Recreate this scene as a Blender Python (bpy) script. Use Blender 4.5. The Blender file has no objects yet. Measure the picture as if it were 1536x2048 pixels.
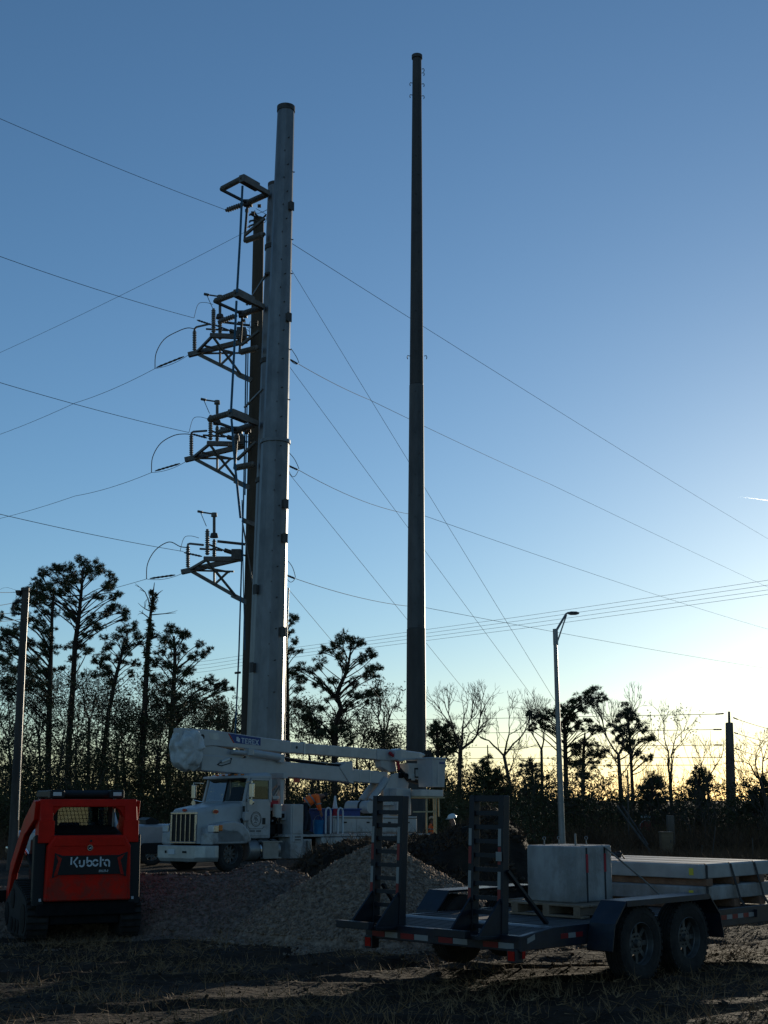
import bpy, math, random
import numpy as np
from mathutils import Vector, Matrix, noise

# ------------------------------------------------------------------ camera, sky, sun, exposure
sc = bpy.context.scene
F = 2700.0                                   # focal length in pixels of the 1536 x 2048 photograph
TH = math.atan(576 / F)                      # camera pitch (horizon at row 1600)
CT, ST = math.cos(TH), math.sin(TH)
EYE = 1.95
SUN_AZ, SUN_EL = math.radians(22.5), math.radians(6.9)

cam_d = bpy.data.cameras.new('camera')
cam = bpy.data.objects.new('camera', cam_d)
sc.collection.objects.link(cam)
sc.camera = cam
cam_d.sensor_fit = 'VERTICAL'
cam_d.sensor_height = 24.0
cam_d.lens = 24.0 * F / 2048
cam_d.clip_start = 0.1
cam_d.clip_end = 40000
cam.location = (0, 0, EYE)
cam.rotation_euler = (math.pi / 2 + TH, 0, 0)

world = bpy.data.worlds.new('World')
sc.world = world
world.use_nodes = True
wn = world.node_tree
sky = wn.nodes.new('ShaderNodeTexSky')
sky.sky_type = 'NISHITA'
sky.sun_disc = False
sky.sun_elevation = SUN_EL
sky.sun_rotation = SUN_AZ
sky.air_density = 0.9
sky.dust_density = 0.20
sky.ozone_density = 1.5
wn.nodes['Background'].inputs[1].default_value = 0.106
wn.links.new(sky.outputs[0], wn.nodes['Background'].inputs[0])

sun_d = bpy.data.lights.new('sun', 'SUN')
sun_d.energy = 4.8
sun_d.angle = math.radians(0.5)
sun_d.color = (1.0, 0.72, 0.42)
sun = bpy.data.objects.new('sun', sun_d)
sc.collection.objects.link(sun)
sun.location = (40, 80, 40)
sun.rotation_euler = (math.pi / 2 - SUN_EL, 0, math.pi - SUN_AZ)

vs = sc.view_settings
vs.view_transform = 'Standard'
vs.look = 'None'
vs.exposure = 0.0
vs.gamma = 1.0
vs.use_curve_mapping = False
vs.use_white_balance = True                  # the phone's cool white balance
vs.white_balance_temperature = 5000
vs.white_balance_tint = 5
sc.cycles.max_bounces = 6
sc.cycles.transparent_max_bounces = 12

# ------------------------------------------------------------------ helpers
COL = sc.collection
rnd = random.Random(7)


def at(px, py, Y):
    """world point at distance Y (metres ahead) seen at a pixel of the photograph"""
    cx, cy = (px - 768) / F, (1024 - py) / F
    t = Y / (CT - cy * ST)
    return Vector((t * cx, Y, EYE + t * (ST + cy * CT)))


def atz(px, py, z):
    cx, cy = (px - 768) / F, (1024 - py) / F
    t = (z - EYE) / (ST + cy * CT)
    return Vector((t * cx, t * (CT - cy * ST), z))


def lerp(a, b, t):
    return a + (b - a) * t


def interp(tab, x):
    if x <= tab[0][0]:
        return tab[0][1]
    for (x0, y0), (x1, y1) in zip(tab, tab[1:]):
        if x <= x1:
            t = (x - x0) / (x1 - x0)
            t = t * t * (3 - 2 * t)
            return y0 + (y1 - y0) * t
    return tab[-1][1]


def sstep(a, b, x):
    t = min(1, max(0, (x - a) / (b - a)))
    return t * t * (3 - 2 * t)


def dz(y):
    """the site falls away gently from the camera"""
    return 0.35 - 0.01806 * min(y, 150)


def gz(x, y):
    """ground height"""
    n = 0.10 * noise.noise((x * 0.35, y * 0.35, 1.3)) + 0.05 * noise.noise((x * 1.3, y * 1.3, 4.0))
    if y < 40 and abs(x) < 25:
        n += 0.022 * noise.noise((x * 4.5, y * 4.5, 9.0)) + 0.02 * abs(noise.noise((x * 2.2 + 3, y * 6.0, 2.0)))
    n *= 0.75
    if 8 < y < 26 and abs(x) < 12:
        for (cx, cy, ux, uy) in ((-1.0, 12.2, 0.96, 0.28), (2.0, 15.8, 0.99, -0.12), (-3.0, 15.5, 0.80, 0.60)):
            q = (x - cx) * -uy + (y - cy) * ux + 0.25 * noise.noise((x * 0.4, y * 0.4, cx))
            for w in (-0.85, 0.85):
                e = (q - w) / 0.22
                if abs(e) < 3:
                    n += -0.045 * math.exp(-e * e) + 0.022 * math.exp(-(abs(e) - 1.6) ** 2 * 3)
    return n + 0.22 * sstep(24, 36, y) + dz(y)


class MB:
    def __init__(self):
        self.v, self.f = [], []

    def add(self, vs, fs):
        o = len(self.v)
        self.v += [tuple(p) for p in vs]
        self.f += [tuple(i + o for i in q) for q in fs]
        return self

    def box(self, x0, x1, y0, y1, z0, z1):
        x0, x1 = min(x0, x1), max(x0, x1)
        y0, y1 = min(y0, y1), max(y0, y1)
        z0, z1 = min(z0, z1), max(z0, z1)
        return self.add([(x0, y0, z0), (x1, y0, z0), (x1, y1, z0), (x0, y1, z0), (x0, y0, z1), (x1, y0, z1), (x1, y1, z1), (x0, y1, z1)],
                        [(0, 3, 2, 1), (4, 5, 6, 7), (0, 1, 5, 4), (1, 2, 6, 5), (2, 3, 7, 6), (3, 0, 4, 7)])

    def bar(self, p, q, w, h=None, up=(0, 0, 1)):
        p, q = Vector(p), Vector(q)
        h = w if h is None else h
        d = (q - p).normalized()
        u = Vector(up)
        if abs(d.dot(u)) > 0.98:
            u = Vector((0, 1, 0))
        s = d.cross(u).normalized() * (w / 2)
        t = s.cross(d).normalized() * (h / 2)
        return self.add([p - s - t, p + s - t, p + s + t, p - s + t, q - s - t, q + s - t, q + s + t, q - s + t],
                        [(0, 1, 2, 3), (7, 6, 5, 4), (0, 4, 5, 1), (1, 5, 6, 2), (2, 6, 7, 3), (3, 7, 4, 0)])

    def tube(self, pts, r, n=6, cap=True):
        pts = [Vector(p) for p in pts]
        k = len(pts)
        rs = r if isinstance(r, (list, tuple)) else [r] * k
        o = len(self.v)
        prev = None
        for i, p in enumerate(pts):
            d = (pts[min(i + 1, k - 1)] - pts[max(i - 1, 0)])
            d = d.normalized() if d.length > 1e-9 else Vector((0, 0, 1))
            if prev is None:
                a = Vector((1, 0, 0)) if abs(d.x) < 0.9 else Vector((0, 1, 0))
                s = d.cross(a).normalized()
            else:
                s = prev - d * prev.dot(d)
                s = s.normalized() if s.length > 1e-6 else d.orthogonal().normalized()
            prev = s
            t = d.cross(s)
            for j in range(n):
                a = 2 * math.pi * j / n
                self.v.append(tuple(p + (s * math.cos(a) + t * math.sin(a)) * rs[i]))
        for i in range(k - 1):
            for j in range(n):
                a, b = o + i * n + j, o + i * n + (j + 1) % n
                self.f.append((a, b, b + n, a + n))
        if cap:
            self.f.append(tuple(o + j for j in range(n - 1, -1, -1)))
            self.f.append(tuple(o + (k - 1) * n + j for j in range(n)))
        return self

    def cyl(self, p, q, r0, r1=None, n=16):
        return self.tube([p, q], [r0, r0 if r1 is None else r1], n)

    def prism(self, poly, axis, a, b):
        """2-D polygon extruded along an axis; the two coordinates are the other axes in xyz order"""
        k = len(poly)
        ax = 'xyz'.index(axis)

        def mk(u, w, c):
            p = [u, w]
            p.insert(ax, c)
            return tuple(p)
        vs = [mk(u, w, a) for u, w in poly] + [mk(u, w, b) for u, w in poly]
        fs = [tuple(range(k)), tuple(range(2 * k - 1, k - 1, -1))]
        fs += [(i, i + k, (i + 1) % k + k, (i + 1) % k) for i in range(k)]
        return self.add(vs, fs)

    def loft(self, rings, cap=True, closed=True):
        k = len(rings[0])
        o = len(self.v)
        for r in rings:
            self.v += [tuple(p) for p in r]
        for i in range(len(rings) - 1):
            for j in range(k if closed else k - 1):
                a, b = o + i * k + j, o + i * k + (j + 1) % k
                self.f.append((a, b, b + k, a + k))
        if cap:
            self.f.append(tuple(o + j for j in range(k - 1, -1, -1)))
            self.f.append(tuple(o + (len(rings) - 1) * k + j for j in range(k)))
        return self

    def lathe(self, prof, c, axis=(0, 0, 1), n=20, ring=False):
        """profile of (radius, height) about an axis through c"""
        c, d = Vector(c), Vector(axis).normalized()
        s = d.orthogonal().normalized()
        t = d.cross(s)
        rings = []
        for r, h in prof:
            rings.append([c + d * h + (s * math.cos(2 * math.pi * j / n) + t * math.sin(2 * math.pi * j / n)) * max(r, 1e-4) for j in range(n)])
        if ring:
            return self.loft(rings + [rings[0]], cap=False)
        return self.loft(rings)

    def build(self, name, mat, parent=None, smooth=False, bevel=0, seg=2, off=None, loc=None, sub=0):
        me = bpy.data.meshes.new(name)
        v = self.v if off is None else [(p[0] - off[0], p[1] - off[1], p[2] - off[2]) for p in self.v]
        me.from_pydata(v, [], self.f)
        me.update()
        fix_normals(me)
        if mat is not None:
            me.materials.append(mat)
        if smooth:
            me.polygons.foreach_set('use_smooth', [True] * len(me.polygons))
            me.set_sharp_from_angle(angle=math.radians(38))
        o = bpy.data.objects.new(name, me)
        COL.objects.link(o)
        if parent:
            o.parent = parent
        if loc is not None:
            o.location = loc
        if bevel:
            b = o.modifiers.new('bevel', 'BEVEL')
            b.width, b.segments, b.limit_method, b.angle_limit = bevel, seg, 'ANGLE', math.radians(35)
        if sub:
            s = o.modifiers.new('sub', 'SUBSURF')
            s.levels = s.render_levels = sub
        return o


import bmesh


def fix_normals(me):
    bm = bmesh.new()
    bm.from_mesh(me)
    bmesh.ops.recalc_face_normals(bm, faces=bm.faces[:])
    bm.to_mesh(me)
    bm.free()


def npmesh(name, verts, faces, mat, parent=None, smooth=False, loc=None):
    verts = np.asarray(verts, dtype=np.float32)
    faces = np.asarray(faces, dtype=np.int32)
    me = bpy.data.meshes.new(name)
    nf, k = faces.shape
    me.vertices.add(len(verts))
    me.vertices.foreach_set('co', verts.ravel())
    me.loops.add(nf * k)
    me.loops.foreach_set('vertex_index', faces.ravel())
    me.polygons.add(nf)
    me.polygons.foreach_set('loop_start', np.arange(0, nf * k, k, dtype=np.int32))
    me.polygons.foreach_set('loop_total', np.full(nf, k, dtype=np.int32))
    if smooth:
        me.polygons.foreach_set('use_smooth', np.ones(nf, dtype=bool))
    me.update(calc_edges=True)
    me.validate()
    if mat is not None:
        me.materials.append(mat)
    o = bpy.data.objects.new(name, me)
    COL.objects.link(o)
    if parent:
        o.parent = parent
    if loc is not None:
        o.location = loc
    return o


def tag(o, label=None, cat=None, group=None, kind=None):
    if label:
        o['label'] = label
    if cat:
        o['category'] = cat
    if group:
        o['group'] = group
    if kind:
        o['kind'] = kind
    return o


def thing(name, label, cat, loc=(0, 0, 0), rz=0, group=None):
    o = bpy.data.objects.new(name, None)
    o.empty_display_size = 0.2
    COL.objects.link(o)
    o.location = loc
    o.rotation_euler = (0, 0, rz)
    return tag(o, label, cat, group)


def share(o, parent, loc=(0, 0, 0), rot=(0, 0, 0), scale=None, name=None):
    """a copy of one mesh object (mesh data shared) under a parent"""
    c = o.copy()
    if name:
        c.name = name
    COL.objects.link(c)
    c.parent = parent
    c.location = loc
    c.rotation_euler = rot
    if scale:
        c.scale = scale
    return c


# ------------------------------------------------------------------ materials
MATS = {}


def mat(name, col, rough=0.6, metal=0.0, var=0.22, scale=5.0, bump=0.0, bscale=30.0, col2=None, spec=0.4, stretch=(1, 1, 1), coat=0.0, detail=5.0, mud=None):
    m = bpy.data.materials.new(name)
    m.use_nodes = True
    nt = m.node_tree
    b = nt.nodes['Principled BSDF']
    tc = nt.nodes.new('ShaderNodeTexCoord')
    mp = nt.nodes.new('ShaderNodeMapping')
    mp.inputs['Scale'].default_value = stretch
    nt.links.new(tc.outputs['Object'], mp.inputs['Vector'])
    n = nt.nodes.new('ShaderNodeTexNoise')
    n.inputs['Scale'].default_value = scale
    n.inputs['Detail'].default_value = detail
    n.inputs['Roughness'].default_value = 0.62
    nt.links.new(mp.outputs[0], n.inputs['Vector'])
    r = nt.nodes.new('ShaderNodeValToRGB')
    c2 = col2 or tuple(min(1, c * (1 + var)) for c in col)
    c1 = tuple(c * (1 - var) for c in col) if not col2 else col
    r.color_ramp.elements[0].position = 0.36
    r.color_ramp.elements[1].position = 0.66
    r.color_ramp.elements[0].color = (*c1, 1)
    r.color_ramp.elements[1].color = (*c2, 1)
    nt.links.new(n.outputs['Fac'], r.inputs[0])
    nt.links.new(r.outputs[0], b.inputs['Base Color'])
    if mud:
        # splashed and dried mud, thickest low down, with ragged noise edges; dust film and scuffs above
        sp_ = nt.nodes.new('ShaderNodeSeparateXYZ')
        nt.links.new(tc.outputs['Object'], sp_.inputs[0])
        hz = nt.nodes.new('ShaderNodeMapRange')
        hz.inputs['From Min'].default_value, hz.inputs['From Max'].default_value = mud[0], mud[1]
        hz.inputs['To Min'].default_value, hz.inputs['To Max'].default_value = 0.62, 0.30
        nt.links.new(sp_.outputs['Z'], hz.inputs['Value'])
        n3 = nt.nodes.new('ShaderNodeTexNoise')
        n3.inputs['Scale'].default_value = mud[2]
        n3.inputs['Detail'].default_value = 9
        n3.inputs['Roughness'].default_value = 0.7
        nt.links.new(tc.outputs['Object'], n3.inputs['Vector'])
        su = nt.nodes.new('ShaderNodeMath')
        su.operation = 'SUBTRACT'
        nt.links.new(hz.outputs[0], su.inputs[0])
        nt.links.new(n3.outputs['Fac'], su.inputs[1])
        mk = nt.nodes.new('ShaderNodeMapRange')
        mk.inputs['From Min'].default_value, mk.inputs['From Max'].default_value = -0.05, 0.12
        mk.inputs['To Max'].default_value = mud[3]
        nt.links.new(su.outputs[0], mk.inputs['Value'])
        mxc = nt.nodes.new('ShaderNodeMixRGB')
        mxc.inputs[2].default_value = (0.075, 0.052, 0.034, 1)
        nt.links.new(mk.outputs[0], mxc.inputs[0])
        nt.links.new(r.outputs[0], mxc.inputs[1])
        nt.links.new(mxc.outputs[0], b.inputs['Base Color'])
    rr = nt.nodes.new('ShaderNodeMapRange')
    rr.inputs['To Min'].default_value = max(0, rough - 0.1)
    rr.inputs['To Max'].default_value = min(1, rough + 0.1)
    nt.links.new(n.outputs['Fac'], rr.inputs['Value'])
    nt.links.new(rr.outputs[0], b.inputs['Roughness'])
    b.inputs['Metallic'].default_value = metal
    b.inputs['Specular IOR Level'].default_value = spec
    b.inputs['Coat Weight'].default_value = coat
    if bump:
        n2 = nt.nodes.new('ShaderNodeTexNoise')
        n2.inputs['Scale'].default_value = bscale
        n2.inputs['Detail'].default_value = 4
        nt.links.new(mp.outputs[0], n2.inputs['Vector'])
        bp = nt.nodes.new('ShaderNodeBump')
        bp.inputs['Strength'].default_value = bump
        bp.inputs['Distance'].default_value = 0.03
        nt.links.new(n2.outputs['Fac'], bp.inputs['Height'])
        nt.links.new(bp.outputs[0], b.inputs['Normal'])
    MATS[name] = m
    return m


def glass(name, tint, gloss=0.12):
    m = bpy.data.materials.new(name)
    m.use_nodes = True
    nt = m.node_tree
    nt.nodes.remove(nt.nodes['Principled BSDF'])
    t = nt.nodes.new('ShaderNodeBsdfTransparent')
    t.inputs[0].default_value = (*tint, 1)
    g = nt.nodes.new('ShaderNodeBsdfGlossy')
    g.inputs['Roughness'].default_value = 0.04
    lw = nt.nodes.new('ShaderNodeLayerWeight')
    lw.inputs[0].default_value = 0.25
    ad = nt.nodes.new('ShaderNodeMath')
    ad.operation = 'MULTIPLY_ADD'
    ad.inputs[1].default_value = 0.28
    ad.inputs[2].default_value = gloss
    nt.links.new(lw.outputs['Fresnel'], ad.inputs[0])
    mx = nt.nodes.new('ShaderNodeMixShader')
    nt.links.new(ad.outputs[0], mx.inputs[0])
    nt.links.new(t.outputs[0], mx.inputs[1])
    nt.links.new(g.outputs[0], mx.inputs[2])
    nt.links.new(mx.outputs[0], nt.nodes['Material Output'].inputs[0])
    MATS[name] = m
    return m


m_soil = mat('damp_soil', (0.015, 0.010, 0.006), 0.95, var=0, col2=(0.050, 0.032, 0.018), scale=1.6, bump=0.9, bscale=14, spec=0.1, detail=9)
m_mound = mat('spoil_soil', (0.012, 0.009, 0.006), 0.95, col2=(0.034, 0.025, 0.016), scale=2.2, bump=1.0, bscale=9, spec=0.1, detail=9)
m_straw = mat('dry_straw', (0.14, 0.085, 0.038), 0.8, col2=(0.34, 0.22, 0.105), scale=9, spec=0.2)
m_clod = mat('soil_clod', (0.025, 0.019, 0.014), 0.95, col2=(0.06, 0.045, 0.032), scale=3, spec=0.1)
m_gravel = mat('limestone_gravel', (0.090, 0.066, 0.048), 0.85, col2=(0.25, 0.185, 0.135), scale=14, spec=0.25, bump=0.5, bscale=60)
m_gravelb = mat('pale_gravel', (0.125, 0.090, 0.060), 0.85, col2=(0.37, 0.275, 0.19), scale=14, spec=0.2, bump=0.5, bscale=60)
m_brush = mat('dry_brush', (0.055, 0.034, 0.019), 0.85, col2=(0.15, 0.095, 0.05), scale=0.5, spec=0.15)
m_bark = mat('pine_bark', (0.028, 0.021, 0.016), 0.9, col2=(0.065, 0.05, 0.038), scale=6, bump=0.6, bscale=12, stretch=(1, 1, 0.3), spec=0.15)
m_twig = mat('bare_twig', (0.045, 0.037, 0.030), 0.85, col2=(0.085, 0.07, 0.055), scale=3, spec=0.2)
m_needle = mat('pine_needle', (0.030, 0.042, 0.018), 0.7, col2=(0.075, 0.085, 0.035), scale=0.6, spec=0.25)
m_leaf = mat('understory_leaf', (0.028, 0.034, 0.014), 0.75, col2=(0.085, 0.080, 0.030), scale=0.35, spec=0.25)
m_mid = mat('lighter_weathered_steel', (0.062, 0.062, 0.062), 0.6, metal=0.3, col2=(0.13, 0.13, 0.128), scale=1.2, bump=0.1, bscale=6, stretch=(1, 1, 0.3), detail=8)
m_galv = mat('galvanised_steel', (0.125, 0.130, 0.136), 0.44, metal=0.45, col2=(0.215, 0.222, 0.23), scale=1.3, bump=0.12, bscale=6, stretch=(1, 1, 0.45), detail=8)
m_dull = mat('weathered_steel', (0.045, 0.042, 0.039), 0.62, metal=0.25, col2=(0.085, 0.080, 0.073), scale=1.0, bump=0.1, bscale=6, stretch=(1, 1, 0.3), detail=8)
m_conc_pole = mat('tan_concrete_pole', (0.045, 0.036, 0.024), 0.85, col2=(0.085, 0.07, 0.048), scale=0.9, bump=0.15, stretch=(1, 1, 0.2))
m_grey_pole = mat('grey_concrete_pole', (0.10, 0.082, 0.062), 0.8, col2=(0.17, 0.14, 0.11), scale=1.2, bump=0.15, stretch=(1, 1, 0.2))
m_wood_pole = mat('weathered_wood_pole', (0.045, 0.038, 0.032), 0.85, col2=(0.10, 0.085, 0.07), scale=4, bump=0.3, stretch=(1, 1, 0.1))
m_alu = mat('brushed_aluminium', (0.22, 0.22, 0.215), 0.45, metal=0.6, var=0.15, scale=4)
m_darkst = mat('dark_steel', (0.07, 0.066, 0.06), 0.55, metal=0.4, var=0.35, scale=5)
m_beam = mat('grey_steel_beam', (0.13, 0.125, 0.115), 0.6, metal=0.3, var=0.3, scale=3)
m_insul = mat('grey_insulator', (0.16, 0.15, 0.13), 0.45, var=0.2, scale=6)
m_wire = mat('conductor', (0.05, 0.05, 0.052), 0.75, var=0.1, spec=0.1)
m_rope = mat('blue_rod', (0.03, 0.09, 0.16), 0.5, var=0.2)
m_white = mat('white_paint', (0.36, 0.36, 0.355), 0.38, var=0.10, scale=2.2, coat=0.2, detail=8, mud=(0.2, 2.0, 3.0, 0.5))
m_cream = mat('fibreglass_cream', (0.50, 0.46, 0.40), 0.5, var=0.14, scale=2.0)
m_canvas = mat('white_canvas', (0.50, 0.50, 0.48), 0.8, var=0.15, scale=4, bump=0.4, bscale=8)
m_chrome = mat('chrome', (0.40, 0.40, 0.41), 0.2, metal=1.0, var=0.08, scale=5)
m_bumper = mat('bumper_alloy', (0.46, 0.46, 0.43), 0.42, metal=0.35, var=0.15, scale=3)
m_black = mat('black_plastic', (0.007, 0.007, 0.007), 0.6, var=0.3, scale=8)
m_blackst = mat('black_steel', (0.009, 0.009, 0.009), 0.75, var=0.4, scale=6, spec=0.15)
m_rubber = mat('tyre_rubber', (0.011, 0.010, 0.009), 0.9, col2=(0.032, 0.028, 0.023), scale=7, bump=0.3, bscale=25)
m_rim = mat('rim_steel', (0.10, 0.098, 0.093), 0.5, metal=0.5, var=0.3, scale=9)
m_red = mat('red_paint', (0.46, 0.013, 0.004), 0.5, var=0.16, scale=3, spec=0.12, mud=(0.4, 1.5, 6.0, 0.5))
m_redlens = mat('red_lens', (0.30, 0.010, 0.008), 0.2, var=0.1)
m_amber = mat('amber_lens', (0.55, 0.16, 0.02), 0.25, var=0.1)
m_lens = mat('clear_lens', (0.55, 0.56, 0.56), 0.15, var=0.1)
m_letter = mat('white_lettering', (0.55, 0.57, 0.58), 0.5, var=0.04)
m_silver = mat('silver_paint', (0.40, 0.40, 0.40), 0.35, metal=0.3, var=0.08, coat=0.3)
m_navy = mat('navy_paint', (0.008, 0.012, 0.022), 0.45, var=0.35, scale=5, coat=0.1, mud=(0.2, 1.0, 4.0, 0.22))
m_ramp = mat('ramp_paint', (0.006, 0.008, 0.014), 0.5, var=0.35, scale=6)
m_deck = mat('grey_deck_wood', (0.045, 0.042, 0.040), 0.85, col2=(0.12, 0.11, 0.10), scale=3, bump=0.4, bscale=18, stretch=(0.15, 1, 1))
m_pallet = mat('pallet_wood', (0.16, 0.115, 0.075), 0.85, col2=(0.30, 0.23, 0.155), scale=4, bump=0.3, stretch=(0.3, 1, 1))
m_dunnage = mat('dunnage_wood', (0.14, 0.075, 0.042), 0.85, col2=(0.25, 0.15, 0.09), scale=4, bump=0.3, stretch=(0.3, 1, 1))
m_conc = mat('cast_concrete', (0.20, 0.195, 0.185), 0.6, mud=(-0.05, 0.8, 3.2, 0.35), col2=(0.37, 0.36, 0.345), scale=3.4, stretch=(1, 1, 0.45), bump=0.22, bscale=35, detail=9)
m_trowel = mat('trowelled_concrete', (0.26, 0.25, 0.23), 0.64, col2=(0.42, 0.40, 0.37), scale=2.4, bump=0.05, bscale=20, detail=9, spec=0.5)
m_strapr = mat('red_strap', (0.30, 0.02, 0.03), 0.7, var=0.2)
m_strapk = mat('black_strap', (0.018, 0.018, 0.02), 0.7, var=0.2)
m_tapew = mat('white_reflective_tape', (0.24, 0.24, 0.23), 0.35, var=0.06)
m_taper = mat('red_reflective_tape', (0.16, 0.008, 0.012), 0.35, var=0.1)
m_yellow = mat('yellow_tag', (0.55, 0.48, 0.04), 0.6, var=0.05)
m_orange = mat('hi_vis_orange', (0.95, 0.16, 0.02), 0.7, var=0.12, scale=5)
m_jean = mat('dark_denim', (0.016, 0.020, 0.032), 0.85, var=0.3, scale=8)
m_skin = mat('skin', (0.26, 0.14, 0.09), 0.6, var=0.08)
m_hair = mat('dark_hair', (0.02, 0.015, 0.012), 0.7, var=0.2)
m_hatw = mat('white_hard_hat', (0.62, 0.62, 0.60), 0.3, var=0.04)
m_hatt = mat('tan_hard_hat', (0.50, 0.34, 0.18), 0.4, var=0.06)
m_blue = mat('blue_plastic', (0.012, 0.035, 0.17), 0.45, var=0.2)
m_lblue = mat('light_blue_plastic', (0.02, 0.12, 0.28), 0.45, var=0.2)
m_cloth = mat('seat_cloth', (0.03, 0.03, 0.033), 0.8, var=0.2)
m_stop = mat('sign_red', (0.20, 0.02, 0.02), 0.5, var=0.1)
m_signgr = mat('sign_dark_green', (0.01, 0.06, 0.035), 0.5, var=0.1)
m_box = mat('tan_cabinet', (0.16, 0.11, 0.06), 0.7, var=0.2, scale=2)
m_trail = mat('contrail_vapour', (0.95, 0.95, 0.95), 1.0, var=0.02)
_nt = m_trail.node_tree
_tr = _nt.nodes.new('ShaderNodeVolumeScatter')
_tr.inputs['Color'].default_value = (1, 1, 1, 1)
_tr.inputs['Density'].default_value = 0.06
_tr.inputs['Anisotropy'].default_value = 0.7
for _l in list(_nt.nodes['Material Output'].inputs[0].links):
    _nt.links.remove(_l)
_nt.links.new(_tr.outputs[0], _nt.nodes['Material Output'].inputs['Volume'])
m_hwy = mat('hydraulic_yellow', (0.42, 0.34, 0.18), 0.6, var=0.15)
g_cab = glass('window_glass', (0.5, 0.56, 0.55), 0.03)
g_dusty = glass('dusty_glass', (0.5, 0.5, 0.45), 0.02)
_nt = g_dusty.node_tree
_tl = _nt.nodes.new('ShaderNodeBsdfTranslucent')
_tl.inputs[0].default_value = (0.62, 0.55, 0.42, 1)
_nz = _nt.nodes.new('ShaderNodeTexNoise')
_nz.inputs['Scale'].default_value = 3.0
_mr = _nt.nodes.new('ShaderNodeMapRange')
_mr.inputs['To Min'].default_value = 0.2
_mr.inputs['To Max'].default_value = 0.6
_nt.links.new(_nz.outputs['Fac'], _mr.inputs['Value'])
_mx = _nt.nodes.new('ShaderNodeMixShader')
_old = _nt.nodes['Material Output'].inputs[0].links[0].from_socket
_nt.links.new(_mr.outputs[0], _mx.inputs[0])
_nt.links.new(_old, _mx.inputs[1])
_nt.links.new(_tl.outputs[0], _mx.inputs[2])
_nt.links.new(_mx.outputs[0], _nt.nodes['Material Output'].inputs[0])
g_dark = glass('tinted_glass', (0.10, 0.12, 0.13), 0.2)

# ------------------------------------------------------------------ ground
def axis_lines(segs):
    out = []
    for a, b, st in segs:
        k = max(1, int(round((b - a) / st)))
        out += [a + (b - a) * i / k for i in range(k)]
    out.append(segs[-1][1])
    return out


xs = axis_lines([(-4000, -400, 600), (-400, -60, 34), (-60, -14, 2.0), (-14, 14, 0.11), (14, 60, 2.0), (60, 400, 34), (400, 4000, 600)])
ys = axis_lines([(-300, -20, 40), (-20, 8, 1.5), (8, 26, 0.10), (26, 60, 1.2), (60, 300, 12), (300, 9000, 700)])
nx, ny = len(xs), len(ys)
gv = np.array([(x, y, gz(x, y)) for y in ys for x in xs])
ii = np.arange((ny - 1) * (nx - 1))
r_, c_ = ii // (nx - 1), ii % (nx - 1)
a_ = r_ * nx + c_
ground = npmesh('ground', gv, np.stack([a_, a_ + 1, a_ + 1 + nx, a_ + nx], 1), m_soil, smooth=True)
tag(ground, kind='structure')


def blades(points, n, L, W, rng, up=0.3, droop=0.0):
    """n small triangles at each point: needles, leaves, straw"""
    P = np.repeat(np.asarray(points, dtype=np.float64), n, axis=0)
    k = len(P)
    d = rng.normal(size=(k, 3))
    d[:, 2] = d[:, 2] * (1 - abs(up) * 0.4) + up
    d /= np.linalg.norm(d, axis=1)[:, None]
    w = np.cross(d, rng.normal(size=(k, 3)))
    w /= (np.linalg.norm(w, axis=1)[:, None] + 1e-9)
    Ls = L * rng.uniform(0.6, 1.3, (k, 1))
    Ws = W * rng.uniform(0.7, 1.3, (k, 1))
    V = np.empty((k, 3, 3))
    V[:, 0] = P + w * Ws * 0.5
    V[:, 1] = P - w * Ws * 0.5
    V[:, 2] = P + d * Ls
    V[:, 2, 2] -= droop * Ls[:, 0]
    return V.reshape(-1, 3)


def tri_faces(v):
    return np.arange(len(v)).reshape(-1, 3)


OCT = np.array([(1, 0, 0), (-1, 0, 0), (0, 1, 0), (0, -1, 0), (0, 0, 1), (0, 0, -1)], dtype=float)
OCF = np.array([(0, 2, 4), (2, 1, 4), (1, 3, 4), (3, 0, 4), (2, 0, 5), (1, 2, 5), (3, 1, 5), (0, 3, 5)])


def stones(P, S, rng):
    """distorted octahedra at P with sizes S"""
    k = len(P)
    V = OCT[None] * rng.uniform(0.65, 1.25, (k, 6, 1)) + rng.normal(scale=0.16, size=(k, 6, 3))
    q = rng.normal(size=(k, 4))
    q /= np.linalg.norm(q, axis=1)[:, None]
    w, x, y, z = q.T
    R = np.stack([np.stack([1 - 2 * (y * y + z * z), 2 * (x * y - z * w), 2 * (x * z + y * w)], 1),
                  np.stack([2 * (x * y + z * w), 1 - 2 * (x * x + z * z), 2 * (y * z - x * w)], 1),
                  np.stack([2 * (x * z - y * w), 2 * (y * z + x * w), 1 - 2 * (x * x + y * y)], 1)], 1)
    V = np.einsum('kij,kvj->kvi', R, V) * (S[:, None, None] * rng.uniform(0.7, 1.2, (k, 1, 3)))
    V = V + P[:, None, :]
    Fc = (OCF[None] + (np.arange(k) * 6)[:, None, None]).reshape(-1, 3)
    return V.reshape(-1, 3), Fc


rng = np.random.default_rng(11)


# straw, grass stubble and clods in the foreground
def ground_points(k, x0, x1, y0, y1, patch=None, thr=0.0):
    out = []
    while len(out) < k:
        X = rng.uniform(x0, x1, 4000)
        Y = y0 + (y1 - y0) * rng.uniform(0, 1, 4000) ** 1.3
        for x, y in zip(X, Y):
            if abs(x) > 0.30 * y + 2.5:
                continue
            if patch is not None and noise.noise((x * patch, y * patch * 1.6, 5.5)) + rng.normal() * 0.10 < thr:
                continue
            out.append((x, y, gz(x, y) + 0.004))
            if len(out) >= k:
                break
    return np.array(out)


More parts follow.
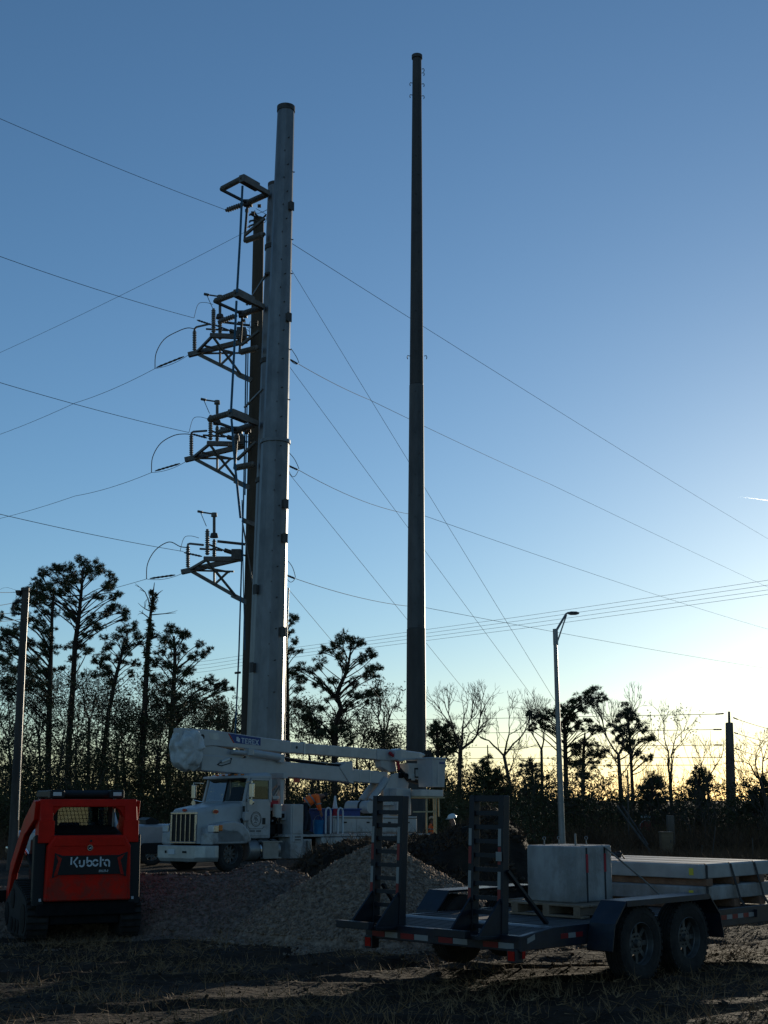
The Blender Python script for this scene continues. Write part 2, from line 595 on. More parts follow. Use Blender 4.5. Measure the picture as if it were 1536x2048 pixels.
gp = ground_points(17000, -9, 9, 8.5, 26, 0.9, 0.02)
sv = blades(gp, 2, 0.15, 0.007, rng, up=0.13)
gp2 = ground_points(1500, -9, 9, 8.5, 26, 0.7, 0.12)
sv2 = blades(gp2, 5, 0.20, 0.007, rng, up=0.75)
gp3 = ground_points(9000, -9, 9, 8.5, 26)
sv3 = blades(gp3, 1, 0.10, 0.008, rng, up=0.06)
sv = np.concatenate([sv, sv2, sv3])
tag(npmesh('straw_litter', sv, tri_faces(sv), m_straw), 'dry tan straw and stubble strewn over the dark foreground soil', 'straw', kind='stuff')
cp = ground_points(5200, -9, 9, 8.5, 27)
cv, cf = stones(cp, rng.uniform(0.008, 0.034, len(cp)) * rng.uniform(0.5, 1.2, len(cp)), rng)
tag(npmesh('soil_clods', cv, cf, m_clod), 'small dark clods of churned soil in the foreground', 'soil', kind='stuff')


# ------------------------------------------------------------------ gravel heaps
def heap(name, label, hfun, x0, x1, y0, y1, nst, m, step=0.07):
    gx = np.arange(x0, x1 + step, step)
    gy = np.arange(y0, y1 + step, step)
    V = np.array([(x, y, hfun(x, y)) for y in gy for x in gx])
    nxx = len(gx)
    idx = np.arange((len(gy) - 1) * (nxx - 1))
    a = (idx // (nxx - 1)) * nxx + idx % (nxx - 1)
    Q = np.stack([a, a + 1, a + 1 + nxx, a + nxx], 1)
    T = np.concatenate([Q[:, [0, 1, 2]], Q[:, [0, 2, 3]]])
    pts = []
    while len(pts) < nst:
        X = rng.uniform(x0, x1, 3000)
        Y = rng.uniform(y0, y1, 3000)
        for x, y in zip(X, Y):
            h = hfun(x, y) - gz(x, y)
            if h < -0.02 or (h < 0.05 and rng.random() > 0.35 + h * 12):
                continue
            pts.append((x, y, max(hfun(x, y), gz(x, y)) + 0.004))
    pts = np.array(pts[:nst])
    sv_, sf_ = stones(pts, rng.uniform(0.010, 0.026, len(pts)) * (1 + 0.9 * (rng.random(len(pts)) > 0.93)), rng)
    V2 = np.concatenate([V, sv_])
    F2 = np.concatenate([T, sf_ + len(V)])
    return tag(npmesh(name, V2, F2, m), label, 'gravel', 'gravel heaps behind the trailer', 'stuff')


pk = at(745, 1690, 20.5)


def heap_b(x, y):
    n = 0.05 * noise.noise((x * 2.1, y * 2.1, 3)) + 0.02 * noise.noise((x * 6, y * 6, 8))
    dx, dy = x - pk.x, y - 20.5
    ang = math.atan2(dy, dx)
    r = math.hypot(dx, dy) * (1 + 0.07 * math.sin(2 * ang + 1) + 0.05 * math.sin(5 * ang))
    h = 1.36 - math.sqrt((0.58 * r) ** 2 + 0.05 ** 2) + n
    dx2 = x - pk.x - 0.34
    h2 = 1.28 - 0.60 * math.hypot(dx2, dy - 0.1) + n
    h = max(h, h2)
    if h < 0.16:
        h = 0.16 * math.exp((h - 0.16) * 2.1)          # spilled skirt
        h = h - 0.075 + n * 0.4
    return h


def heap_a(x, y):
    n = 0.06 * noise.noise((x * 1.7, y * 1.7, 30)) + 0.02 * noise.noise((x * 6, y * 6, 28))
    top = interp([(-6.5, 0.55), (-4.4, 0.80), (-3.2, 0.79), (-2.5, 0.82), (-1.9, 0.99), (-1.4, 0.82), (-0.7, 0.36), (0.6, 0.1)], x)
    h = top - (0.47 + 0.3 * sstep(-3.0, -4.4, x) if y < 21.9 else 0.35) * math.sqrt((y - 21.9) ** 2 + 0.15) + 0.15 + n
    if h < 0.12:
        h = 0.12 * math.exp((h - 0.12) * 3.2) - 0.06 + n * 0.3
    return h


heap('gravel_pile', 'tall pale gravel heap with a peaked top behind the trailer ramps', heap_b, -3.6, 3.2, 17.0, 23.0, 26000, m_gravelb)
heap('gravel_pile', 'low long gravel heap between the red loader and the tall heap', heap_a, -6.2, 0.4, 18.3, 24.6, 20000, m_gravel)

# ------------------------------------------------------------------ spoil mound behind the heaps
MP = [(-9.5, -0.2), (-3.4, -0.1), (-2.3, 0.25), (-1.75, 0.75), (-1.45, 0.98), (-0.3, 1.06), (0.7, 1.14), (1.1, 1.16), (1.8, 1.42), (2.45, 1.78), (2.8, 1.55), (3.4, 0.8), (4.2, 0.2), (6.0, -0.2)]


def mound(x, y):
    p = interp(MP, x)
    e = sstep(26.2, 30.4, y) * (1 - sstep(33.5, 37.5, y))
    n = 0.16 * noise.noise((x * 1.1, y * 1.1, 3)) + 0.09 * noise.noise((x * 3, y * 3, 3)) + 0.05 * noise.noise((x * 8, y * 8, 3))
    return -0.15 + (p + 0.12 + n * min(1, max(0, p))) * e + 0.2 * sstep(24, 36, y) + dz(y)


mx_, my_ = np.arange(-10, 7.01, 0.12), np.arange(25.5, 38.5, 0.14)
MV = np.array([(x, y, mound(x, y)) for y in my_ for x in mx_])
kx = len(mx_)
idx = np.arange((len(my_) - 1) * (kx - 1))
a_ = (idx // (kx - 1)) * kx + idx % (kx - 1)
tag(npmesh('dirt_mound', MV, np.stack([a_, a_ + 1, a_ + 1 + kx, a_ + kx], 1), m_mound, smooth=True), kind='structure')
pts = []
for _ in range(9000):
    x, y = rng.uniform(-5, 5), rng.uniform(26.5, 34)
    h = mound(x, y)
    if h > gz(x, y) + 0.15 and noise.noise((x * 1.2, y * 1.2, 77)) > -0.15:
        pts.append((x, y, h))
pts = np.array(pts)
bv = np.concatenate([blades(pts, 2, 0.16, 0.012, rng, up=0.5), blades(pts[::9], 5, 0.38, 0.012, rng, up=0.9)])
tag(npmesh('mound_weeds', bv, tri_faces(bv), m_brush), 'dry roots and weeds tangled over the dark spoil mound', 'weeds', kind='stuff')
cv, cf = stones(pts[::2] + np.array([0, 0, 0.02]), rng.uniform(0.02, 0.09, len(pts[::2])), rng)
tag(npmesh('mound_clods', cv, cf, m_clod), 'dark clods of soil lying on the spoil mound', 'soil', kind='stuff')

# ------------------------------------------------------------------ trees
def clump_points(c, r, n, rng, flat=0.75):
    d = rng.normal(size=(n, 3))
    d /= np.linalg.norm(d, axis=1)[:, None]
    rad = rng.uniform(0.25, 1.0, (n, 1)) ** 0.5
    p = d * rad * r
    p[:, 2] *= flat
    p += rng.normal(scale=r * 0.10, size=(n, 3))
    return p + np.array(c)


def bent(a, b, rng, k=5, bow=0.12, up=0.0):
    a, b = Vector(a), Vector(b)
    L = (b - a).length
    o = Vector(rng.normal(size=3)) * L * bow * 0.6 + Vector((0, 0, L * up))
    return [a.lerp(b, i / (k - 1)) + o * math.sin(math.pi * i / (k - 1)) for i in range(k)]


def trunk_at(tr, rr, t):
    i = min(int(t * (len(tr) - 1)), len(tr) - 2)
    f = t * (len(tr) - 1) - i
    return tr[i].lerp(tr[i + 1], f), lerp(rr[i], rr[i + 1], f)


def make_tree(name, label, base, tr, rr, limbs, leaf_pts, leafmat, n, L, W, cat, group, up=0.35, seed=0, barkmat=None):
    root = thing(name, label, cat, base, 0, group)
    b = MB()
    b.tube(tr, rr, 8)
    for pts_, rs in limbs:
        b.tube(pts_, rs, 4 if max(rs) < 0.09 else 6, cap=False)
    b.build('trunk', barkmat or m_bark, root, smooth=True, off=base)
    if leaf_pts is not None and len(leaf_pts):
        r2 = np.random.default_rng(seed + 5)
        v = blades(leaf_pts, n, L, W, r2, up=up) - np.array(base)
        npmesh('crown', v, tri_faces(v), leafmat, root)
    return root


def pine_px(label, Y, trunk, clumps, seed, group='pines of the wood behind the truck', thick=1.0, dens=1.1, name='pine_tree', n=9, L=0.21, W=0.034):
    """a pine laid out along its own trunk line with foliage clumps; every clump has its own depth"""
    r2 = np.random.default_rng(seed)
    tr = [at(px, py, Y) for px, py, w in trunk]
    s = F / (Y * CT + 4)
    rr = [max(0.03, w / 2 / s * thick) for px, py, w in trunk]
    base = Vector((tr[0].x, tr[0].y, 0))
    tr = [Vector((tr[0].x, tr[0].y, gz(tr[0].x, Y) - 0.3))] + tr
    rr = [rr[0] * 1.15] + rr
    zt = tr[-1].z
    limbs, P = [], []
    extra = []
    for (px, py, rp) in clumps:
        for _ in range(1):
            extra.append((px + r2.normal() * rp * 1.1, py + abs(r2.normal()) * rp * 0.8, rp * r2.uniform(0.45, 0.8)))
    clumps = list(clumps) + extra
    cw = max(abs(c[0] - trunk[-1][0]) for c in clumps) / s
    for (px, py, rp) in clumps:
        rad = rp / s
        c = at(px, py, Y)
        off = abs(c.x - np.interp(c.z, [p.z for p in tr], [p.x for p in tr]))
        c.y += r2.normal() * max(0.4, 0.55 * math.sqrt(max(0, (0.55 * cw) ** 2 - (0.5 * off) ** 2)))
        c = at(px, py, c.y)
        # branch from the trunk below the clump
        zb = max(tr[1].z + 0.5, c.z - (0.35 + 0.35 * r2.random()) * (0.8 + (c - Vector((np.interp(c.z, [p.z for p in tr], [p.x for p in tr]), Y, c.z))).length))
        zb = min(zb, zt - 0.1)
        t = 0
        for i in range(len(tr) - 1):
            if tr[i].z <= zb <= tr[i + 1].z:
                f = (zb - tr[i].z) / (tr[i + 1].z - tr[i].z)
                p0 = tr[i].lerp(tr[i + 1], f)
                r0 = lerp(rr[i], rr[i + 1], f)
                break
        else:
            p0, r0 = tr[-1], rr[-1]
        rb = min(r0 * 0.5, 0.025 + 0.009 * (c - p0).length)
        pts_ = bent(p0, c, r2, 6, 0.10, 0.05)
        limbs.append((pts_, [lerp(rb, 0.02, i / 5) for i in range(6)]))
        rad *= 1.38
        nsub = max(5, int(5 + rad * 8))
        k = max(24, int(190 * dens * (rad / 0.8) ** 2))
        cen = clump_points(c, rad * 0.95, nsub, r2, 0.7)
        for q in cen:
            limbs.append(([pts_[4], Vector(pts_[5]).lerp(Vector(q), 0.5), Vector(q)], [0.022, 0.016, 0.01]))
        for q in cen:
            P.append(clump_points(q, rad * r2.uniform(0.28, 0.5), max(4, k // len(cen)), r2, 0.8))
    # a few bare lower branch stubs
    for _ in range(5):
        t = r2.uniform(0.25, 0.6)
        p0, r0 = trunk_at(tr, rr, t)
        d = Vector((r2.normal(), r2.normal(), r2.uniform(-0.2, 0.7))).normalized() * r2.uniform(0.6, 1.8)
        limbs.append((bent(p0, p0 + d, r2, 4), [0.03, 0.024, 0.018, 0.01]))
    return make_tree(name, label, base, tr, rr, limbs, np.concatenate(P), m_needle, n, L, W, 'tree', group, seed=seed)


def branch_rec(p, d, L, r, depth, r2, limbs, spread=0.5, upb=0.18, tips=None):
    pts_ = [p]
    q = Vector(p)
    dd = Vector(d)
    for i in range(3):
        dd = (dd + Vector(r2.normal(size=3)) * 0.16 + Vector((0, 0, upb * 0.4))).normalized()
        q = q + dd * (L / 3)
        pts_.append(Vector(q))
    limbs.append((pts_, [r, r * 0.88, r * 0.76, r * 0.62]))
    if depth == 0:
        if tips is not None:
            tips.append(tuple(q))
        return
    k = 2 if r2.random() < 0.55 else 3
    for j in range(k):
        nd = (dd + Vector(r2.normal(size=3)) * spread + Vector((0, 0, upb))).normalized()
        branch_rec(q, nd, L * r2.uniform(0.62, 0.86), max(0.009, r * r2.uniform(0.5, 0.68)), depth - 1, r2, limbs, spread, upb, tips)
    if depth >= 2:
        nd = (dd + Vector(r2.normal(size=3)) * spread * 1.5).normalized()
        branch_rec(pts_[1], nd, L * 0.6, max(0.009, r * 0.4), depth - 2, r2, limbs, spread, upb, tips)


def bare_px(label, Y, trunk, fork, seed, group='bare winter trees along the wood edge', L=1.9, depth=5, spread=0.5, leafy=0.0, upb=0.18, n0=3, lower=2):
    r2 = np.random.default_rng(seed)
    s = F / (Y * CT + 4)
    tr = [at(px, py, Y) for px, py, w in trunk]
    rr = [max(0.02, w / 2 / s) for px, py, w in trunk]
    base = Vector((tr[0].x, Y, 0))
    tr = [Vector((tr[0].x, Y, gz(tr[0].x, Y) - 0.3))] + tr
    rr = [rr[0] * 1.2] + rr
    limbs, tips = [], []
    for (dx, dy) in fork:
        d = Vector((dx, r2.normal() * 0.45, dy)).normalized()
        branch_rec(tr[-1], d, L, rr[-1] * 0.72, depth, r2, limbs, spread, upb, tips)
    for _ in range(lower):
        p0, r0 = trunk_at(tr, rr, r2.uniform(0.55, 0.95))
        d = Vector((r2.normal(), r2.normal(), 0.5)).normalized()
        branch_rec(p0, d, L * 0.7, r0 * 0.4, depth - 2, r2, limbs, spread, upb, tips)
    lp = None
    if leafy:
        tp = np.array(tips)
        lp = tp[r2.random(len(tp)) < leafy]
        lp = np.concatenate([lp + r2.normal(scale=0.24, size=lp.shape) for _ in range(9)])
    return make_tree('bare_tree' if not leafy else 'thin_leafed_tree', label, base, tr, rr, limbs, lp, m_leaf, 4, 0.12, 0.06, 'tree', group, seed=seed, barkmat=m_twig)


def zc(lst, ox, oy, k, r):
    """clump list written in enlarged-view coordinates -> photograph pixels"""
    return [(ox + x / k, oy + y / k, (c[0] if c else r)) for x, y, *c in lst]


# the tall pines at the left
pine_px('tallest pine with a broad rounded crown at the left of the wood', 98,
        [(133, 1600, 13), (138, 1480, 12), (146, 1370, 11), (150, 1290, 10), (158, 1232, 8), (163, 1180, 6), (166, 1135, 4)],
        zc([(530, 75, 13), (620, 100), (430, 115), (350, 120, 12), (290, 150), (230, 215), (660, 135), (710, 185), (560, 150, 14), (480, 180, 14), (380, 200, 13), (300, 240), (205, 260), (690, 235), (430, 265), (640, 300, 9), (770, 280, 7), (720, 300, 6), (700, 390, 11), (780, 400, 9), (800, 440, 8), (600, 440), (640, 490), (500, 610, 12), (560, 640, 9), (430, 400, 10), (330, 330), (260, 300), (460, 330, 10), (740, 360, 9), (560, 540, 8), (470, 690, 9), (600, 800, 8), (400, 760, 8)], 0, 1100, 3.2, 11), 1)
pine_px('dense pine half hidden behind the grey utility pole', 92,
        [(95, 1600, 12), (98, 1450, 11), (101, 1330, 9), (104, 1240, 6), (108, 1180, 4)],
        zc([(150, 300), (110, 370), (230, 330), (180, 430), (250, 470), (130, 510), (310, 540), (60, 530), (30, 600), (150, 610), (240, 600), (90, 640), (20, 690), (200, 700), (330, 640), (60, 760), (150, 780), (300, 780, 9), (30, 840), (240, 850), (120, 880, 9), (330, 400), (40, 520), (270, 260), (180, 870, 9), (60, 920, 9)], 0, 1100, 3.2, 12), 2)
pine_px('slender pine leaning right beside the vine covered snag', 95,
        [(199, 1600, 10), (208, 1500, 10), (217, 1428, 9), (231, 1356, 8), (241, 1319, 6), (250, 1275, 4)],
        zc([(860, 490), (790, 510), (740, 560), (880, 550), (820, 600), (700, 620), (640, 690), (760, 700), (870, 720, 8), (680, 790), (720, 840, 7), (660, 740), (800, 660), (900, 600, 7), (610, 700, 6), (840, 780, 6)], 0, 1100, 3.2, 10), 3)
pine_px('full crowned pine with long right branches behind the boom', 93,
        [(336, 1600, 11), (338, 1520, 10), (347, 1381, 9), (350, 1319, 7), (348, 1272, 4)],
        zc([(1090, 510), (1150, 520), (1190, 540), (1050, 570), (1100, 600), (1280, 600, 8), (1310, 660, 7), (1250, 680), (1170, 640), (1030, 640), (1000, 720), (1060, 740), (1150, 770), (1220, 770), (1000, 820), (1080, 850), (1180, 850), (1340, 830, 8), (1420, 850, 9), (1450, 885, 7), (1300, 880, 9), (1240, 960), (1290, 1000), (1200, 1020), (1120, 680), (1040, 900), (1130, 930), (1100, 1010, 9), (1020, 980, 9), (1380, 890, 7)], 0, 1100, 3.2, 10), 4)
pine_px('narrow pine showing past the right edge of the big steel pole', 104,
        [(574, 1600, 10), (575, 1450, 9), (574, 1330, 7), (573, 1240, 4)],
        [(589, 1238, 8), (586, 1232, 5), (592, 1282, 8), (588, 1302, 7), (583, 1262, 5), (592, 1352, 10), (604, 1360, 9), (596, 1378, 9), (584, 1344, 8), (590, 1405, 8), (604, 1412, 6), (578, 1300, 7), (572, 1345, 9), (566, 1370, 8), (560, 1330, 7), (570, 1250, 6)], 5)
pine_px('crooked pine with open branches between the two tall steel poles', 88,
        [(669, 1600, 13), (669, 1486, 12), (671, 1450, 11), (682, 1417, 10), (674, 1391, 9), (680, 1372, 8), (695, 1340, 6), (701, 1304, 4)],
        zc([(390, 305, 13), (440, 300), (350, 340, 12), (485, 325, 9), (280, 370), (340, 400), (240, 445), (130, 480, 10), (190, 500, 9), (250, 555), (320, 560, 9), (550, 380, 9), (580, 400, 7), (500, 420), (560, 490), (530, 530, 9), (460, 560, 9), (590, 475, 8), (330, 650, 8), (460, 640, 10), (560, 630, 9), (500, 655), (595, 640, 6), (180, 740, 10), (270, 730, 9), (160, 780, 9), (230, 800), (400, 850, 11), (360, 820, 9), (420, 700, 6), (390, 470, 8), (280, 610, 7), (300, 860, 11), (230, 870, 11), (440, 900, 9)], 560, 1180, 3.072, 10), 6)
pine_px('small dark pine in front of the bare tree beside the right steel pole', 86,
        [(876, 1610, 7), (876, 1530, 6), (874, 1470, 5), (872, 1440, 3)],
        zc([(950, 830), (990, 850), (930, 870), (1040, 830), (1020, 880), (970, 930), (1060, 910), (940, 990), (1000, 1000), (960, 1060), (1050, 1000), (1090, 960)], 560, 1180, 3.072, 8), 7)
pine_px('bushy young pine with a bare leader right of the bucket', 80,
        [(976, 1625, 7), (976, 1560, 5), (976, 1520, 3), (975, 1490, 1.5)],
        zc([(1280, 1030, 6), (1270, 1060, 8), (1240, 1090), (1310, 1110), (1220, 1140), (1290, 1150), (1350, 1160), (1200, 1190), (1260, 1200), (1330, 1210), (1380, 1230), (1180, 1240), (1240, 1260), (1310, 1260)], 560, 1180, 3.072, 11), 8)
pine_px('wind swept pine with a flat lopsided crown behind the street lamp', 96,
        [(1134, 1640, 10), (1132, 1560, 9), (1130, 1473, 8), (1128, 1440, 5), (1140, 1420, 3)],
        zc([(470, 620, 9), (510, 655, 8), (430, 650), (360, 670), (330, 705), (280, 720), (200, 750), (110, 770, 9), (70, 760, 7), (95, 840, 8), (160, 830, 9), (235, 840, 9), (330, 780), (400, 740), (380, 830), (300, 800), (500, 850, 9), (425, 800, 7), (460, 690, 9), (250, 770, 9), (150, 780, 9), (450, 850, 7), (330, 860, 7)], 1036, 1180, 3.072, 10), 9)
pine_px('straight pine with a broken bare top right of the street lamp', 98,
        [(1165, 1640, 8), (1166, 1560, 8), (1167, 1505, 6), (1170, 1465, 3)],
        zc([(380, 950), (350, 1000), (400, 930, 7), (440, 1000), (340, 1060), (470, 950, 8), (500, 1010), (530, 990, 8), (460, 1050), (380, 1120), (350, 960, 8), (430, 1150, 7), (370, 1060)], 1036, 1180, 3.072, 9), 10)
pine_px('tall thin pine with a small round top above the concrete slabs', 100,
        [(1268, 1640, 7), (1263, 1540, 6), (1259, 1473, 5), (1254, 1414, 3)],
        zc([(670, 722, 9), (700, 745), (640, 765), (610, 795), (680, 795), (720, 785), (740, 830), (650, 845), (700, 865), (620, 850), (760, 860, 7), (800, 912, 6), (825, 905, 5), (760, 925, 7), (640, 905), (700, 935), (660, 965), (610, 930, 7), (770, 1030, 5), (810, 1022, 5), (740, 1000, 6)], 1036, 1180, 3.072, 8), 11)
pine_px('small conical pine left of the far grey pole', 84,
        [(1401, 1640, 6), (1400, 1590, 5), (1399, 1540, 2)],
        zc([(1110, 1100, 6), (1130, 1120), (1090, 1140), (1150, 1150), (1110, 1170), (1080, 1190), (1160, 1190), (1120, 1220), (1090, 1250), (1150, 1250), (1110, 1290), (1160, 1300, 8)], 1036, 1180, 3.072, 9), 12)
pine_px('short bushy pine standing behind the stop sign', 82,
        [(1303, 1640, 6), (1304, 1590, 5), (1305, 1552, 2)],
        zc([(825, 1135, 7), (860, 1160), (800, 1170), (840, 1190), (770, 1210), (880, 1200, 7), (820, 1230), (780, 1260), (860, 1250), (800, 1290), (840, 1300), (880, 1290), (770, 1310, 9)], 1036, 1180, 3.072, 9), 13)
pine_px('bushy pine at the right edge of the view', 80,
        [(1526, 1650, 7), (1525, 1590, 6), (1523, 1555, 3)],
        zc([(1490, 1150, 7), (1500, 1190), (1450, 1230), (1530, 1220), (1480, 1260), (1440, 1290), (1520, 1290), (1470, 1330), (1540, 1340), (1420, 1340), (1560, 1280), (1580, 1220)], 1036, 1180, 3.072, 10), 14)
pine_px('dark narrow pine left of the street lamp', 88,
        [(1064, 1640, 7), (1065, 1580, 6), (1065, 1525, 3)],
        zc([(70, 1060, 7), (100, 1080), (60, 1110), (110, 1130), (80, 1160), (60, 1200), (120, 1200), (90, 1240), (70, 1290), (120, 1280), (90, 1330), (50, 1340), (130, 1350)], 1036, 1180, 3.072, 9), 15)
pine_px('distant round topped pine seen between boom and leftmost steel pole', 125,
        [(433, 1600, 7), (434, 1480, 6), (437, 1420, 3)],
        zc([(1400, 950), (1370, 1000), (1430, 1000), (1350, 1050), (1440, 1060), (1400, 1030), (1330, 1100), (1410, 1110), (1450, 1120)], 0, 1100, 3.2, 8), 16)

# the snag: a dead trunk wrapped in vine
r2 = np.random.default_rng(21)
str_ = [at(px, py, 90) for px, py in ((280, 1600), (284, 1520), (290, 1400), (296, 1290), (301, 1231), (305, 1195), (309, 1165))]
srr = [0.22, 0.2, 0.18, 0.15, 0.10, 0.06, 0.02]
base = Vector((str_[0].x, 90, 0))
str_ = [Vector((str_[0].x, 90, dz(90)))] + str_
srr = [0.26] + srr
limbs = []
for a, bb in (((300, 1215), (270, 1170)), ((302, 1222), (276, 1206)), ((301, 1230), (352, 1226)), ((300, 1238), (278, 1222)), ((306, 1195), (326, 1180)), ((299, 1250), (312, 1262)), ((303, 1205), (296, 1180)), ((297, 1282), (330, 1262)), ((296, 1300), (268, 1278))):
    p0, p1 = at(*a, 90), at(*bb, 90 + r2.normal() * 0.8)
    pts_ = bent(p0, p1, r2, 5, 0.12)
    limbs.append((pts_, [0.045, 0.035, 0.03, 0.02, 0.01]))
    for _ in range(2):
        q = pts_[3] + Vector(r2.normal(size=3)) * 0.35
        limbs.append(([pts_[2], pts_[3].lerp(q, 0.5), q], [0.02, 0.015, 0.008]))
P = [clump_points(at(px + r2.normal() * 2.0, py, 90 + r2.normal() * 0.15), rp / 29, 26, r2, 1.3) for px, py, rp in
     [(307, 1185, 4), (306, 1192, 6), (305, 1202, 7), (304, 1212, 6), (303, 1218, 4), (301, 1243, 6), (300, 1252, 7), (299, 1262, 7), (298, 1275, 7), (297, 1290, 7), (296, 1305, 8), (295, 1320, 8), (294, 1335, 8), (292, 1348, 7), (291, 1370, 5), (289, 1400, 5), (287, 1440, 5), (302, 1272, 6), (292, 1310, 6)]]
make_tree('dead_snag', 'dead broken tree trunk wrapped in dark vine with bare twigs', base, str_, srr, limbs, np.concatenate(P), m_leaf, 5, 0.20, 0.08, 'tree', 'pines of the wood behind the truck', seed=3)

# bare winter trees
bare_px('fan shaped bare tree just left of the right steel pole', 100, [(765, 1610, 8), (766, 1520, 7), (768, 1470, 6)], [(-0.5, 1), (0.1, 1), (0.55, 0.9)], 31, L=1.3, depth=5, leafy=0.12)
bare_px('wide bare tree with forked crown just right of the right steel pole', 86, [(918, 1610, 9), (919, 1550, 8), (921, 1500, 8)], [(-0.55, 0.9), (0.15, 1), (0.75, 0.8)], 32, L=1.45, depth=5, spread=0.42)
bare_px('thin bare tree leaning left in front of the bright sky', 84, [(1026, 1640, 7), (1020, 1570, 7), (1008, 1512, 6)], [(-0.65, 0.8), (0.05, 1), (0.7, 0.8)], 33, L=1.4, depth=5, spread=0.42)
bare_px('bare tree with drooping side limbs left of the tall thin pine', 92, [(1245, 1640, 8), (1240, 1560, 8), (1237, 1510, 6)], [(-0.55, 0.9), (0.0, 1), (0.4, 1)], 34, L=1.45, depth=5, spread=0.38, lower=5)
bare_px('pale forked bare tree standing right of the stop sign', 86, [(1345, 1660, 8), (1342, 1590, 7), (1340, 1552, 6)], [(-0.42, 1), (0.5, 0.9)], 35, L=1.5, depth=5, spread=0.36, leafy=0.06, lower=1)
bare_px('twiggy bare tree reaching in at the right edge', 78, [(1540, 1660, 8), (1532, 1600, 7), (1520, 1560, 5)], [(-0.8, 0.7), (-0.2, 1), (0.6, 0.8)], 36, L=1.1, depth=5, spread=0.5, lower=3)
bare_px('faint bare tree behind the flat crowned pine', 112, [(1085, 1640, 7), (1084, 1560, 6), (1083, 1500, 5)], [(-0.5, 1), (0.4, 1)], 37, L=1.35, depth=5, spread=0.45)
bare_px('small bare tree left of the far grey pole', 96, [(1418, 1650, 5), (1416, 1590, 4), (1412, 1560, 4)], [(-0.4, 1), (0.6, 0.8)], 38, L=1.1, depth=4, spread=0.45)
bare_px('pale bare tree in the gap left of the slender leaning pine', 115, [(176, 1620, 7), (177, 1480, 6), (178, 1440, 5)], [(-0.4, 1), (0.4, 1)], 39, L=1.5, depth=5, spread=0.4)
bare_px('low bare tree beside the distant round topped pine', 112, [(462, 1620, 6), (461, 1500, 5), (460, 1470, 4)], [(-0.5, 1), (0.5, 0.9)], 40, L=1.0, depth=5, spread=0.45, leafy=0.1)

# thin leafed and young trees filling the wood, nothing tells one from another
UL = 'young thin leafed tree in the crowded wood behind the truck'
us = np.random.default_rng(77)
for i, (px, top, Y) in enumerate([(20, 1390, 88), (52, 1430, 90), (78, 1380, 105), (118, 1420, 92), (158, 1400, 102), (186, 1430, 88), (232, 1400, 100), (255, 1440, 90), (276, 1410, 104), (312, 1420, 92), (326, 1450, 100), (372, 1410, 90), (392, 1440, 97), (415, 1470, 92), (448, 1470, 88), (620, 1430, 100), (640, 1460, 92), (712, 1450, 96), (735, 1480, 92), (790, 1480, 100), (880, 1480, 95)]):
    hgt = 1600 - top
    bare_px(UL, Y, [(px, 1610, 6), (px + us.normal() * 4, 1610 - hgt * 0.35, 5), (px + us.normal() * 6, 1610 - hgt * 0.6, 4)],
            [(-0.5, 1), (0.1, 1.1), (0.5, 0.9)], 100 + i, group='young trees crowding the wood', L=hgt / 27 * 0.23, depth=4, spread=0.6, leafy=0.8, lower=5)

# undergrowth that reads as one mass
def thicket(name, label, spans, leafm, stemm, seed, dens=1.0):
    r3 = np.random.default_rng(seed)
    LP, S = [], MB()
    for (x0, x1, Y0, Y1, hmin, hmax, cnt) in spans:
        for _ in range(int(cnt * dens)):
            Y = r3.uniform(Y0, Y1)
            px = r3.uniform(x0, x1)
            X = (px - 768) / F * (Y * CT)
            h = r3.uniform(hmin, hmax) * (0.55 + 0.9 * abs(noise.noise((X * 0.16, Y * 0.05, seed))) + 0.35 * r3.random() ** 3)
            if noise.noise((X * 0.23, Y * 0.1, seed + 9)) < -0.28:
                h *= 0.45
            k = int(26 + 24 * h)
            g0_ = gz(X, Y)
            c = (X, Y, g0_ + h * r3.uniform(0.3, 0.62))
            sub_ = clump_points(c, 0.5 + 0.32 * h, int(5 + h * 2.2), r3, 1.15)
            LP.append(sub_[r3.integers(0, len(sub_), k)] + r3.normal(size=(k, 3)) * r3.uniform(0.10, 0.30, (k, 1)) * np.array([1.2, 1.0, 0.8]))
            if r3.random() < 0.4:
                p0 = Vector((X + r3.normal() * 0.4, Y, g0_ - 0.1))
                p1 = p0 + Vector((r3.normal() * 0.3 * h, r3.normal() * 0.3, h * r3.uniform(0.5, 1.1)))
                S.tube(bent(p0, p1, r3, 4, 0.05), [0.03, 0.025, 0.018, 0.01], 3, cap=False)
    P = np.concatenate(LP)
    P = P[P[:, 2] > 0.35 - 0.01806 * np.minimum(P[:, 1], 150) + 0.1]
    v = blades(P, 5, 0.15, 0.06, r3, up=0.25)
    tag(npmesh(name, v, tri_faces(v), leafm), label, 'undergrowth', kind='stuff')
    o = S.build(name.replace('thicket', 'stems'), stemm)
    tag(o, label.replace('leafy', 'bare stems of the'), 'stems', kind='stuff')


thicket('evergreen_thicket', 'dense leafy evergreen undergrowth filling the wood on the left', [(-150, 480, 80, 120, 4.0, 12.0, 420), (-150, 480, 74, 84, 2.0, 4.5, 150), (560, 1040, 78, 110, 3.4, 7.2, 380), (-400, -100, 80, 110, 4, 9, 60)], m_leaf, m_twig, 51)
thicket('roadside_thicket', 'low leafy scrub along the wood edge on the right', [(1030, 1700, 76, 112, 2.8, 5.6, 460), (1700, 2500, 80, 110, 2.6, 5.0, 120), (860, 1060, 62, 78, 2.0, 4.2, 80)], m_leaf, m_twig, 52)

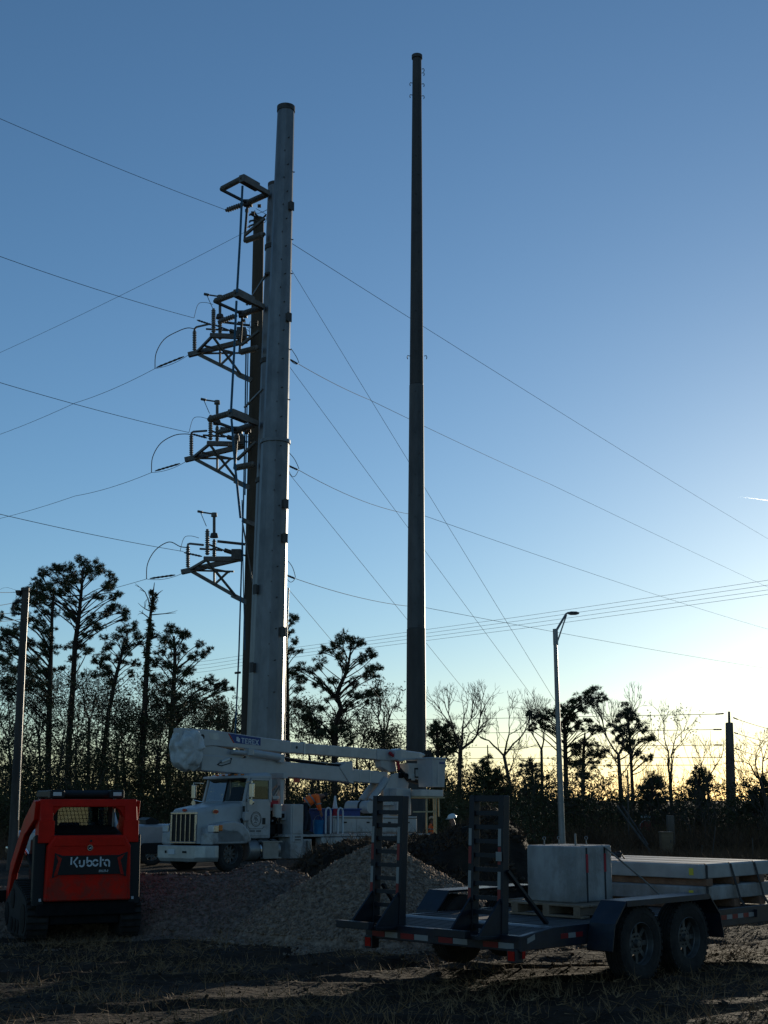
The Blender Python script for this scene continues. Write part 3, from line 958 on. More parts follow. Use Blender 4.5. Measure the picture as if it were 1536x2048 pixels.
# leafless twiggy scrub
r3 = np.random.default_rng(91)
S_ = MB()
for (x0, x1, Y0, Y1, hm, cnt) in ((1030, 1650, 72, 104, 1.55, 110), (570, 1040, 76, 104, 1.6, 45), (-40, 480, 76, 100, 2.0, 30)):
    for _ in range(cnt):
        Y = r3.uniform(Y0, Y1)
        X = (r3.uniform(x0, x1) - 768) / F * Y * CT
        lm = []
        for _k in range(2):
            branch_rec(Vector((X + r3.normal() * 0.2, Y, gz(X, Y))), Vector((r3.normal() * 0.25, r3.normal() * 0.25, 1)).normalized(), hm * r3.uniform(0.6, 1.5), 0.035, 3, r3, lm, 0.4, 0.15)
        for pts_, rs in lm:
            S_.tube(pts_, [max(0.008, q_) for q_ in rs], 3, cap=False)
tag(S_.build('twig_scrub', m_twig), 'leafless twiggy scrub along the foot of the wood', 'scrub', kind='stuff')

# dry brush in front of the wood
bp = []
for _ in range(5200):
    Y = rng.uniform(34, 82)
    px = rng.uniform(1025, 1650)
    x = (px - 768) / F * Y
    bp.append((x, Y, gz(x, Y)))
for _ in range(2200):
    Y = rng.uniform(56, 80)
    px = rng.uniform(-60, 1050)
    x = (px - 768) / F * Y
    bp.append((x, Y, gz(x, Y)))
bp = np.array(bp)
bn, bf = bp[bp[:, 1] < 68], bp[bp[:, 1] >= 68]
bv = np.concatenate([blades(bf, 6, 1.9, 0.03, rng, up=1.0), blades(bf + np.array([0, 0, 0.35]), 6, 0.5, 0.03, rng, up=0.5),
                     blades(bn, 5, 0.5, 0.022, rng, up=0.8), blades(bn[::7], 4, 0.9, 0.02, rng, up=1.0)])
tag(npmesh('dry_brush', bv, tri_faces(bv), m_brush), 'brown dry brush and tall weeds in front of the wood', 'brush', kind='stuff')

# ------------------------------------------------------------------ steel transmission poles
def pole_section(root, off, c0, c1, r0, r1, n, material, name='pole_section', rot=0.13):
    rings = []
    for c, r in ((c0, r0), (c1, r1)):
        rings.append([Vector((c.x + r * math.cos(rot + 2 * math.pi * j / n), c.y + r * math.sin(rot + 2 * math.pi * j / n), c.z)) for j in range(n)])
    return MB().loft(rings).build(name, material, root, off=off, bevel=0.025, seg=2)


def px_radius(w, p):
    d = p.y * CT + (p.z - EYE) * ST
    return w / 2 * d / F


YA, YB, YC, YR = 62.0, 66.5, 72.0, 64.0

# A: the big galvanised pole in front
A0 = at(531.5, 1480, YA)
A1, A2 = at(551, 882, YA), at(572, 222, YA)
a_slope = (A2 - A0) / (A2.z - A0.z)
A_base = A0 - a_slope * (A0.z - dz(YA) - 0.1)
ra0, ra1, ra2 = px_radius(72, A0), px_radius(55, A1), px_radius(34, A2)
rb = ra0 * 1.06
rA = thing('steel_transmission_pole', 'thick pale galvanised steel pole, front one of the left cluster', 'utility pole', A_base, 0, 'transmission poles')
pole_section(rA, A_base, A_base, A1, rb, ra1 * 1.02, 12, m_galv)
pole_section(rA, A_base, A1 + a_slope * 0.0, A2, ra1 * 0.94, ra2, 12, m_galv)
MB().lathe([(ra1 * 1.0, -0.14), (ra1 * 1.10, -0.14), (ra1 * 1.10, 0.02), (ra1 * 1.0, 0.02)], A1, n=24, ring=True).build('flange', m_galv, rA, off=A_base, smooth=True)
MB().lathe([(ra2 * 0.6, -0.05), (ra2 * 1.07, -0.05), (ra2 * 1.07, 0.22), (ra2 * 0.2, 0.26)], A2, n=24).build('cap', m_darkst, rA, off=A_base, smooth=True)


def a_axis(z):
    return A_base + a_slope * (z - A_base.z)


def a_rad(z):
    return lerp(rb, ra1 * 1.02, (z - A_base.z) / (A1.z - A_base.z)) if z < A1.z else lerp(ra1 * 0.94, ra2, (z - A1.z) / (A2.z - A1.z))


brk = None
for px, py, sx in ((573, 1012, 1), (571, 1080, 1), (567, 1266, 1), (515, 1182, -1), (507, 1337, -1), (592, 418, 1), (585, 640, 1)):
    z = at(px, py, YA).z
    c = a_axis(z)
    r = a_rad(z)
    ang = math.radians(-38 if sx > 0 else 218)
    d = Vector((math.cos(ang), math.sin(ang), 0))
    p = c + d * (r * 1.0)
    if brk is None:
        brk = MB().box(-0.06, 0.10, -0.13, 0.13, -0.19, 0.19).box(0.10, 0.14, -0.15, 0.15, -0.23, 0.23).build('mounting_bracket', m_dull, rA, bevel=0.01)
        brk.location, brk.rotation_euler = p - A_base, (0, 0, ang)
    else:
        share(brk, rA, p - A_base, (0, 0, ang))
stp = None
for i in range(44):
    z = 6 + i * 0.72
    if z > A2.z - 1:
        break
    c, r = a_axis(z), a_rad(z)
    ang = math.radians(-62 if i % 2 else -84)
    d = Vector((math.cos(ang), math.sin(ang), 0))
    if stp is None:
        stp = MB().cyl((-0.02, 0, 0), (0.09, 0, 0), 0.03, n=6).build('step_lug', m_dull, rA)
        stp.location, stp.rotation_euler = c + d * r * 0.97 - A_base, (0, 0, ang)
    else:
        share(stp, rA, c + d * r * 0.97 - A_base, (0, 0, ang))
for py in (345, 480, 548, 700, 800):
    z = at(588, py, YA).z
    c, r = a_axis(z), a_rad(z)
    share(stp, rA, c + Vector((r * 0.97, -0.05, 0)) - A_base, (0, 0, 0))

# R: the single tall pole at the right
R0, R1, R2, R3 = at(831.5, 1500, YR), at(832.3, 1258, YR), at(833, 770, YR), at(834, 116, YR)
R_base = Vector((R0.x, YR, dz(YR) + 0.1))
rR = thing('steel_transmission_pole', 'tallest dark weathered steel pole standing alone right of the cluster', 'utility pole', R_base, 0, 'transmission poles')
rr0, rr1, rr2, rr3 = px_radius(41, R0), px_radius(38, R1), px_radius(29, R2), px_radius(18, R3)
pole_section(rR, R_base, R_base, R1, rr0 * 1.05, rr1, 12, m_dull)
pole_section(rR, R_base, R1, R2, rr1 * 0.97, rr2, 12, m_mid)
pole_section(rR, R_base, R2, R3, rr2 * 0.97, rr3, 12, m_dull)
MB().lathe([(rr3 * 0.6, -0.04), (rr3 * 1.2, -0.04), (rr3 * 1.2, 0.14), (rr3 * 0.3, 0.18)], R3, n=20).build('cap', m_darkst, rR, off=R_base, smooth=True)
hk = None
for py, sx in ((146, 1), (166, -1), (190, -1), (168, 1), (192, 1), (138, 1), (712, -1), (712, 1)):
    p = at(834 + sx * (9.5 if py < 300 else 14.5), py, YR - 0.1)
    if hk is None:
        hk = MB().tube([(0, 0, 0), (0.10, 0, 0.02), (0.13, 0, -0.06), (0.10, 0, -0.16)], 0.022, 5).build('step_clip', m_darkst, rR)
        hk.location = p - R_base
    else:
        share(hk, rR, p - R_base, (0, 0, 0 if sx > 0 else math.pi))
for i in range(26):
    z = 9 + i * 1.05
    if z > R3.z - 0.5:
        break
    c = R_base.lerp(R3, (z - R_base.z) / (R3.z - R_base.z))
    r = np.interp(z, [R_base.z, R1.z, R2.z, R3.z], [rr0, rr1, rr2, rr3])
    ang = math.radians(-72 if i % 2 else -100)
    share(stp, rR, c + Vector((math.cos(ang), math.sin(ang), 0)) * r * 0.96 - R_base, (0, 0, ang), (0.7, 0.7, 0.7))

# B: second steel pole carrying the insulator frames
B0, B1 = at(520, 1480, YB), at(552, 372, YB)
b_slope = (B1 - B0) / (B1.z - B0.z)
B_base = B0 - b_slope * (B0.z - dz(YB) - 0.1)
rB = thing('steel_transmission_pole', 'grey steel pole with diamond insulator frames behind the thick pole', 'utility pole', B_base, 0, 'transmission poles')
b_r1, b_r0 = px_radius(32, B1), px_radius(58, B0)
pole_section(rB, B_base, B_base, B1, b_r0, b_r1, 12, m_galv)
MB().lathe([(b_r1 * 0.5, -0.05), (b_r1 * 1.03, -0.05), (b_r1 * 1.03, 0.12), (b_r1 * 0.2, 0.16)], B1, n=16).build('cap', m_dull, rB, off=B_base)
for py in (496, 724, 962):
    z = at(537, py, YB).z
    c = B_base + b_slope * (z - B_base.z)
    r = lerp(b_r0, b_r1, (z - B_base.z) / (B1.z - B_base.z))
    MB().lathe([(r * 0.96, -0.12), (r * 1.12, -0.12), (r * 1.12, 0.12), (r * 0.96, 0.12)], c, n=14, ring=True).build('clamp_band', m_dull, rB, off=B_base)


def insulator(p, q, r, parent, off, name='insulator', sheds=12, cap=0.1):
    """ribbed post insulator with metal end fittings, the fittings as sub-parts"""
    p, q = Vector(p), Vector(q)
    L = (q - p).length
    prof = [(r * 0.55, cap * 0.6)]
    for i in range(sheds):
        h = cap + (L - 2 * cap) * i / sheds
        st = (L - 2 * cap) / sheds
        prof += [(r * 0.62, h), (r, h + st * 0.25), (r * 0.98, h + st * 0.45), (r * 0.62, h + st * 0.6)]
    prof.append((r * 0.55, L - cap * 0.6))
    o = MB().lathe(prof, p, q - p, 10).build(name, m_insul, parent, off=off, smooth=True)
    d = (q - p).normalized()
    for a, s in ((p, 1), (q, -1)):
        MB().cyl(a, a + d * s * cap, r * 0.62, r * 0.5, 8).build('end_fitting', m_darkst, o, off=off)
    return o


for lv in (dict(L=(442, 379), T=(484, 357), R=(537, 387), B=(495, 406), f0=(452, 421), f1=(489, 408), i0=(489, 482), i1=(529, 468), b0=(490, 470), b1=(529, 437)),
           dict(L=(429, 603), T=(473, 586), R=(527, 614), B=(485, 628), f0=(437, 644), f1=(473, 631), i0=(479, 705), i1=(519, 695), b0=(482, 690), b1=(518, 662)),
           dict(L=(417, 839), T=(462, 826), R=(515, 847), B=(475, 860), f0=(436, 865), f1=(468, 857), i0=(469, 936), i1=(511, 928), b0=(475, 919), b1=(512, 884))):
    Rr = at(*lv['R'], YB - 0.5)
    z0 = Rr.z
    Lp, Tp, Bp = atz(*lv['L'], z0), atz(*lv['T'], z0), atz(*lv['B'], z0)
    fr = MB().bar(Tp, Rr, 0.20, 0.26).bar(Tp.lerp(Rr, -0.02), Tp.lerp(Rr, 0.58), 0.34, 0.40).build('insulator_frame', m_beam, rB, off=B_base, bevel=0.01)
    MB().bar(Lp, Bp, 0.12, 0.12).build('cross_arm', m_darkst, fr, off=B_base)
    MB().box(Bp.x - 0.2, Bp.x + 0.25, Bp.y - 0.15, Bp.y + 0.15, Bp.z - 0.18, Bp.z + 0.16).build('clamp', m_darkst, fr, off=B_base, bevel=0.02)
    insulator(Lp, Tp, 0.16, rB, B_base)
    insulator(Bp, Rr, 0.17, rB, B_base)
    Yb = Bp.y
    f0, f1 = at(*lv['f0'], Yb + 0.6), at(*lv['f1'], Yb)
    insulator(f0, f1, 0.15, rB, B_base, sheds=7)
    i0, i1 = at(*lv['i0'], Yb - 0.4), at(*lv['i1'], YB - 0.6)
    insulator(i0, i1, 0.17, rB, B_base)
    MB().tube([Bp, i0], 0.07, 6).build('drop_rod', m_darkst, rB, off=B_base)
    MB().bar(at(*lv['b0'], Yb - 0.4), at(*lv['b1'], YB - 0.6), 0.13, 0.13).build('brace', m_beam, rB, off=B_base)
    # loose fittings and jumper tails
    j = MB()
    jr = np.random.default_rng(int(lv['L'][1]))
    for k in range(7):
        p = Bp + Vector((jr.uniform(-0.3, 0.9), jr.normal() * 0.15, jr.uniform(-1.1, -0.15)))
        q = p + Vector((jr.normal() * 0.5, jr.normal() * 0.2, jr.normal() * 0.35))
        j.tube(bent(p, q, jr, 5, 0.35), 0.015, 4)
    for k in range(4):
        p = Bp + Vector((jr.uniform(-0.2, 0.8), jr.normal() * 0.1, jr.uniform(-0.6, -0.1)))
        j.box(p.x - 0.08, p.x + 0.1, p.y - 0.06, p.y + 0.06, p.z - 0.07, p.z + 0.08)
    j.build('jumper_fittings', m_darkst, rB, off=B_base)
# diagonal bright braces between B and C
for a, b in (((493, 610), (533, 548)), ((489, 815), (525, 778))):
    MB().bar(at(*a, YB + 0.8), at(*b, YB - 0.4), 0.09, 0.09).build('brace', m_alu, rB, off=B_base)
MB().tube([at(531, 548, YB - 0.4), at(538, 546, YB - 0.6)], 0.09, 6).build('brace_lug', m_darkst, rB, off=B_base)

# C: tan concrete pole with the switch platforms
C0, C1 = at(499, 1480, YC), at(517.5, 436, YC)
c_slope = (C1 - C0) / (C1.z - C0.z)
C_base = C0 - c_slope * (C0.z - dz(YC) - 0.1)
rC = thing('concrete_pole', 'brown concrete pole carrying three switch platforms left of the cluster', 'utility pole', C_base, 0, 'transmission poles')
pole_section(rC, C_base, C_base, C1, px_radius(40, C0), px_radius(22, C1), 8, m_conc_pole, 'pole_shaft', rot=math.pi / 8)
hook = MB()
for px, py, qx, qy in ((508, 432, 500, 428), (510, 440, 500, 442), (509, 448, 499, 452), (512, 430, 508, 424), (526, 436, 532, 430)):
    hook.tube([at(px + 4, py + 3, YC - 0.4), at(px, py, YC - 0.5), at(qx, qy, YC - 0.6), at(qx - 1, qy + 3, YC - 0.6)], 0.06, 5)
hook.build('top_hooks', m_darkst, rC, off=C_base)

u0 = at(377, 710, YC + 0.5)
zp = u0.z
YF, YN = YC + 0.8, YC - 1.6
plat = None


def pf(px, py, near=0.0):
    return at(px, py, lerp(YF, YN, near))


def platform():
    pass


P1 = MB()
P1.bar(pf(377, 710), pf(492, 681, 0.2), 0.30, 0.24)
beams = [('beam', MB().bar(pf(377, 710), pf(494, 681, 0.2), 0.26, 0.26)),
         ('beam', MB().bar(pf(420, 671, 1), pf(492, 674, 0.8), 0.24, 0.24)),
         ('cross_tie', MB().bar(pf(393, 705), pf(423, 674, 1), 0.13, 0.13)),
         ('cross_tie', MB().bar(pf(410, 692, 0.5), pf(470, 706, 0.3), 0.10, 0.10)),
         ('cross_tie', MB().bar(pf(404, 707, 0), pf(478, 706, 0.2), 0.09, 0.09)),
         ('lower_strut', MB().bar(pf(396, 708), pf(484, 752, 0.3), 0.19, 0.19)),
         ('post', MB().bar(pf(440, 700, 0.2), pf(440, 730, 0.2), 0.11, 0.11)),
         ('diagonal', MB().bar(pf(441, 730, 0.2), pf(468, 704, 0.3), 0.10, 0.10)),
         ('diagonal', MB().bar(pf(427, 675, 1), pf(481, 748, 0.4), 0.10, 0.10)),
         ('bracket', MB().bar(pf(476, 749, 0.3), pf(506, 762, 0.4), 0.36, 0.26)),
         ('operating_gear', MB().box(*sum([[pf(476, 676, .6).x, pf(494, 676, .6).x], [YC - 1.4, YC - 0.6], [pf(480, 682, .6).z, pf(480, 663, .6).z]], []))),
         ('operating_gear', MB().bar(pf(460, 662, .5), pf(480, 668, .5), 0.28, 0.2)),
         ('blade_rod', MB().tube([pf(412, 658, .6), pf(430, 659, .6), pf(456, 661, .6)], 0.055, 6)),
         ('blade_rod', MB().tube([pf(446, 644, .6), pf(500, 651, .5)], 0.075, 6)),
         ('blade_rod', MB().tube([pf(430, 650, .6), pf(456, 660, .6), pf(500, 672, .5)], 0.05, 6)),
         ('bus_bar', MB().tube([pf(389, 658), pf(393, 654, .2), pf(419, 648, .8)], 0.06, 6)),
         ('mast', MB().cyl(pf(440, 632, .6), pf(440, 596, .6), 0.08, n=8)),
         ('mast_head', MB().cyl(pf(440, 598, .6), pf(440, 591, .6), 0.17, 0.15, n=10)),
         ('mast_collar', MB().cyl(pf(440, 637, .6), pf(440, 629, .6), 0.24, 0.18, n=10)),
         ('lamp_arm', MB().tube([pf(438, 593, .6), pf(412, 589, .6)], 0.045, 5)),
         ('lamp_box', MB().bar(pf(408, 588, .6), pf(418, 590, .6), 0.14, 0.11)),
         ('tie_wire', MB().tube([pf(414, 591, .6), pf(425, 616, .6)], 0.018, 4))]
insl = [((389, 702), (389, 660), 0.0, 0.13), ((427, 666), (427, 617), 0.9, 0.14), ((440, 680), (440, 640), 0.6, 0.13)]
dzs = [0.0, at(371.5, 923.5, YF).z - zp, at(362, 1148, YF).z - zp]
for li, drop in enumerate(dzs):
    root_pl = None
    for nm, mb in beams:
        if li == 0:
            o = mb.build(nm, m_beam if nm not in ('operating_gear', 'blade_rod', 'mast_collar', 'lamp_box', 'tie_wire') else m_darkst, rC, off=C_base)
            if nm == 'beam' and root_pl is None:
                o.name = 'switch_platform'
                root_pl = o
            elif root_pl is not None:
                o.parent = root_pl
            mb.obj = o
        else:
            o = mb.obj.copy()
            COL.objects.link(o)
            if root_pl is None:
                root_pl = o
                o.parent = rC
                o.location = (0, 0, drop)
            else:
                o.parent = root_pl
    for a, b, nr, r in insl:
        p, q = pf(*a, nr), pf(*b, nr)
        if li == 0:
            L = (q - p).length
            prof = [(r * 0.5, 0.02)]
            for i in range(11):
                h = 0.06 + (L - 0.12) * i / 11
                s_ = (L - 0.12) / 11
                prof += [(r * 0.62, h), (r, h + s_ * 0.3), (r * 0.62, h + s_ * 0.62)]
            prof.append((r * 0.5, L))
            o = MB().lathe(prof, p, q - p, 10).build('post_insulator', m_insul, root_pl, off=C_base, smooth=True)
            platform.__dict__.setdefault('ins', []).append(o)
    if li:
        for o in platform.ins:
            c = o.copy()
            COL.objects.link(c)
            c.parent = root_pl
# risers and conduits beside C
for pts_, r in (([(492, 705), (490, 860), (487, 1000), (484, 1100), (478, 1300), (470, 1480)], 0.045), ([(496, 705), (493, 880), (490, 990)], 0.035), ([(484, 1000), (487, 1180), (490, 1300)], 0.03)):
    MB().tube([at(*p, YC - 1.0) for p in pts_], r, 6).build('riser_rod', m_rope, rC, off=C_base)
MB().tube([at(481, 1345, YC - 1), at(470, 1346, YC - 1.2)], 0.06, 6).build('riser_clip', m_darkst, rC, off=C_base)
MB().bar(at(485, 1040, YC - 0.8), at(515, 1052, YC - 0.8), 0.3, 0.22).build('rod_bracket', m_beam, rC, off=C_base)
MB().tube([at(486, 1050, YC - 1), at(505, 1165, YC - 1.0)], 0.045, 6).build('rod_stay', m_beam, rC, off=C_base)
for pts_, lb in (([(485, 372), (480, 480), (474, 585)], 'long blue hoisting rod hanging from the top insulator frame'), ([(473, 602), (468, 710), (462, 824)], 'long blue hoisting rod hanging from the middle insulator frame'), ([(463, 838), (470, 930), (481, 1036)], 'long blue hoisting rod hanging from the bottom insulator frame')):
    o = MB().tube([at(*p, YB - 4.0) for p in pts_], 0.062, 6).build('hoisting_rod', m_rope)
    tag(o, lb, 'rod', 'blue rods beside the poles')
# tall thin grounding rod right of the thick pole
o = MB().tube([at(577, 1176, YA + 6), at(571, 1330, YA + 6), at(569, 1490, YA + 6), at(568.5, 1600, YA + 6)], 0.045, 6).build('hot_stick', m_alu)
tag(o, 'tall pale rod standing just right of the thick steel pole', 'rod')


# ------------------------------------------------------------------ wires
def wire(label, pts, r=0.012, sag=0.0, group='overhead wires', name='overhead_wire', m=None, k=14):
    """pts: (px, py, Y) control points, drawn as one cable"""
    w = [at(*p) for p in pts]
    if name == 'jumper_cable':
        e = [w[0]] + w + [w[-1]]
        w2_ = []
        for i in range(1, len(e) - 2):
            for j in range(5):
                t = j / 5
                w2_.append(0.5 * ((2 * e[i]) + (e[i + 1] - e[i - 1]) * t + (2 * e[i - 1] - 5 * e[i] + 4 * e[i + 1] - e[i + 2]) * t * t + (3 * e[i] - e[i - 1] - 3 * e[i + 1] + e[i + 2]) * t ** 3))
        w = w2_ + [w[-1]]
        k = 1
    out = []
    for a, b in zip(w, w[1:]):
        for i in range(k):
            t = i / k
            p = a.lerp(b, t)
            p.z -= sag * 4 * t * (1 - t)
            out.append(p)
    out.append(w[-1])
    o = MB().tube(out, r * (1.0 if name == 'jumper_cable' else 0.62), 5).build(name, m or m_wire)
    return tag(o, label, 'wire', group)


wire('top conductor rising to the upper left from the top insulator', [(-60, 211, 52), (452, 420, 66)], 0.020, 0.12)
wire('conductor from the upper platform to the left edge at middle sky', [(-60, 491, 55), (388, 636, 71)], 0.022, 0.15)
wire('guy wire from the brown pole top sloping down left', [(-60, 732, 90), (494, 462, 72)], 0.018, 0.2)
wire('conductor dropping left from the tip of the upper platform', [(-60, 889, 100), (150, 806, 84), (310, 737, 74), (378, 709, 72.5)], 0.022, 0.15)
wire('conductor from the middle platform to the left edge', [(-60, 747, 55), (378, 865, 71)], 0.022, 0.12)
wire('conductor dropping left from the tip of the middle platform', [(-60, 1050, 100), (150, 992, 84), (303, 945, 74), (372, 923, 72.5)], 0.022, 0.15)
wire('conductor from the lower platform to the left edge', [(-60, 1014, 55), (367, 1103, 71)], 0.022, 0.1)
wire('conductor from the lower platform tip vanishing into the pines', [(60, 1212, 100), (293, 1158, 75), (362, 1148, 72.5)], 0.022, 0.15)
for li, (a, b, lb) in enumerate((((310, 737), (389, 658), 'upper'), ((303, 945), (385, 870), 'middle'), ((293, 1158), (374, 1095), 'lower'))):
    p = [(a[0], a[1], 74), (a[0] + 2, a[1] - 30, 74), (a[0] + 18, a[1] - 58, 73.5), (a[0] + 45, a[1] - 74, 73), (b[0] - 14, b[1] - 2, 72.8), (b[0], b[1], 72.8)]
    wire('looping jumper cable at the tip of the %s platform' % lb, p, 0.026, 0, 'platform jumpers', 'jumper_cable', k=3)
    q = [(388, 636), (378, 865), (360, 1103)][li]
    wire('thin arched jumper above the %s platform' % lb, [(q[0], q[1], 71), (q[0] + 8, q[1] - 27, 70.7), (q[0] + 22, q[1] - 31, 70.5), (q[0] + 38, q[1] - 27, 70.5)], 0.014, 0, 'platform jumpers', 'jumper_cable', k=3)
    MB_ = MB()
    o = None
# strain insulators on the platform conductors
si = 0
for a, b, lb in (((313, 735, 73.8), (368, 713, 72.7), 'left tip of the upper platform'), ((310, 942, 73.8), (360, 927, 72.7), 'left tip of the middle platform'), ((300, 1157, 74.6), (350, 1150, 72.7), 'left tip of the lower platform'),
                 ((394, 640, 71), (424, 650, 70.4), 'upper platform toward the left'), ((384, 868, 71), (414, 876, 70.4), 'middle platform toward the left'), ((368, 1105, 71), (404, 1113, 70.4), 'lower platform toward the left'),
                 ((580, 719, 70), (596, 728, 70), 'right of the thick pole at the upper level'), ((576, 931, 70), (596, 940, 70), 'right of the thick pole at the middle level'), ((572, 1150, 70), (590, 1157, 70), 'right of the thick pole at the lower level'),
                 ((1430, 1428.5, 98), (1448, 1427, 98), 'left of the far grey pole top'), ((1426, 1459, 98), (1444, 1459, 98), 'left of the far grey pole at its shoulder'), ((1428, 1490, 98), (1446, 1490, 98), 'left of the far grey pole below its shoulder'),
                 ((1466, 1435, 98), (1476, 1439, 98), 'right of the far grey pole top'), ((1468, 1465, 98), (1477, 1468, 98), 'right of the far grey pole at its shoulder'), ((1469, 1496, 98), (1478, 1500, 98), 'right of the far grey pole below its shoulder')):
    p, q = at(*a), at(*b)
    d = q - p
    mb = MB().tube([p + d * (t / 12) for t in range(13)], [0.025] + [0.062 if t % 2 else 0.042 for t in range(11)] + [0.025], 8)
    tag(mb.build('strain_insulator', m_darkst, smooth=True), 'dark strain insulator ' + lb, 'insulator', 'strain insulators')
wire('upper conductor running right behind the tall dark pole', [(560, 472, 70), (1620, 1126, 230)], 0.026, 0.4)
wire('second conductor running right from the upper platform level', [(580, 719, 70), (597, 728, 70.3), (740, 800, 84), (1100, 968, 135), (1620, 1213, 240)], 0.026, 0.1)
wire('third conductor running right from the middle platform level', [(574, 930, 70), (597, 940, 70.3), (850, 1032, 98), (1620, 1281, 240)], 0.026, 0.5)
wire('fourth conductor running right from the lower platform level', [(570, 1148, 70), (590, 1157, 70.3), (850, 1215, 98), (1620, 1349, 240)], 0.026, 0.3)
for a, b, lb in (((583, 540, 68), (1118, 1415, 84), 'steepest guy wire reaching down behind the street lamp'), ((578, 732, 68), (1092, 1430, 88), 'second guy wire ending left of the street lamp'), ((574, 942, 68), (985, 1450, 90), 'third guy wire ending in the bare tree'), ((574, 1175, 68), (780, 1420, 90), 'lowest guy wire ending left of the tall dark pole')):
    wire(lb, [a, b, (b[0] + (b[0] - a[0]) * 0.35, b[1] + (b[1] - a[1]) * 0.35, b[2] + 6)], 0.018, 0.0, 'guy wires', 'guy_wire')
for lb, q in (('upper platform', ((598, 726, 70.3), (594, 716, 70.2), (588, 706, 70.1), (582, 697, 70))), ('middle platform', ((598, 938, 70.3), (594, 928, 70.2), (588, 917, 70.1), (578, 905, 70))), ('lower platform', ((591, 1155, 70.3), (588, 1143, 70.2), (583, 1131, 70.1), (574, 1120, 70)))):
    wire('short jumper right of the thick pole at the level of the ' + lb, q, 0.018, 0, 'platform jumpers', 'jumper_cable', k=3)
for i, (l, r, rr_) in enumerate(((1345, 1160, 'topmost'), (1353, 1170, 'second'), (1361, 1180, 'third'), (1368, 1189, 'lowest'))):
    w_ = [(40, l + 18, 210), (420, 1321 + i * 7, 190), (576, 1297 + i * 6.4, 180), (1036, 1234 + i * 8, 160), (1620, r - 12, 140)]
    wire('%s of four parallel far wires crossing the whole sky' % rr_, w_, 0.032, 0.0, 'far distribution wires', k=8)
for y0, y1, lb in ((1443, 1428, 'highest'), (1470, 1459, 'second highest'), (1497, 1490, 'middle'), (1517, 1515, 'second lowest'), (1532, 1530, 'lowest')):
    wire('%s level wire running left from the far grey pole' % lb, [(560, y0, 170), (1000, (y0 + y1) / 2 + 1, 140), (1444, y1, 98)], 0.040, 0.0, 'wires of the far grey pole')
for a, b, lb in (((1476, 1439), (1620, 1476), 'highest'), ((1477, 1468), (1620, 1500), 'middle'), ((1478, 1500), (1620, 1535), 'lowest')):
    wire('%s wire leaving the far grey pole to the right' % lb, [(*a, 98), (*b, 80)], 0.034, 0.1, 'wires of the far grey pole')
wire('slack guy wire right of the far grey pole', [(1468, 1445, 98), (1498, 1500, 98), (1530, 1570, 98), (1560, 1650, 98)], 0.016, 0, 'wires of the far grey pole', 'guy_wire', k=4)
wire('second guy wire low on the far grey pole', [(1470, 1508, 98), (1500, 1560, 98), (1530, 1620, 98)], 0.016, 0, 'wires of the far grey pole', 'guy_wire', k=4)
wire('thin drop wire hanging left of the far grey pole', [(1448, 1480, 98), (1443, 1520, 98), (1430, 1600, 98), (1428, 1650, 98)], 0.014, 0, 'wires of the far grey pole', 'guy_wire', k=4)

# ------------------------------------------------------------------ far grey pole, street lamp, wooden utility pole
YG = 98
g0, g1, g2 = at(1464, 1690, YG), at(1458.5, 1446, YG), at(1458, 1423, YG)
G_base = Vector((g0.x, YG, dz(YG)))
rG = thing('concrete_pole', 'far grey concrete pole with a stepped narrow top at the right', 'utility pole', G_base)
pole_section(rG, G_base, G_base, g1, 0.44, 0.29, 8, m_grey_pole, 'pole_shaft')
pole_section(rG, G_base, g1, g2, 0.10, 0.09, 8, m_grey_pole, 'pole_top')
MB().lathe([(0.1, -0.1), (0.25, -0.1), (0.25, 0.03), (0.1, 0.03)], g1, n=10, ring=True).build('collar', m_darkst, rG, off=G_base)

YL = 60
l0, l1 = at(1124.5, 1690, YL), at(1110, 1268, YL)
L_base = Vector((l0.x + 0.03, YL, dz(YL) + 0.15))
rL = thing('street_lamp', 'tall aluminium street lamp with a single slanted arm', 'street lamp', L_base)
MB().tube([L_base, l0, l1], [0.165, 0.145, 0.085], 14).build('pole', m_alu, rL, off=L_base, smooth=True)
MB().cyl(L_base, L_base + Vector((0, 0, 0.28)), 0.26, 0.2, 14).build('base_cover', m_alu, rL, off=L_base)
MB().cyl(at(1111.5, 1290, YL), at(1110.5, 1258, YL), 0.115, n=10).build('arm_collar', m_alu, rL, off=L_base)
arm = [at(1111, 1264, YL), at(1122, 1245, YL), at(1132, 1228, YL), at(1136, 1225.5, YL), at(1141, 1225.5, YL)]
MB().tube(arm, [0.055, 0.05, 0.045, 0.042, 0.04], 8).build('lamp_arm', m_alu, rL, off=L_base, smooth=True)
MB().tube([at(1114, 1286, YL), at(1122, 1262, YL), at(1133, 1230, YL)], 0.035, 6).build('arm_brace', m_alu, rL, off=L_base, smooth=True)
h0 = at(1139, 1226.5, YL)
MB().loft([[(h0.x + x, YL + y * w, h0.z + z * hh) for y, z in ((-0.16, -0.5), (0.16, -0.5), (0.16, 0.3), (0.08, 0.6), (-0.08, 0.6), (-0.16, 0.3))] for x, w, hh in ((-0.05, 0.4, 0.09), (0.06, 0.85, 0.13), (0.3, 1.0, 0.12), (0.42, 0.8, 0.06))]).build('lamp_head', m_dull, rL, off=L_base, smooth=True)

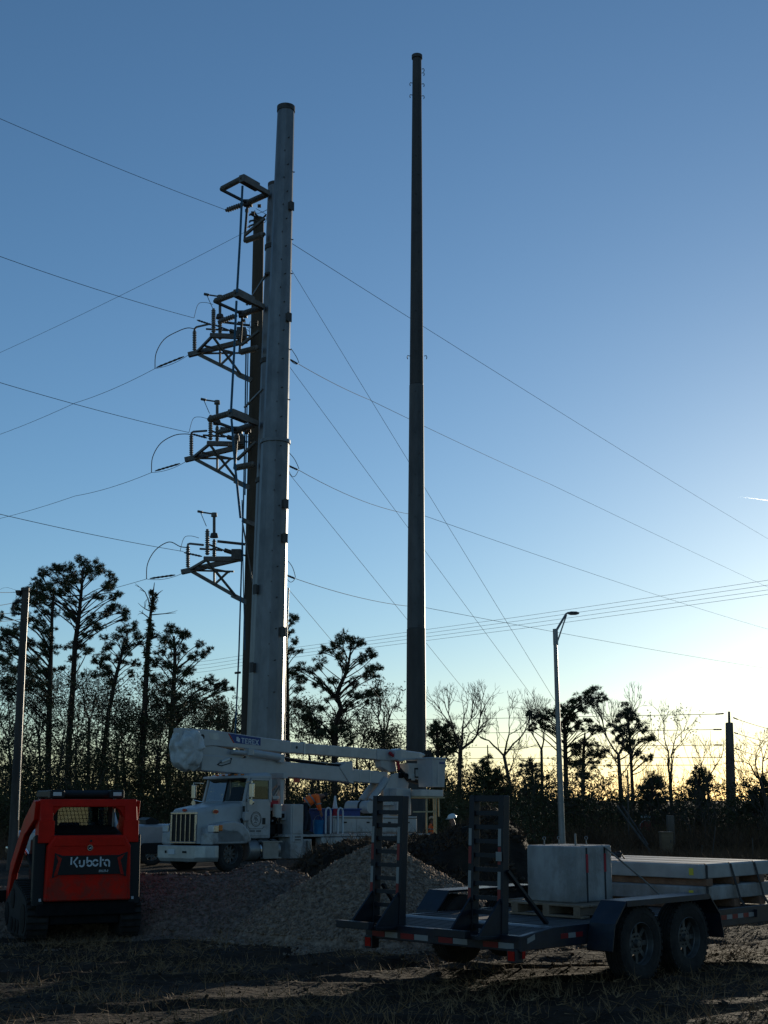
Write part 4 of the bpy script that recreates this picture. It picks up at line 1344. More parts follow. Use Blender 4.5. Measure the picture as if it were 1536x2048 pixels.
YU = 44
p0, p1 = at(28, 1660, YU), at(51, 1178, YU)
U_base = Vector((p0.x - 0.02, YU, dz(YU) + 0.15))
rU = thing('utility_pole', 'round grey utility pole at the far left with short insulator arms', 'utility pole', U_base)
MB().tube([U_base, p0, p1], [0.155, 0.15, 0.112], 14).build('pole_shaft', m_wood_pole, rU, off=U_base, smooth=True)
MB().cyl(at(50.6, 1182, YU), at(50.9, 1176, YU), 0.15, n=12).build('pole_cap', m_darkst, rU, off=U_base)
MB().tube([at(57.5, 1185, YU - 0.12), at(51, 1300, YU - 0.14), at(36, 1640, YU - 0.16)], 0.017, 6).build('conduit', m_alu, rU, off=U_base)
for (a, b) in (((35, 1185), (46, 1185)), ((24, 1226), (42, 1228))):
    p, q = at(*a, YU), at(*b, YU)
    MB().tube([p.lerp(q, t / 8) for t in range(9)], [0.03] + [0.06 if t % 2 else 0.04 for t in range(7)] + [0.03], 8).build('dead_end_insulator', m_darkst, rU, off=U_base)
MB().cyl(at(36, 1181, YU - 0.1), at(36, 1190, YU - 0.1), 0.09, 0.06, 8).build('cutout', m_darkst, rU, off=U_base)
MB().tube([at(25, 1220, YU), at(27, 1208, YU), at(34, 1202, YU), at(45, 1206, YU)], 0.045, 6).build('cutout', m_darkst, rU, off=U_base)
for y0, y1, x1, lb in ((1181, 1184, 36, 'top'), (1209, 1204, 34, 'second'), (1224, 1226, 24, 'third'), (1240, 1238, 44, 'lowest')):
    wire('%s short wire left of the grey utility pole' % lb, [(-60, y0 + (y0 - y1), 38), (x1, y1, YU)], 0.014, 0.05, 'wires of the left utility pole')
wire('wispy tie wire on top of the grey utility pole', [(-2, 1180, 43.8), (6, 1176, 43.9), (16, 1175, 44), (34, 1181, 44)], 0.007, 0, 'wires of the left utility pole', k=4)

# ------------------------------------------------------------------ contrail
ca, cb = at(1475, 993, 9000), at(1560, 1004, 9300)
o = MB().tube([ca.lerp(cb, t / 8) for t in range(9)], [0.4, 0.9, 1.5, 2.1, 2.6, 3, 3.2, 3.4, 3.5], 8).build('contrail', m_trail, smooth=True)
tag(o, 'short white aircraft contrail high at the right edge', 'contrail', kind='stuff')

# ------------------------------------------------------------------ roadside items at the right
YS = 82
sb = at(1294, 1720, YS)
S_base = Vector((sb.x, YS, dz(YS)))
rS = thing('stop_sign', 'small red stop sign under two street name blades', 'sign', S_base)
c = at(1293, 1654, YS)
octo = [(c.x + 0.40 * math.cos(math.pi / 8 + i * math.pi / 4), c.z + 0.40 * math.sin(math.pi / 8 + i * math.pi / 4)) for i in range(8)]
MB().prism(octo, 'y', YS - 0.05, YS - 0.03).build('sign_plate', m_stop, rS, off=S_base)
oc2 = [(c.x + (x - c.x) * 1.07, c.z + (z - c.z) * 1.07) for x, z in octo]
MB().prism(oc2, 'y', YS - 0.028, YS - 0.02).build('sign_border', m_letter, rS, off=S_base)
MB().cyl((c.x, YS, dz(YS)), (c.x, YS, at(1293, 1628, YS).z), 0.035, n=8).build('sign_post', m_alu, rS, off=S_base)
z1 = at(1293, 1633.5, YS).z
MB().box(c.x - 0.36, c.x + 0.32, YS - 0.045, YS - 0.035, z1 - 0.10, z1 + 0.10).build('street_name_blade', m_signgr, rS, off=S_base)
MB().box(c.x - 0.33, c.x + 0.28, YS - 0.052, YS - 0.046, z1 - 0.045, z1 + 0.05).build('blade_lettering_band', m_letter, rS, off=S_base)
z2 = at(1293, 1641, YS).z
MB().box(c.x - 0.02, c.x + 0.02, YS - 0.35, YS + 0.35, z2 - 0.08, z2 + 0.08).build('street_name_blade', m_signgr, rS, off=S_base)

YX = 66
b0, b1 = at(1320, 1666, YX), at(1345, 1715, YX)
X_base = Vector(((b0.x + b1.x) / 2, YX, dz(YX) + 0.1))
rX = thing('utility_cabinet', 'squat tan utility cabinet in the dry brush', 'cabinet', X_base)
hw = (b1.x - b0.x) / 2
XH = b0.z - X_base.z
MB().box(-hw, hw, -0.3, 0.3, 0, XH).build('cabinet_body', m_box, rX, bevel=0.015)
MB().box(-hw - 0.03, hw + 0.03, -0.33, 0.33, XH, XH + 0.06).build('cabinet_lid', m_box, rX, bevel=0.015)
MB().box(-hw + 0.06, hw - 0.06, -0.33, -0.3, 0.15, XH - 0.15).build('cabinet_door', m_box, rX, bevel=0.008)
MB().box(hw - 0.14, hw - 0.1, -0.36, -0.33, 0.7, 0.85).build('cabinet_handle', m_darkst, rX)
cq = at(1341, 1650, 70)
o = MB().box(cq.x - 0.17, cq.x + 0.17, 69.8, 70.2, dz(70), at(1341, 1631, 70).z).build('concrete_post', m_grey_pole, bevel=0.03)
tag(o, 'short grey square post behind the tan cabinet', 'post')
for (a, b, r, lb) in (((1234, 1612, 68), (1302, 1705, 66), 0.06, 'longer pale pole leaning steeply left of the stop sign'), ((1245, 1612, 70), (1296, 1690, 68), 0.05, 'thinner pole leaning beside the longer pale leaning pole'), ((1255, 1540, 72), (1258, 1708, 72), 0.045, 'thin upright pole beside the leaning poles')):
    p, q = at(*a), at(*b)
    tag(MB().tube([q, p], [r, r * 0.8], 8).build('leaning_pole', m_wood_pole, smooth=True), lb, 'pole', 'thin poles in the brush')
for (a, b, lb) in (((1431, 1653, 60), (1423, 1695, 60), 'slanting thin stake right of the cabinet'), ((1404, 1690, 56), (1403, 1712, 56), 'short upright marker stake in the brush'), ((1505, 1676, 56), (1506, 1716, 56), 'dark thin stake near the right edge')):
    p, q = at(*a), at(*b)
    q.z = min(q.z, dz(q.y) + 0.2)
    tag(MB().tube([q, p], 0.022, 6).build('marker_stake', m_wood_pole), lb, 'stake', 'stakes in the brush')

# ------------------------------------------------------------------ shared vehicle pieces
def wheel(parent, c, r, w, rim_r, side=1, holes=8, rimmat=None, dual=False):
    """wheel (disc) > tyre, rim_barrel, hub; axis along local y, outer face toward side*y"""
    c = Vector(c)
    ax = Vector((0, side, 0))
    rimmat = rimmat or m_rim
    h = w / 2
    disc = MB()
    ro, ri = rim_r * 0.93, rim_r * 0.52
    disc.lathe([(ro, h * 0.30), (rim_r * 0.99, h * 0.42), (rim_r * 0.99, h * 0.30), (ro, h * 0.18)], c, ax, 28, ring=True)
    disc.lathe([(0.001, h * 0.34), (ri, h * 0.30), (ri, h * 0.18), (0.001, h * 0.18)], c, ax, 24)
    for k in range(holes):
        a = 2 * math.pi * k / holes
        d = Vector((math.cos(a), 0, math.sin(a)))
        disc.bar(c + ax * h * 0.25 + d * ri * 0.95, c + ax * h * 0.25 + d * ro * 1.01, rim_r * 0.22, 0.02, up=(0, 1, 0))
    o = disc.build('wheel', rimmat, parent, smooth=True)
    MB().lathe([(rim_r * 0.96, -h * 0.8), (rim_r * 1.03, -h * 0.8), (rim_r * 1.03, h * 0.86), (rim_r * 1.0, h * 0.9), (rim_r * 0.97, h * 0.8)], c, ax, 28, ring=True).build('rim_barrel', rimmat, o, smooth=True)
    t = MB()
    prof = [(rim_r * 1.0, -h * 0.86), (rim_r * 1.10, -h * 0.98), (r * 0.86, -h * 1.0), (r * 0.955, -h * 0.88)]
    for k in range(5):
        y = -h * 0.78 + h * 1.56 * k / 5
        prof += [(r, y), (r, y + h * 0.22), (r * 0.972, y + h * 0.24), (r * 0.972, y + h * 0.30)]
    prof += [(r * 0.985, h * 0.82), (r * 0.955, h * 0.9), (r * 0.86, h * 1.0), (r * 0.80, h * 1.02), (r * 0.79, h * 0.99), (rim_r * 1.12, h * 0.96), (rim_r * 1.02, h * 0.86)]
    t.lathe(prof, c, ax, 40, ring=True)
    for k in range(36):
        a = 2 * math.pi * k / 36
        d = Vector((math.cos(a), 0, math.sin(a)))
        t.bar(c + d * r * 0.985 + ax * h * 0.62, c + d * r * 0.985 + ax * h * 0.93, 0.035, 0.02, up=d)
    t.build('tyre', m_rubber, o, smooth=True)
    hb = MB().lathe([(0.001, h * 0.62), (rim_r * 0.16, h * 0.60), (rim_r * 0.20, h * 0.36), (rim_r * 0.22, h * 0.30)], c, ax, 14)
    for k in range(holes):
        a = 2 * math.pi * (k + 0.5) / holes
        d = Vector((math.cos(a), 0, math.sin(a)))
        hb.cyl(c + d * rim_r * 0.36 + ax * h * 0.30, c + d * rim_r * 0.36 + ax * h * 0.45, rim_r * 0.045, n=6)
    hb.build('hub', rimmat, o, smooth=True)
    return o


def ribbon(mb, pts, w, place):
    """flat stroke of width w along 2-D points, corners mitred; place(u, v, depth) -> 3-D"""
    k = len(pts)
    L, Rr = [], []
    for i in range(k):
        a, b = pts[max(0, i - 1)], pts[min(k - 1, i + 1)]
        d = Vector((b[0] - a[0], b[1] - a[1])).normalized()
        n = Vector((-d.y, d.x)) * (w / 2)
        L.append((pts[i][0] + n.x, pts[i][1] + n.y))
        Rr.append((pts[i][0] - n.x, pts[i][1] - n.y))
    for i in range(k - 1):
        q = [L[i], Rr[i], Rr[i + 1], L[i + 1]]
        mb.add([place(u, v, 0) for u, v in q] + [place(u, v, 1) for u, v in q], [(0, 1, 2, 3), (7, 6, 5, 4), (0, 4, 5, 1), (1, 5, 6, 2), (2, 6, 7, 3), (3, 7, 4, 0)])


def arc(cx, cy, r, a0, a1, k=10):
    return [(cx + r * math.cos(math.radians(lerp(a0, a1, i / k))), cy + r * math.sin(math.radians(lerp(a0, a1, i / k)))) for i in range(k + 1)]


def text_mesh(name, s, size, material, parent, matrix, bold=0.0, shear=0.0, spacing=1.0):
    cu = bpy.data.curves.new(name, 'FONT')
    cu.body = s
    cu.size = size
    cu.offset = bold
    cu.shear = shear
    cu.space_character = spacing
    cu.extrude = 0.002
    cu.align_x = 'CENTER'
    cu.align_y = 'CENTER'
    tmp = bpy.data.objects.new('tmp_text', cu)
    COL.objects.link(tmp)
    bpy.context.view_layer.update()
    me = bpy.data.meshes.new_from_object(tmp.evaluated_get(bpy.context.evaluated_depsgraph_get()))
    bpy.data.objects.remove(tmp)
    bpy.data.curves.remove(cu)
    me.name = name
    me.materials.clear()
    me.materials.append(material)
    o = bpy.data.objects.new(name, me)
    COL.objects.link(o)
    o.parent = parent
    o.matrix_local = matrix
    return o


def face_matrix(o, u, v):
    """matrix with local x along u, local y along v"""
    u, v = Vector(u).normalized(), Vector(v).normalized()
    w = u.cross(v)
    return Matrix(((u.x, v.x, w.x, o[0]), (u.y, v.y, w.y, o[1]), (u.z, v.z, w.z, o[2]), (0, 0, 0, 1)))


# ------------------------------------------------------------------ red compact track loader
kb = at(170, 1868, 19.9)
rK = thing('track_loader', 'red compact track loader seen from behind on rubber tracks', 'loader', (kb.x, 19.9, gz(kb.x, 19.9) + 0.03), math.radians(90 + 24))
rK.scale = (1, 0.95, 1)
for s in (1, -1):
    y0, y1 = (0.53, 0.86) if s > 0 else (-0.86, -0.53)
    outline = arc(0.34, 0.30, 0.285, 235, 95, 8) + [(0.9, 0.70)] + arc(1.25, 0.56, 0.19, 95, 30, 4) + arc(1.75, 0.27, 0.255, 40, -90, 8)
    tr_ = MB().prism(outline, 'y', y0, y1).build('track', m_rubber, rK, bevel=0.01)
    lg = MB()
    k = len(outline)
    per = []
    for i in range(k):
        a, b = Vector(outline[i]), Vector(outline[(i + 1) % k])
        m = max(1, int((b - a).length / 0.11))
        for j in range(m):
            per.append((a.lerp(b, j / m), (b - a).normalized()))
    for p, d in per:
        n = Vector((d.y, -d.x)) * -1
        if n.dot(p - Vector((1.05, 0.4))) < 0:
            n = -n
        c = p + n * 0.012
        lg.bar((c.x, y0 + 0.015, c.y), (c.x, y1 - 0.015, c.y), 0.05, 0.05, up=(n.x, 0, n.y))
    lg.build('track_lugs', m_rubber, tr_)
    yo = y1 if s > 0 else y0
    for cx, cz, r in ((0.34, 0.30, 0.20), (1.75, 0.27, 0.17), (0.75, 0.16, 0.10), (1.0, 0.16, 0.10), (1.28, 0.16, 0.10), (1.25, 0.52, 0.14)):
        MB().lathe([(0.001, 0.012), (r * 0.5, 0.02), (r * 0.8, 0.008), (r, 0.012), (r, -0.02)], (cx, yo, cz), (0, s, 0), 18).build('roller', m_blackst, tr_, smooth=True)
MB().box(0.06, 1.9, -0.52, 0.52, 0.22, 0.66).box(0.0, 0.3, -0.74, 0.74, 0.34, 0.53).build('chassis', m_blackst, rK, bevel=0.02)
MB().box(0.05, 1.5, -0.60, 0.60, 0.66, 1.36).build('engine_bay', m_blackst, rK, bevel=0.02)
for s in (1, -1):
    po = MB().prism([(0.0, 0.48), (0.14, 0.48), (0.22, 1.42), (0.04, 1.46)], 'y', s * 0.63, s * 0.80).build('rear_pillar', m_black, rK, bevel=0.015)
    MB().box(-0.012, 0.02, s * 0.69 - 0.018, s * 0.69 + 0.018, 0.55, 0.59).build('marker_lens', m_lens, po)
door = MB().prism([(-0.645, 0.545), (0.645, 0.545), (0.625, 1.30), (0.53, 1.45), (-0.53, 1.45), (-0.625, 1.30)], 'x', -0.075, 0.06).build('rear_door', m_red, rK, bevel=0.03, seg=3)
MB().prism([(-0.55, 1.30), (0.55, 1.30), (0.49, 1.42), (-0.49, 1.42)], 'x', -0.088, -0.07).build('upper_crease', m_red, door, bevel=0.008)
MB().prism([(-0.60, 0.56), (0.60, 0.56), (0.585, 0.85), (-0.585, 0.85)], 'x', -0.088, -0.07).build('lower_panel', m_red, door, bevel=0.008)
# lateral axis: screen right is local -y
MB().prism([(0.515, 1.21), (0.40, 1.172), (-0.44, 1.172), (-0.575, 1.215), (-0.56, 0.872), (-0.455, 0.908), (0.455, 0.908), (0.545, 0.868)], 'x', -0.094, -0.07).build('badge_panel', m_black, door, bevel=0.004)
for s in (1, -1):
    MB().prism([(s * 0.50 + (0 if s > 0 else -0.03), 1.185), (s * 0.415, 1.135), (s * 0.475, 0.905), (s * 0.525, 0.895), (s * 0.465, 1.10)], 'x', -0.102, -0.09).build('tail_light', m_redlens, door)
MB().prism([(y, z) for y, z in arc(0, 1.277, 0.042, 0, 360, 18)[:-1]], 'x', -0.095, -0.08).build('emblem', m_chrome, door)
MB().prism([(y, z) for y, z in arc(0, 1.277, 0.034, 0, 360, 18)[:-1]], 'x', -0.098, -0.09).build('emblem_field', m_black, door)
em = MB()
pl = lambda u, v, d: (-0.097 - 0.004 * d, -u, v)
ribbon(em, [(-0.022, 1.262), (0.02, 1.29)], 0.010, pl)
ribbon(em, [(-0.004, 1.275), (0.018, 1.262)], 0.010, pl)
em.build('emblem_mark', m_letter, door)
MB().cyl((-0.094, -0.01, 1.372), (-0.08, -0.01, 1.372), 0.018, n=12).build('door_latch', m_black, door)
# lettering, wide stencilled strokes
KW, kx0, kz0, kh = 0.023, -0.285, 1.012, 0.138
let = MB()
x = kx0
pl = lambda u, v, d: (-0.0945 - 0.005 * d, -u, v)


def st(pts):
    ribbon(let, [(kx0 + p[0], kz0 + p[1]) for p in pts], KW, pl)


st([(0.012, 0.035), (0.012, kh)])
st([(0.105, kh), (0.048, 0.072), (0.105, 0.0)])
st([(0.135, 0.096), (0.135, 0.045)])
st(arc(0.168, 0.043, 0.033, 200, 360, 10) + [(0.201, 0.096)])
st([(0.247, kh), (0.247, 0.05)])
st(arc(0.283, 0.050, 0.036, 150, -155, 14))
st(arc(0.372, 0.052, 0.036, 175, 355, 10))
st(arc(0.372, 0.060, 0.036, 20, 165, 10))
st([(0.450, kh), (0.450, 0.0)])
st([(0.470, 0.094), (0.498, 0.094)])
st(arc(0.545, 0.052, 0.036, 160, 350, 12)[:8])
st(arc(0.545, 0.058, 0.036, 140, 0, 10) + [(0.581, 0.0)])
let.build('lettering', m_letter, door)
text_mesh('model_lettering', 'SVL75-3', 0.042, m_letter, door, face_matrix((-0.099, -0.21, 0.953), (0, -1, 0), (0, 0, 1)), 0.001, 0.25)
# louvred cover in front of the rear window
MB().prism([(0.05, 1.36), (0.05, 1.452), (0.50, 1.56), (0.50, 1.36)], 'y', -0.52, 0.52).build('engine_cover', m_black, rK, bevel=0.01)
lv = MB().box(0.0, 0.02, -0.47, 0.47, 0, 0.02).build('louvre', m_blackst, rK)
lv.location, lv.rotation_euler = (0.10, 0, 1.475), (0, math.radians(-15), 0)
for i in range(1, 9):
    share(lv, rK, (0.10 + i * 0.042, 0, 1.475 + i * 0.0105), (0, math.radians(-15), 0))
# lift-arm towers, cross tube and arms
for s in (1, -1):
    tw = MB().prism([(0.05, 1.34), (0.40, 1.34), (0.42, 1.66), (0.34, 1.93), (0.10, 1.93), (0.02, 1.66)], 'y', s * 0.54, s * 0.735).build('arm_tower', m_red, rK, bevel=0.02)
    MB().prism([(0.0, 1.345), (0.06, 1.345), (0.05, 1.655), (0.01, 1.655)], 'y', s * 0.52, s * 0.755).build('tower_plate', m_red, tw, bevel=0.01)
    am = MB()
    am.prism([(0.12, 1.93), (0.32, 1.94), (1.05, 1.66), (2.05, 1.0), (2.42, 0.42), (2.30, 0.30), (2.16, 0.40), (1.88, 0.84), (0.98, 1.42), (0.20, 1.66)], 'y', s * 0.70, s * 0.80)
    am.build('lift_arm', m_red, rK, bevel=0.015)
    MB().cyl((0.42, s * 0.66, 0.80), (1.15, s * 0.66, 1.12), 0.05, n=12).build('lift_cylinder', m_blackst, rK, smooth=True)
    MB().cyl((1.1, s * 0.66, 1.10), (1.55, s * 0.66, 1.20), 0.026, n=10).build('cylinder_rod', m_chrome, rK, smooth=True)
    MB().bar((0.30, s * 0.64, 0.85), (0.20, s * 0.64, 1.45), 0.07, 0.10).build('lower_link', m_red, rK, bevel=0.01)
MB().prism([(0.08, 1.845), (0.30, 1.845), (0.32, 1.93), (0.28, 1.955), (0.10, 1.955)], 'y', -0.735, 0.735).build('cross_tube', m_red, rK, bevel=0.015)
for s in (1, -1):
    MB().prism([(s * 0.54, 1.845), (s * 0.40, 1.845), (s * 0.48, 1.80), (s * 0.54, 1.70)], 'x', 0.10, 0.28).build('corner_gusset', m_red, rK)
# cab
cabm = MB()
for x, y in ((0.52, 0.44), (0.52, -0.44), (1.62, 0.44), (1.62, -0.44)):
    cabm.box(x - 0.05, x + 0.05, y - 0.05, y + 0.05, 1.0, 1.98)
cabm.box(0.5, 1.66, -0.49, 0.49, 0.66, 1.10).box(0.47, 0.55, -0.49, 0.49, 1.36, 1.50).box(0.47, 0.55, -0.49, 0.49, 1.86, 1.98)
cab_o = cabm.build('cab', m_black, rK, bevel=0.012)
MB().prism([(0.36, 1.975), (1.72, 1.975), (1.78, 2.02), (1.70, 2.085), (0.42, 2.085), (0.34, 2.04)], 'y', -0.50, 0.50).build('roof', m_black, rK, bevel=0.02)
for s in (1, -1):
    lh = MB().box(0.24, 0.44, s * 0.46 - 0.11, s * 0.46 + 0.11, 1.965, 2.085).build('work_light', m_black, rK, bevel=0.015)
    MB().box(0.228, 0.242, s * 0.46 - 0.065, s * 0.46 + 0.065, 2.0, 2.055).build('light_lens', m_lens, lh, bevel=0.006)
gd = MB()
for i in range(15):
    y = -0.40 + i * 0.8 / 14
    gd.bar((0.50, y - 0.05, 1.50), (0.50, y + 0.05, 1.86), 0.007)
for i in range(7):
    gd.bar((0.50, -0.43, 1.51 + i * 0.056), (0.50, 0.43, 1.50 + i * 0.056), 0.007)
gd.build('window_guard', m_blackst, cab_o)
MB().prism([(0.54, 1.49), (0.546, 1.49), (0.746, 1.87), (0.74, 1.87)], 'y', -0.42, 0.42).build('rear_window', g_cab, cab_o)
MB().box(1.60, 1.606, -0.42, 0.42, 1.12, 1.95).build('windscreen', g_dusty, cab_o)
MB().prism([(0.82, 1.0), (1.2, 1.0), (1.2, 1.16), (0.95, 1.18), (0.85, 1.62), (0.76, 1.62)], 'y', -0.02, 0.30).build('seat', m_cloth, cab_o, bevel=0.03)
for s in (1, -1):
    MB().box(0.57, 1.57, s * 0.452, s * 0.458, 1.12, 1.95).build('side_window', g_cab, cab_o)
MB().bar((0.30, -0.42, 1.56), (0.30, -0.42, 2.0), 0.022).build('aerial_post', m_alu, rK)
MB().prism([(2.30, 0.06), (3.05, 0.04), (3.06, 0.07), (2.45, 0.16), (2.36, 0.55), (2.30, 0.58)], 'y', -0.92, 0.92).build('bucket', m_blackst, rK, bevel=0.01)
for s in (1, -1):
    MB().prism([(2.32, 0.06), (3.02, 0.05), (2.9, 0.3), (2.40, 0.56)], 'y', s * 0.90, s * 0.93).build('bucket_cheek', m_blackst, rK)
MB().box(2.14, 2.34, -0.6, 0.6, 0.14, 0.52).build('quick_hitch', m_blackst, rK, bevel=0.02)

# ------------------------------------------------------------------ silver pickup far left
pf0 = at(22, 1700, 48.5)
rP = thing('pickup_truck', 'silver pickup truck half hidden behind the red loader', 'pickup truck', (pf0.x, 48.5, dz(48.5) + 0.20), math.radians(-159))
body = MB()
sec = lambda x, hw, zt, zb: [(x, -hw, zb), (x, hw, zb), (x, hw + 0.02, (zb + zt) / 2), (x, hw, zt - 0.06), (x, hw - 0.10, zt), (x, -hw + 0.10, zt), (x, -hw, zt - 0.06), (x, -hw - 0.02, (zb + zt) / 2)]
body.loft([sec(-0.02, 0.86, 1.10, 0.52), sec(-0.16, 0.96, 1.20, 0.48), sec(-1.3, 1.0, 1.30, 0.48), sec(-1.45, 1.0, 1.34, 0.48), sec(-3.55, 1.0, 1.36, 0.48), sec(-3.57, 1.0, 1.42, 0.50), sec(-5.85, 1.0, 1.42, 0.55), sec(-5.95, 0.98, 1.40, 0.60)])
bo = body.build('body', m_silver, rP, smooth=True, bevel=0.02)
roof_ = MB().loft([[(x, y * w, z) for x, z, y in ((-1.45, 1.34, 0.95), (-3.5, 1.36, 0.95), (-3.4, 1.96, 0.74), (-2.15, 1.98, 0.74))] for w in (-1, 1)])
MB().box(-3.38, -2.1, -0.74, 0.74, 1.90, 1.99).build('roof', m_silver, rP, bevel=0.04)
for s in (1, -1):
    for a, b in (((-1.5, 0.94, 1.33), (-2.15, 0.72, 1.92)), ((-2.55, 0.95, 1.34), (-2.55, 0.73, 1.92)), ((-3.5, 0.95, 1.35), (-3.36, 0.73, 1.92))):
        MB().bar((a[0], s * a[1], a[2]), (b[0], s * b[1], b[2]), 0.09, 0.07).build('pillar', m_silver, rP)
    MB().add([(-1.55, s * 0.95, 1.34), (-3.48, s * 0.95, 1.35), (-3.36, s * 0.74, 1.91), (-2.17, s * 0.74, 1.91)], [(0, 1, 2, 3)]).build('side_window', g_dark, rP)
MB().add([(-1.50, -0.9, 1.34), (-1.50, 0.9, 1.34), (-2.13, 0.7, 1.92), (-2.13, -0.7, 1.92)], [(0, 1, 2, 3)]).build('windscreen', g_dark, rP)
MB().box(-3.4, -1.6, -0.85, 0.85, 1.30, 1.40).build('dashboard', m_black, rP)
gr = MB().prism([(-0.62, 0.72), (0.62, 0.72), (0.64, 1.10), (-0.64, 1.10)], 'x', -0.06, 0.02).build('grille', m_black, rP)
for z in (0.74, 0.86, 0.98, 1.08):
    MB().box(0.0, 0.035, -0.63, 0.63, z - 0.018, z + 0.018).build('grille_bar', m_chrome, gr)
for s in (1, -1):
    MB().box(-0.1, 0.015, s * 0.66, s * 0.90, 0.84, 1.08).build('headlight', m_lens, rP, bevel=0.02)
    MB().box(-5.97, -5.93, s * 0.86, s * 0.985, 0.95, 1.30).build('tail_light', m_redlens, rP, bevel=0.01)
    MB().box(-1.75, -1.62, s * 1.02, s * 1.24, 1.32, 1.56).build('door_mirror', m_black, rP, bevel=0.02)
    for x in (-1.0, -4.75):
        MB().prism(arc(x, 0.42, 0.50, 0, 180, 12), 'y', s * 0.95, s * 1.012).build('wheel_arch', m_black, rP)
        wheel(rP, (x, s * 0.87, 0.41), 0.41, 0.27, 0.235, s, 8, m_alu)
    MB().box(-2.56, -1.62, s * 1.018, s * 1.028, 0.62, 1.30).build('door', m_silver, rP, bevel=0.01)
    MB().box(-3.5, -2.60, s * 1.018, s * 1.028, 0.62, 1.30).build('door', m_silver, rP, bevel=0.01)
MB().prism([(-0.98, 0.44), (0.98, 0.44), (0.98, 0.66), (-0.98, 0.66)], 'x', -0.12, 0.10).build('front_bumper', m_chrome, rP, bevel=0.04)
MB().prism([(-5.0, 1.43), (-4.55, 1.43), (-4.52, 1.58), (-4.72, 1.66), (-5.02, 1.54)], 'y', -0.8, 0.8).build('toolbox', m_black, rP, bevel=0.015)
MB().box(-6.06, -5.94, -0.95, 0.95, 0.50, 0.68).build('rear_bumper', m_chrome, rP, bevel=0.03)

# ------------------------------------------------------------------ white bucket truck
T_loc = (-6.38, 42.87, dz(42.87) + 0.22)
T_rz = math.radians(-131)
rT = thing('bucket_truck', 'white bucket truck with its folded boom stowed over the cab', 'bucket truck', T_loc, T_rz)
rT.rotation_mode = 'ZYX'
rT.rotation_euler = (-0.01806, 0, T_rz)          # stands on the gentle slope
bp_ = [(0.04, -0.86), (0.04, 0.86), (-0.16, 1.12), (-0.46, 1.22), (-0.62, 1.22), (-0.62, -1.22), (-0.46, -1.22), (-0.16, -1.12)]
rings = [[(x * 1.0 - (0.06 if z < 0.4 else 0), y * (0.93 if z < 0.4 else 1), z) for x, y in bp_] for z in (0.30, 0.42, 0.76, 0.78)]
bum = MB().loft(rings).build('front_bumper', m_bumper, rT, bevel=0.02)
MB().box(0.042, 0.052, -0.36, -0.06, 0.52, 0.67).build('number_plate', m_letter, bum)
MB().box(0.042, 0.056, 0.30, 0.48, 0.56, 0.62).build('tow_slot', m_black, bum)
MB().box(0.042, 0.056, -0.52, -0.45, 0.55, 0.63).build('tow_slot', m_black, bum)


def hood_sec(x, hw, zb, zt, rc=0.16):
    pts_ = [(-hw, zb), (-hw, zt - rc)] + [(-hw + rc - rc * math.cos(a), zt - rc + rc * math.sin(a)) for a in (0.4, 0.8, 1.2)] + [(-hw + rc, zt), (hw - rc, zt)] + [(hw - rc + rc * math.sin(a), zt - rc + rc * math.cos(a)) for a in (0.4, 0.8, 1.2)] + [(hw, zt - rc), (hw, zb)]
    return [(x, y, z) for y, z in pts_]


hood = MB().loft([hood_sec(-0.26, 0.62, 0.84, 1.84), hood_sec(-0.34, 0.65, 0.84, 1.90), hood_sec(-1.0, 0.78, 0.9, 2.0), hood_sec(-1.85, 0.93, 0.95, 2.12)]).build('hood', m_white, rT, smooth=True)
gs = MB().box(-0.27, -0.20, -0.60, 0.60, 0.84, 0.90).box(-0.27, -0.20, -0.60, 0.60, 1.72, 1.79).box(-0.27, -0.20, -0.60, -0.53, 0.90, 1.72).box(-0.27, -0.20, 0.53, 0.60, 0.90, 1.72).build('grille', m_chrome, rT, bevel=0.012)
MB().box(-0.262, -0.235, -0.53, 0.53, 0.90, 1.72).build('grille_mesh', m_black, gs)
gb = None
for i in range(4):
    y = -0.32 + i * 0.213
    if gb is None:
        gb = MB().box(-0.235, -0.205, -0.018, 0.018, 0.90, 1.72).build('grille_bar', m_chrome, gs)
        gb.location = (0, y, 0)
    else:
        share(gb, gs, (0, y, 0))
ov = lambda c, rx, rz_: [(c[0] + rx * math.cos(a * math.pi / 8), c[1] + rz_ * math.sin(a * math.pi / 8)) for a in range(16)]
MB().prism(ov((0, 1.85), 0.10, 0.045), 'x', -0.27, -0.235).build('nose_badge', m_redlens, hood)
MB().prism(ov((-0.86, 1.80), 0.115, 0.06), 'y', 0.70, 0.775).build('side_badge', m_redlens, hood)
MB().prism(ov((-0.86, 1.80), 0.135, 0.075), 'y', 0.70, 0.768).build('badge_rim', m_chrome, hood)
for s in (1, -1):
    fen = [(-0.36, 0.80), (-0.38, 1.14), (-0.54, 1.36), (-0.85, 1.48), (-1.25, 1.52), (-1.62, 1.45), (-1.90, 1.22), (-2.02, 0.92), (-1.92, 0.86)] + arc(-1.18, 0.55, 0.74, 22, 158, 12) + [(-0.46, 0.82)]
    MB().prism(fen, 'y', s * 0.62, s * 1.20).build('fender', m_white, rT, bevel=0.05, seg=3)
    hl = MB().box(-0.62, -0.40, s * 0.92, s * 1.23, 1.16, 1.42).build('headlight', m_chrome, rT, bevel=0.04)
    MB().box(-0.41, -0.388, s * 0.95, s * 1.20, 1.19, 1.39).build('headlight_lens', m_lens, hl, bevel=0.02)
    MB().box(-0.74, -0.60, s * 1.10, s * 1.245, 1.22, 1.40).build('turn_signal', m_amber, hl, bevel=0.02)
    wheel(rT, (-1.18, s * 1.02, 0.52), 0.53, 0.30, 0.30, s, 10, m_rim)
    for x in (-8.2, -9.55):
        wheel(rT, (x, s * 0.95, 0.52), 0.53, 0.5, 0.30, s, 10, m_rim)
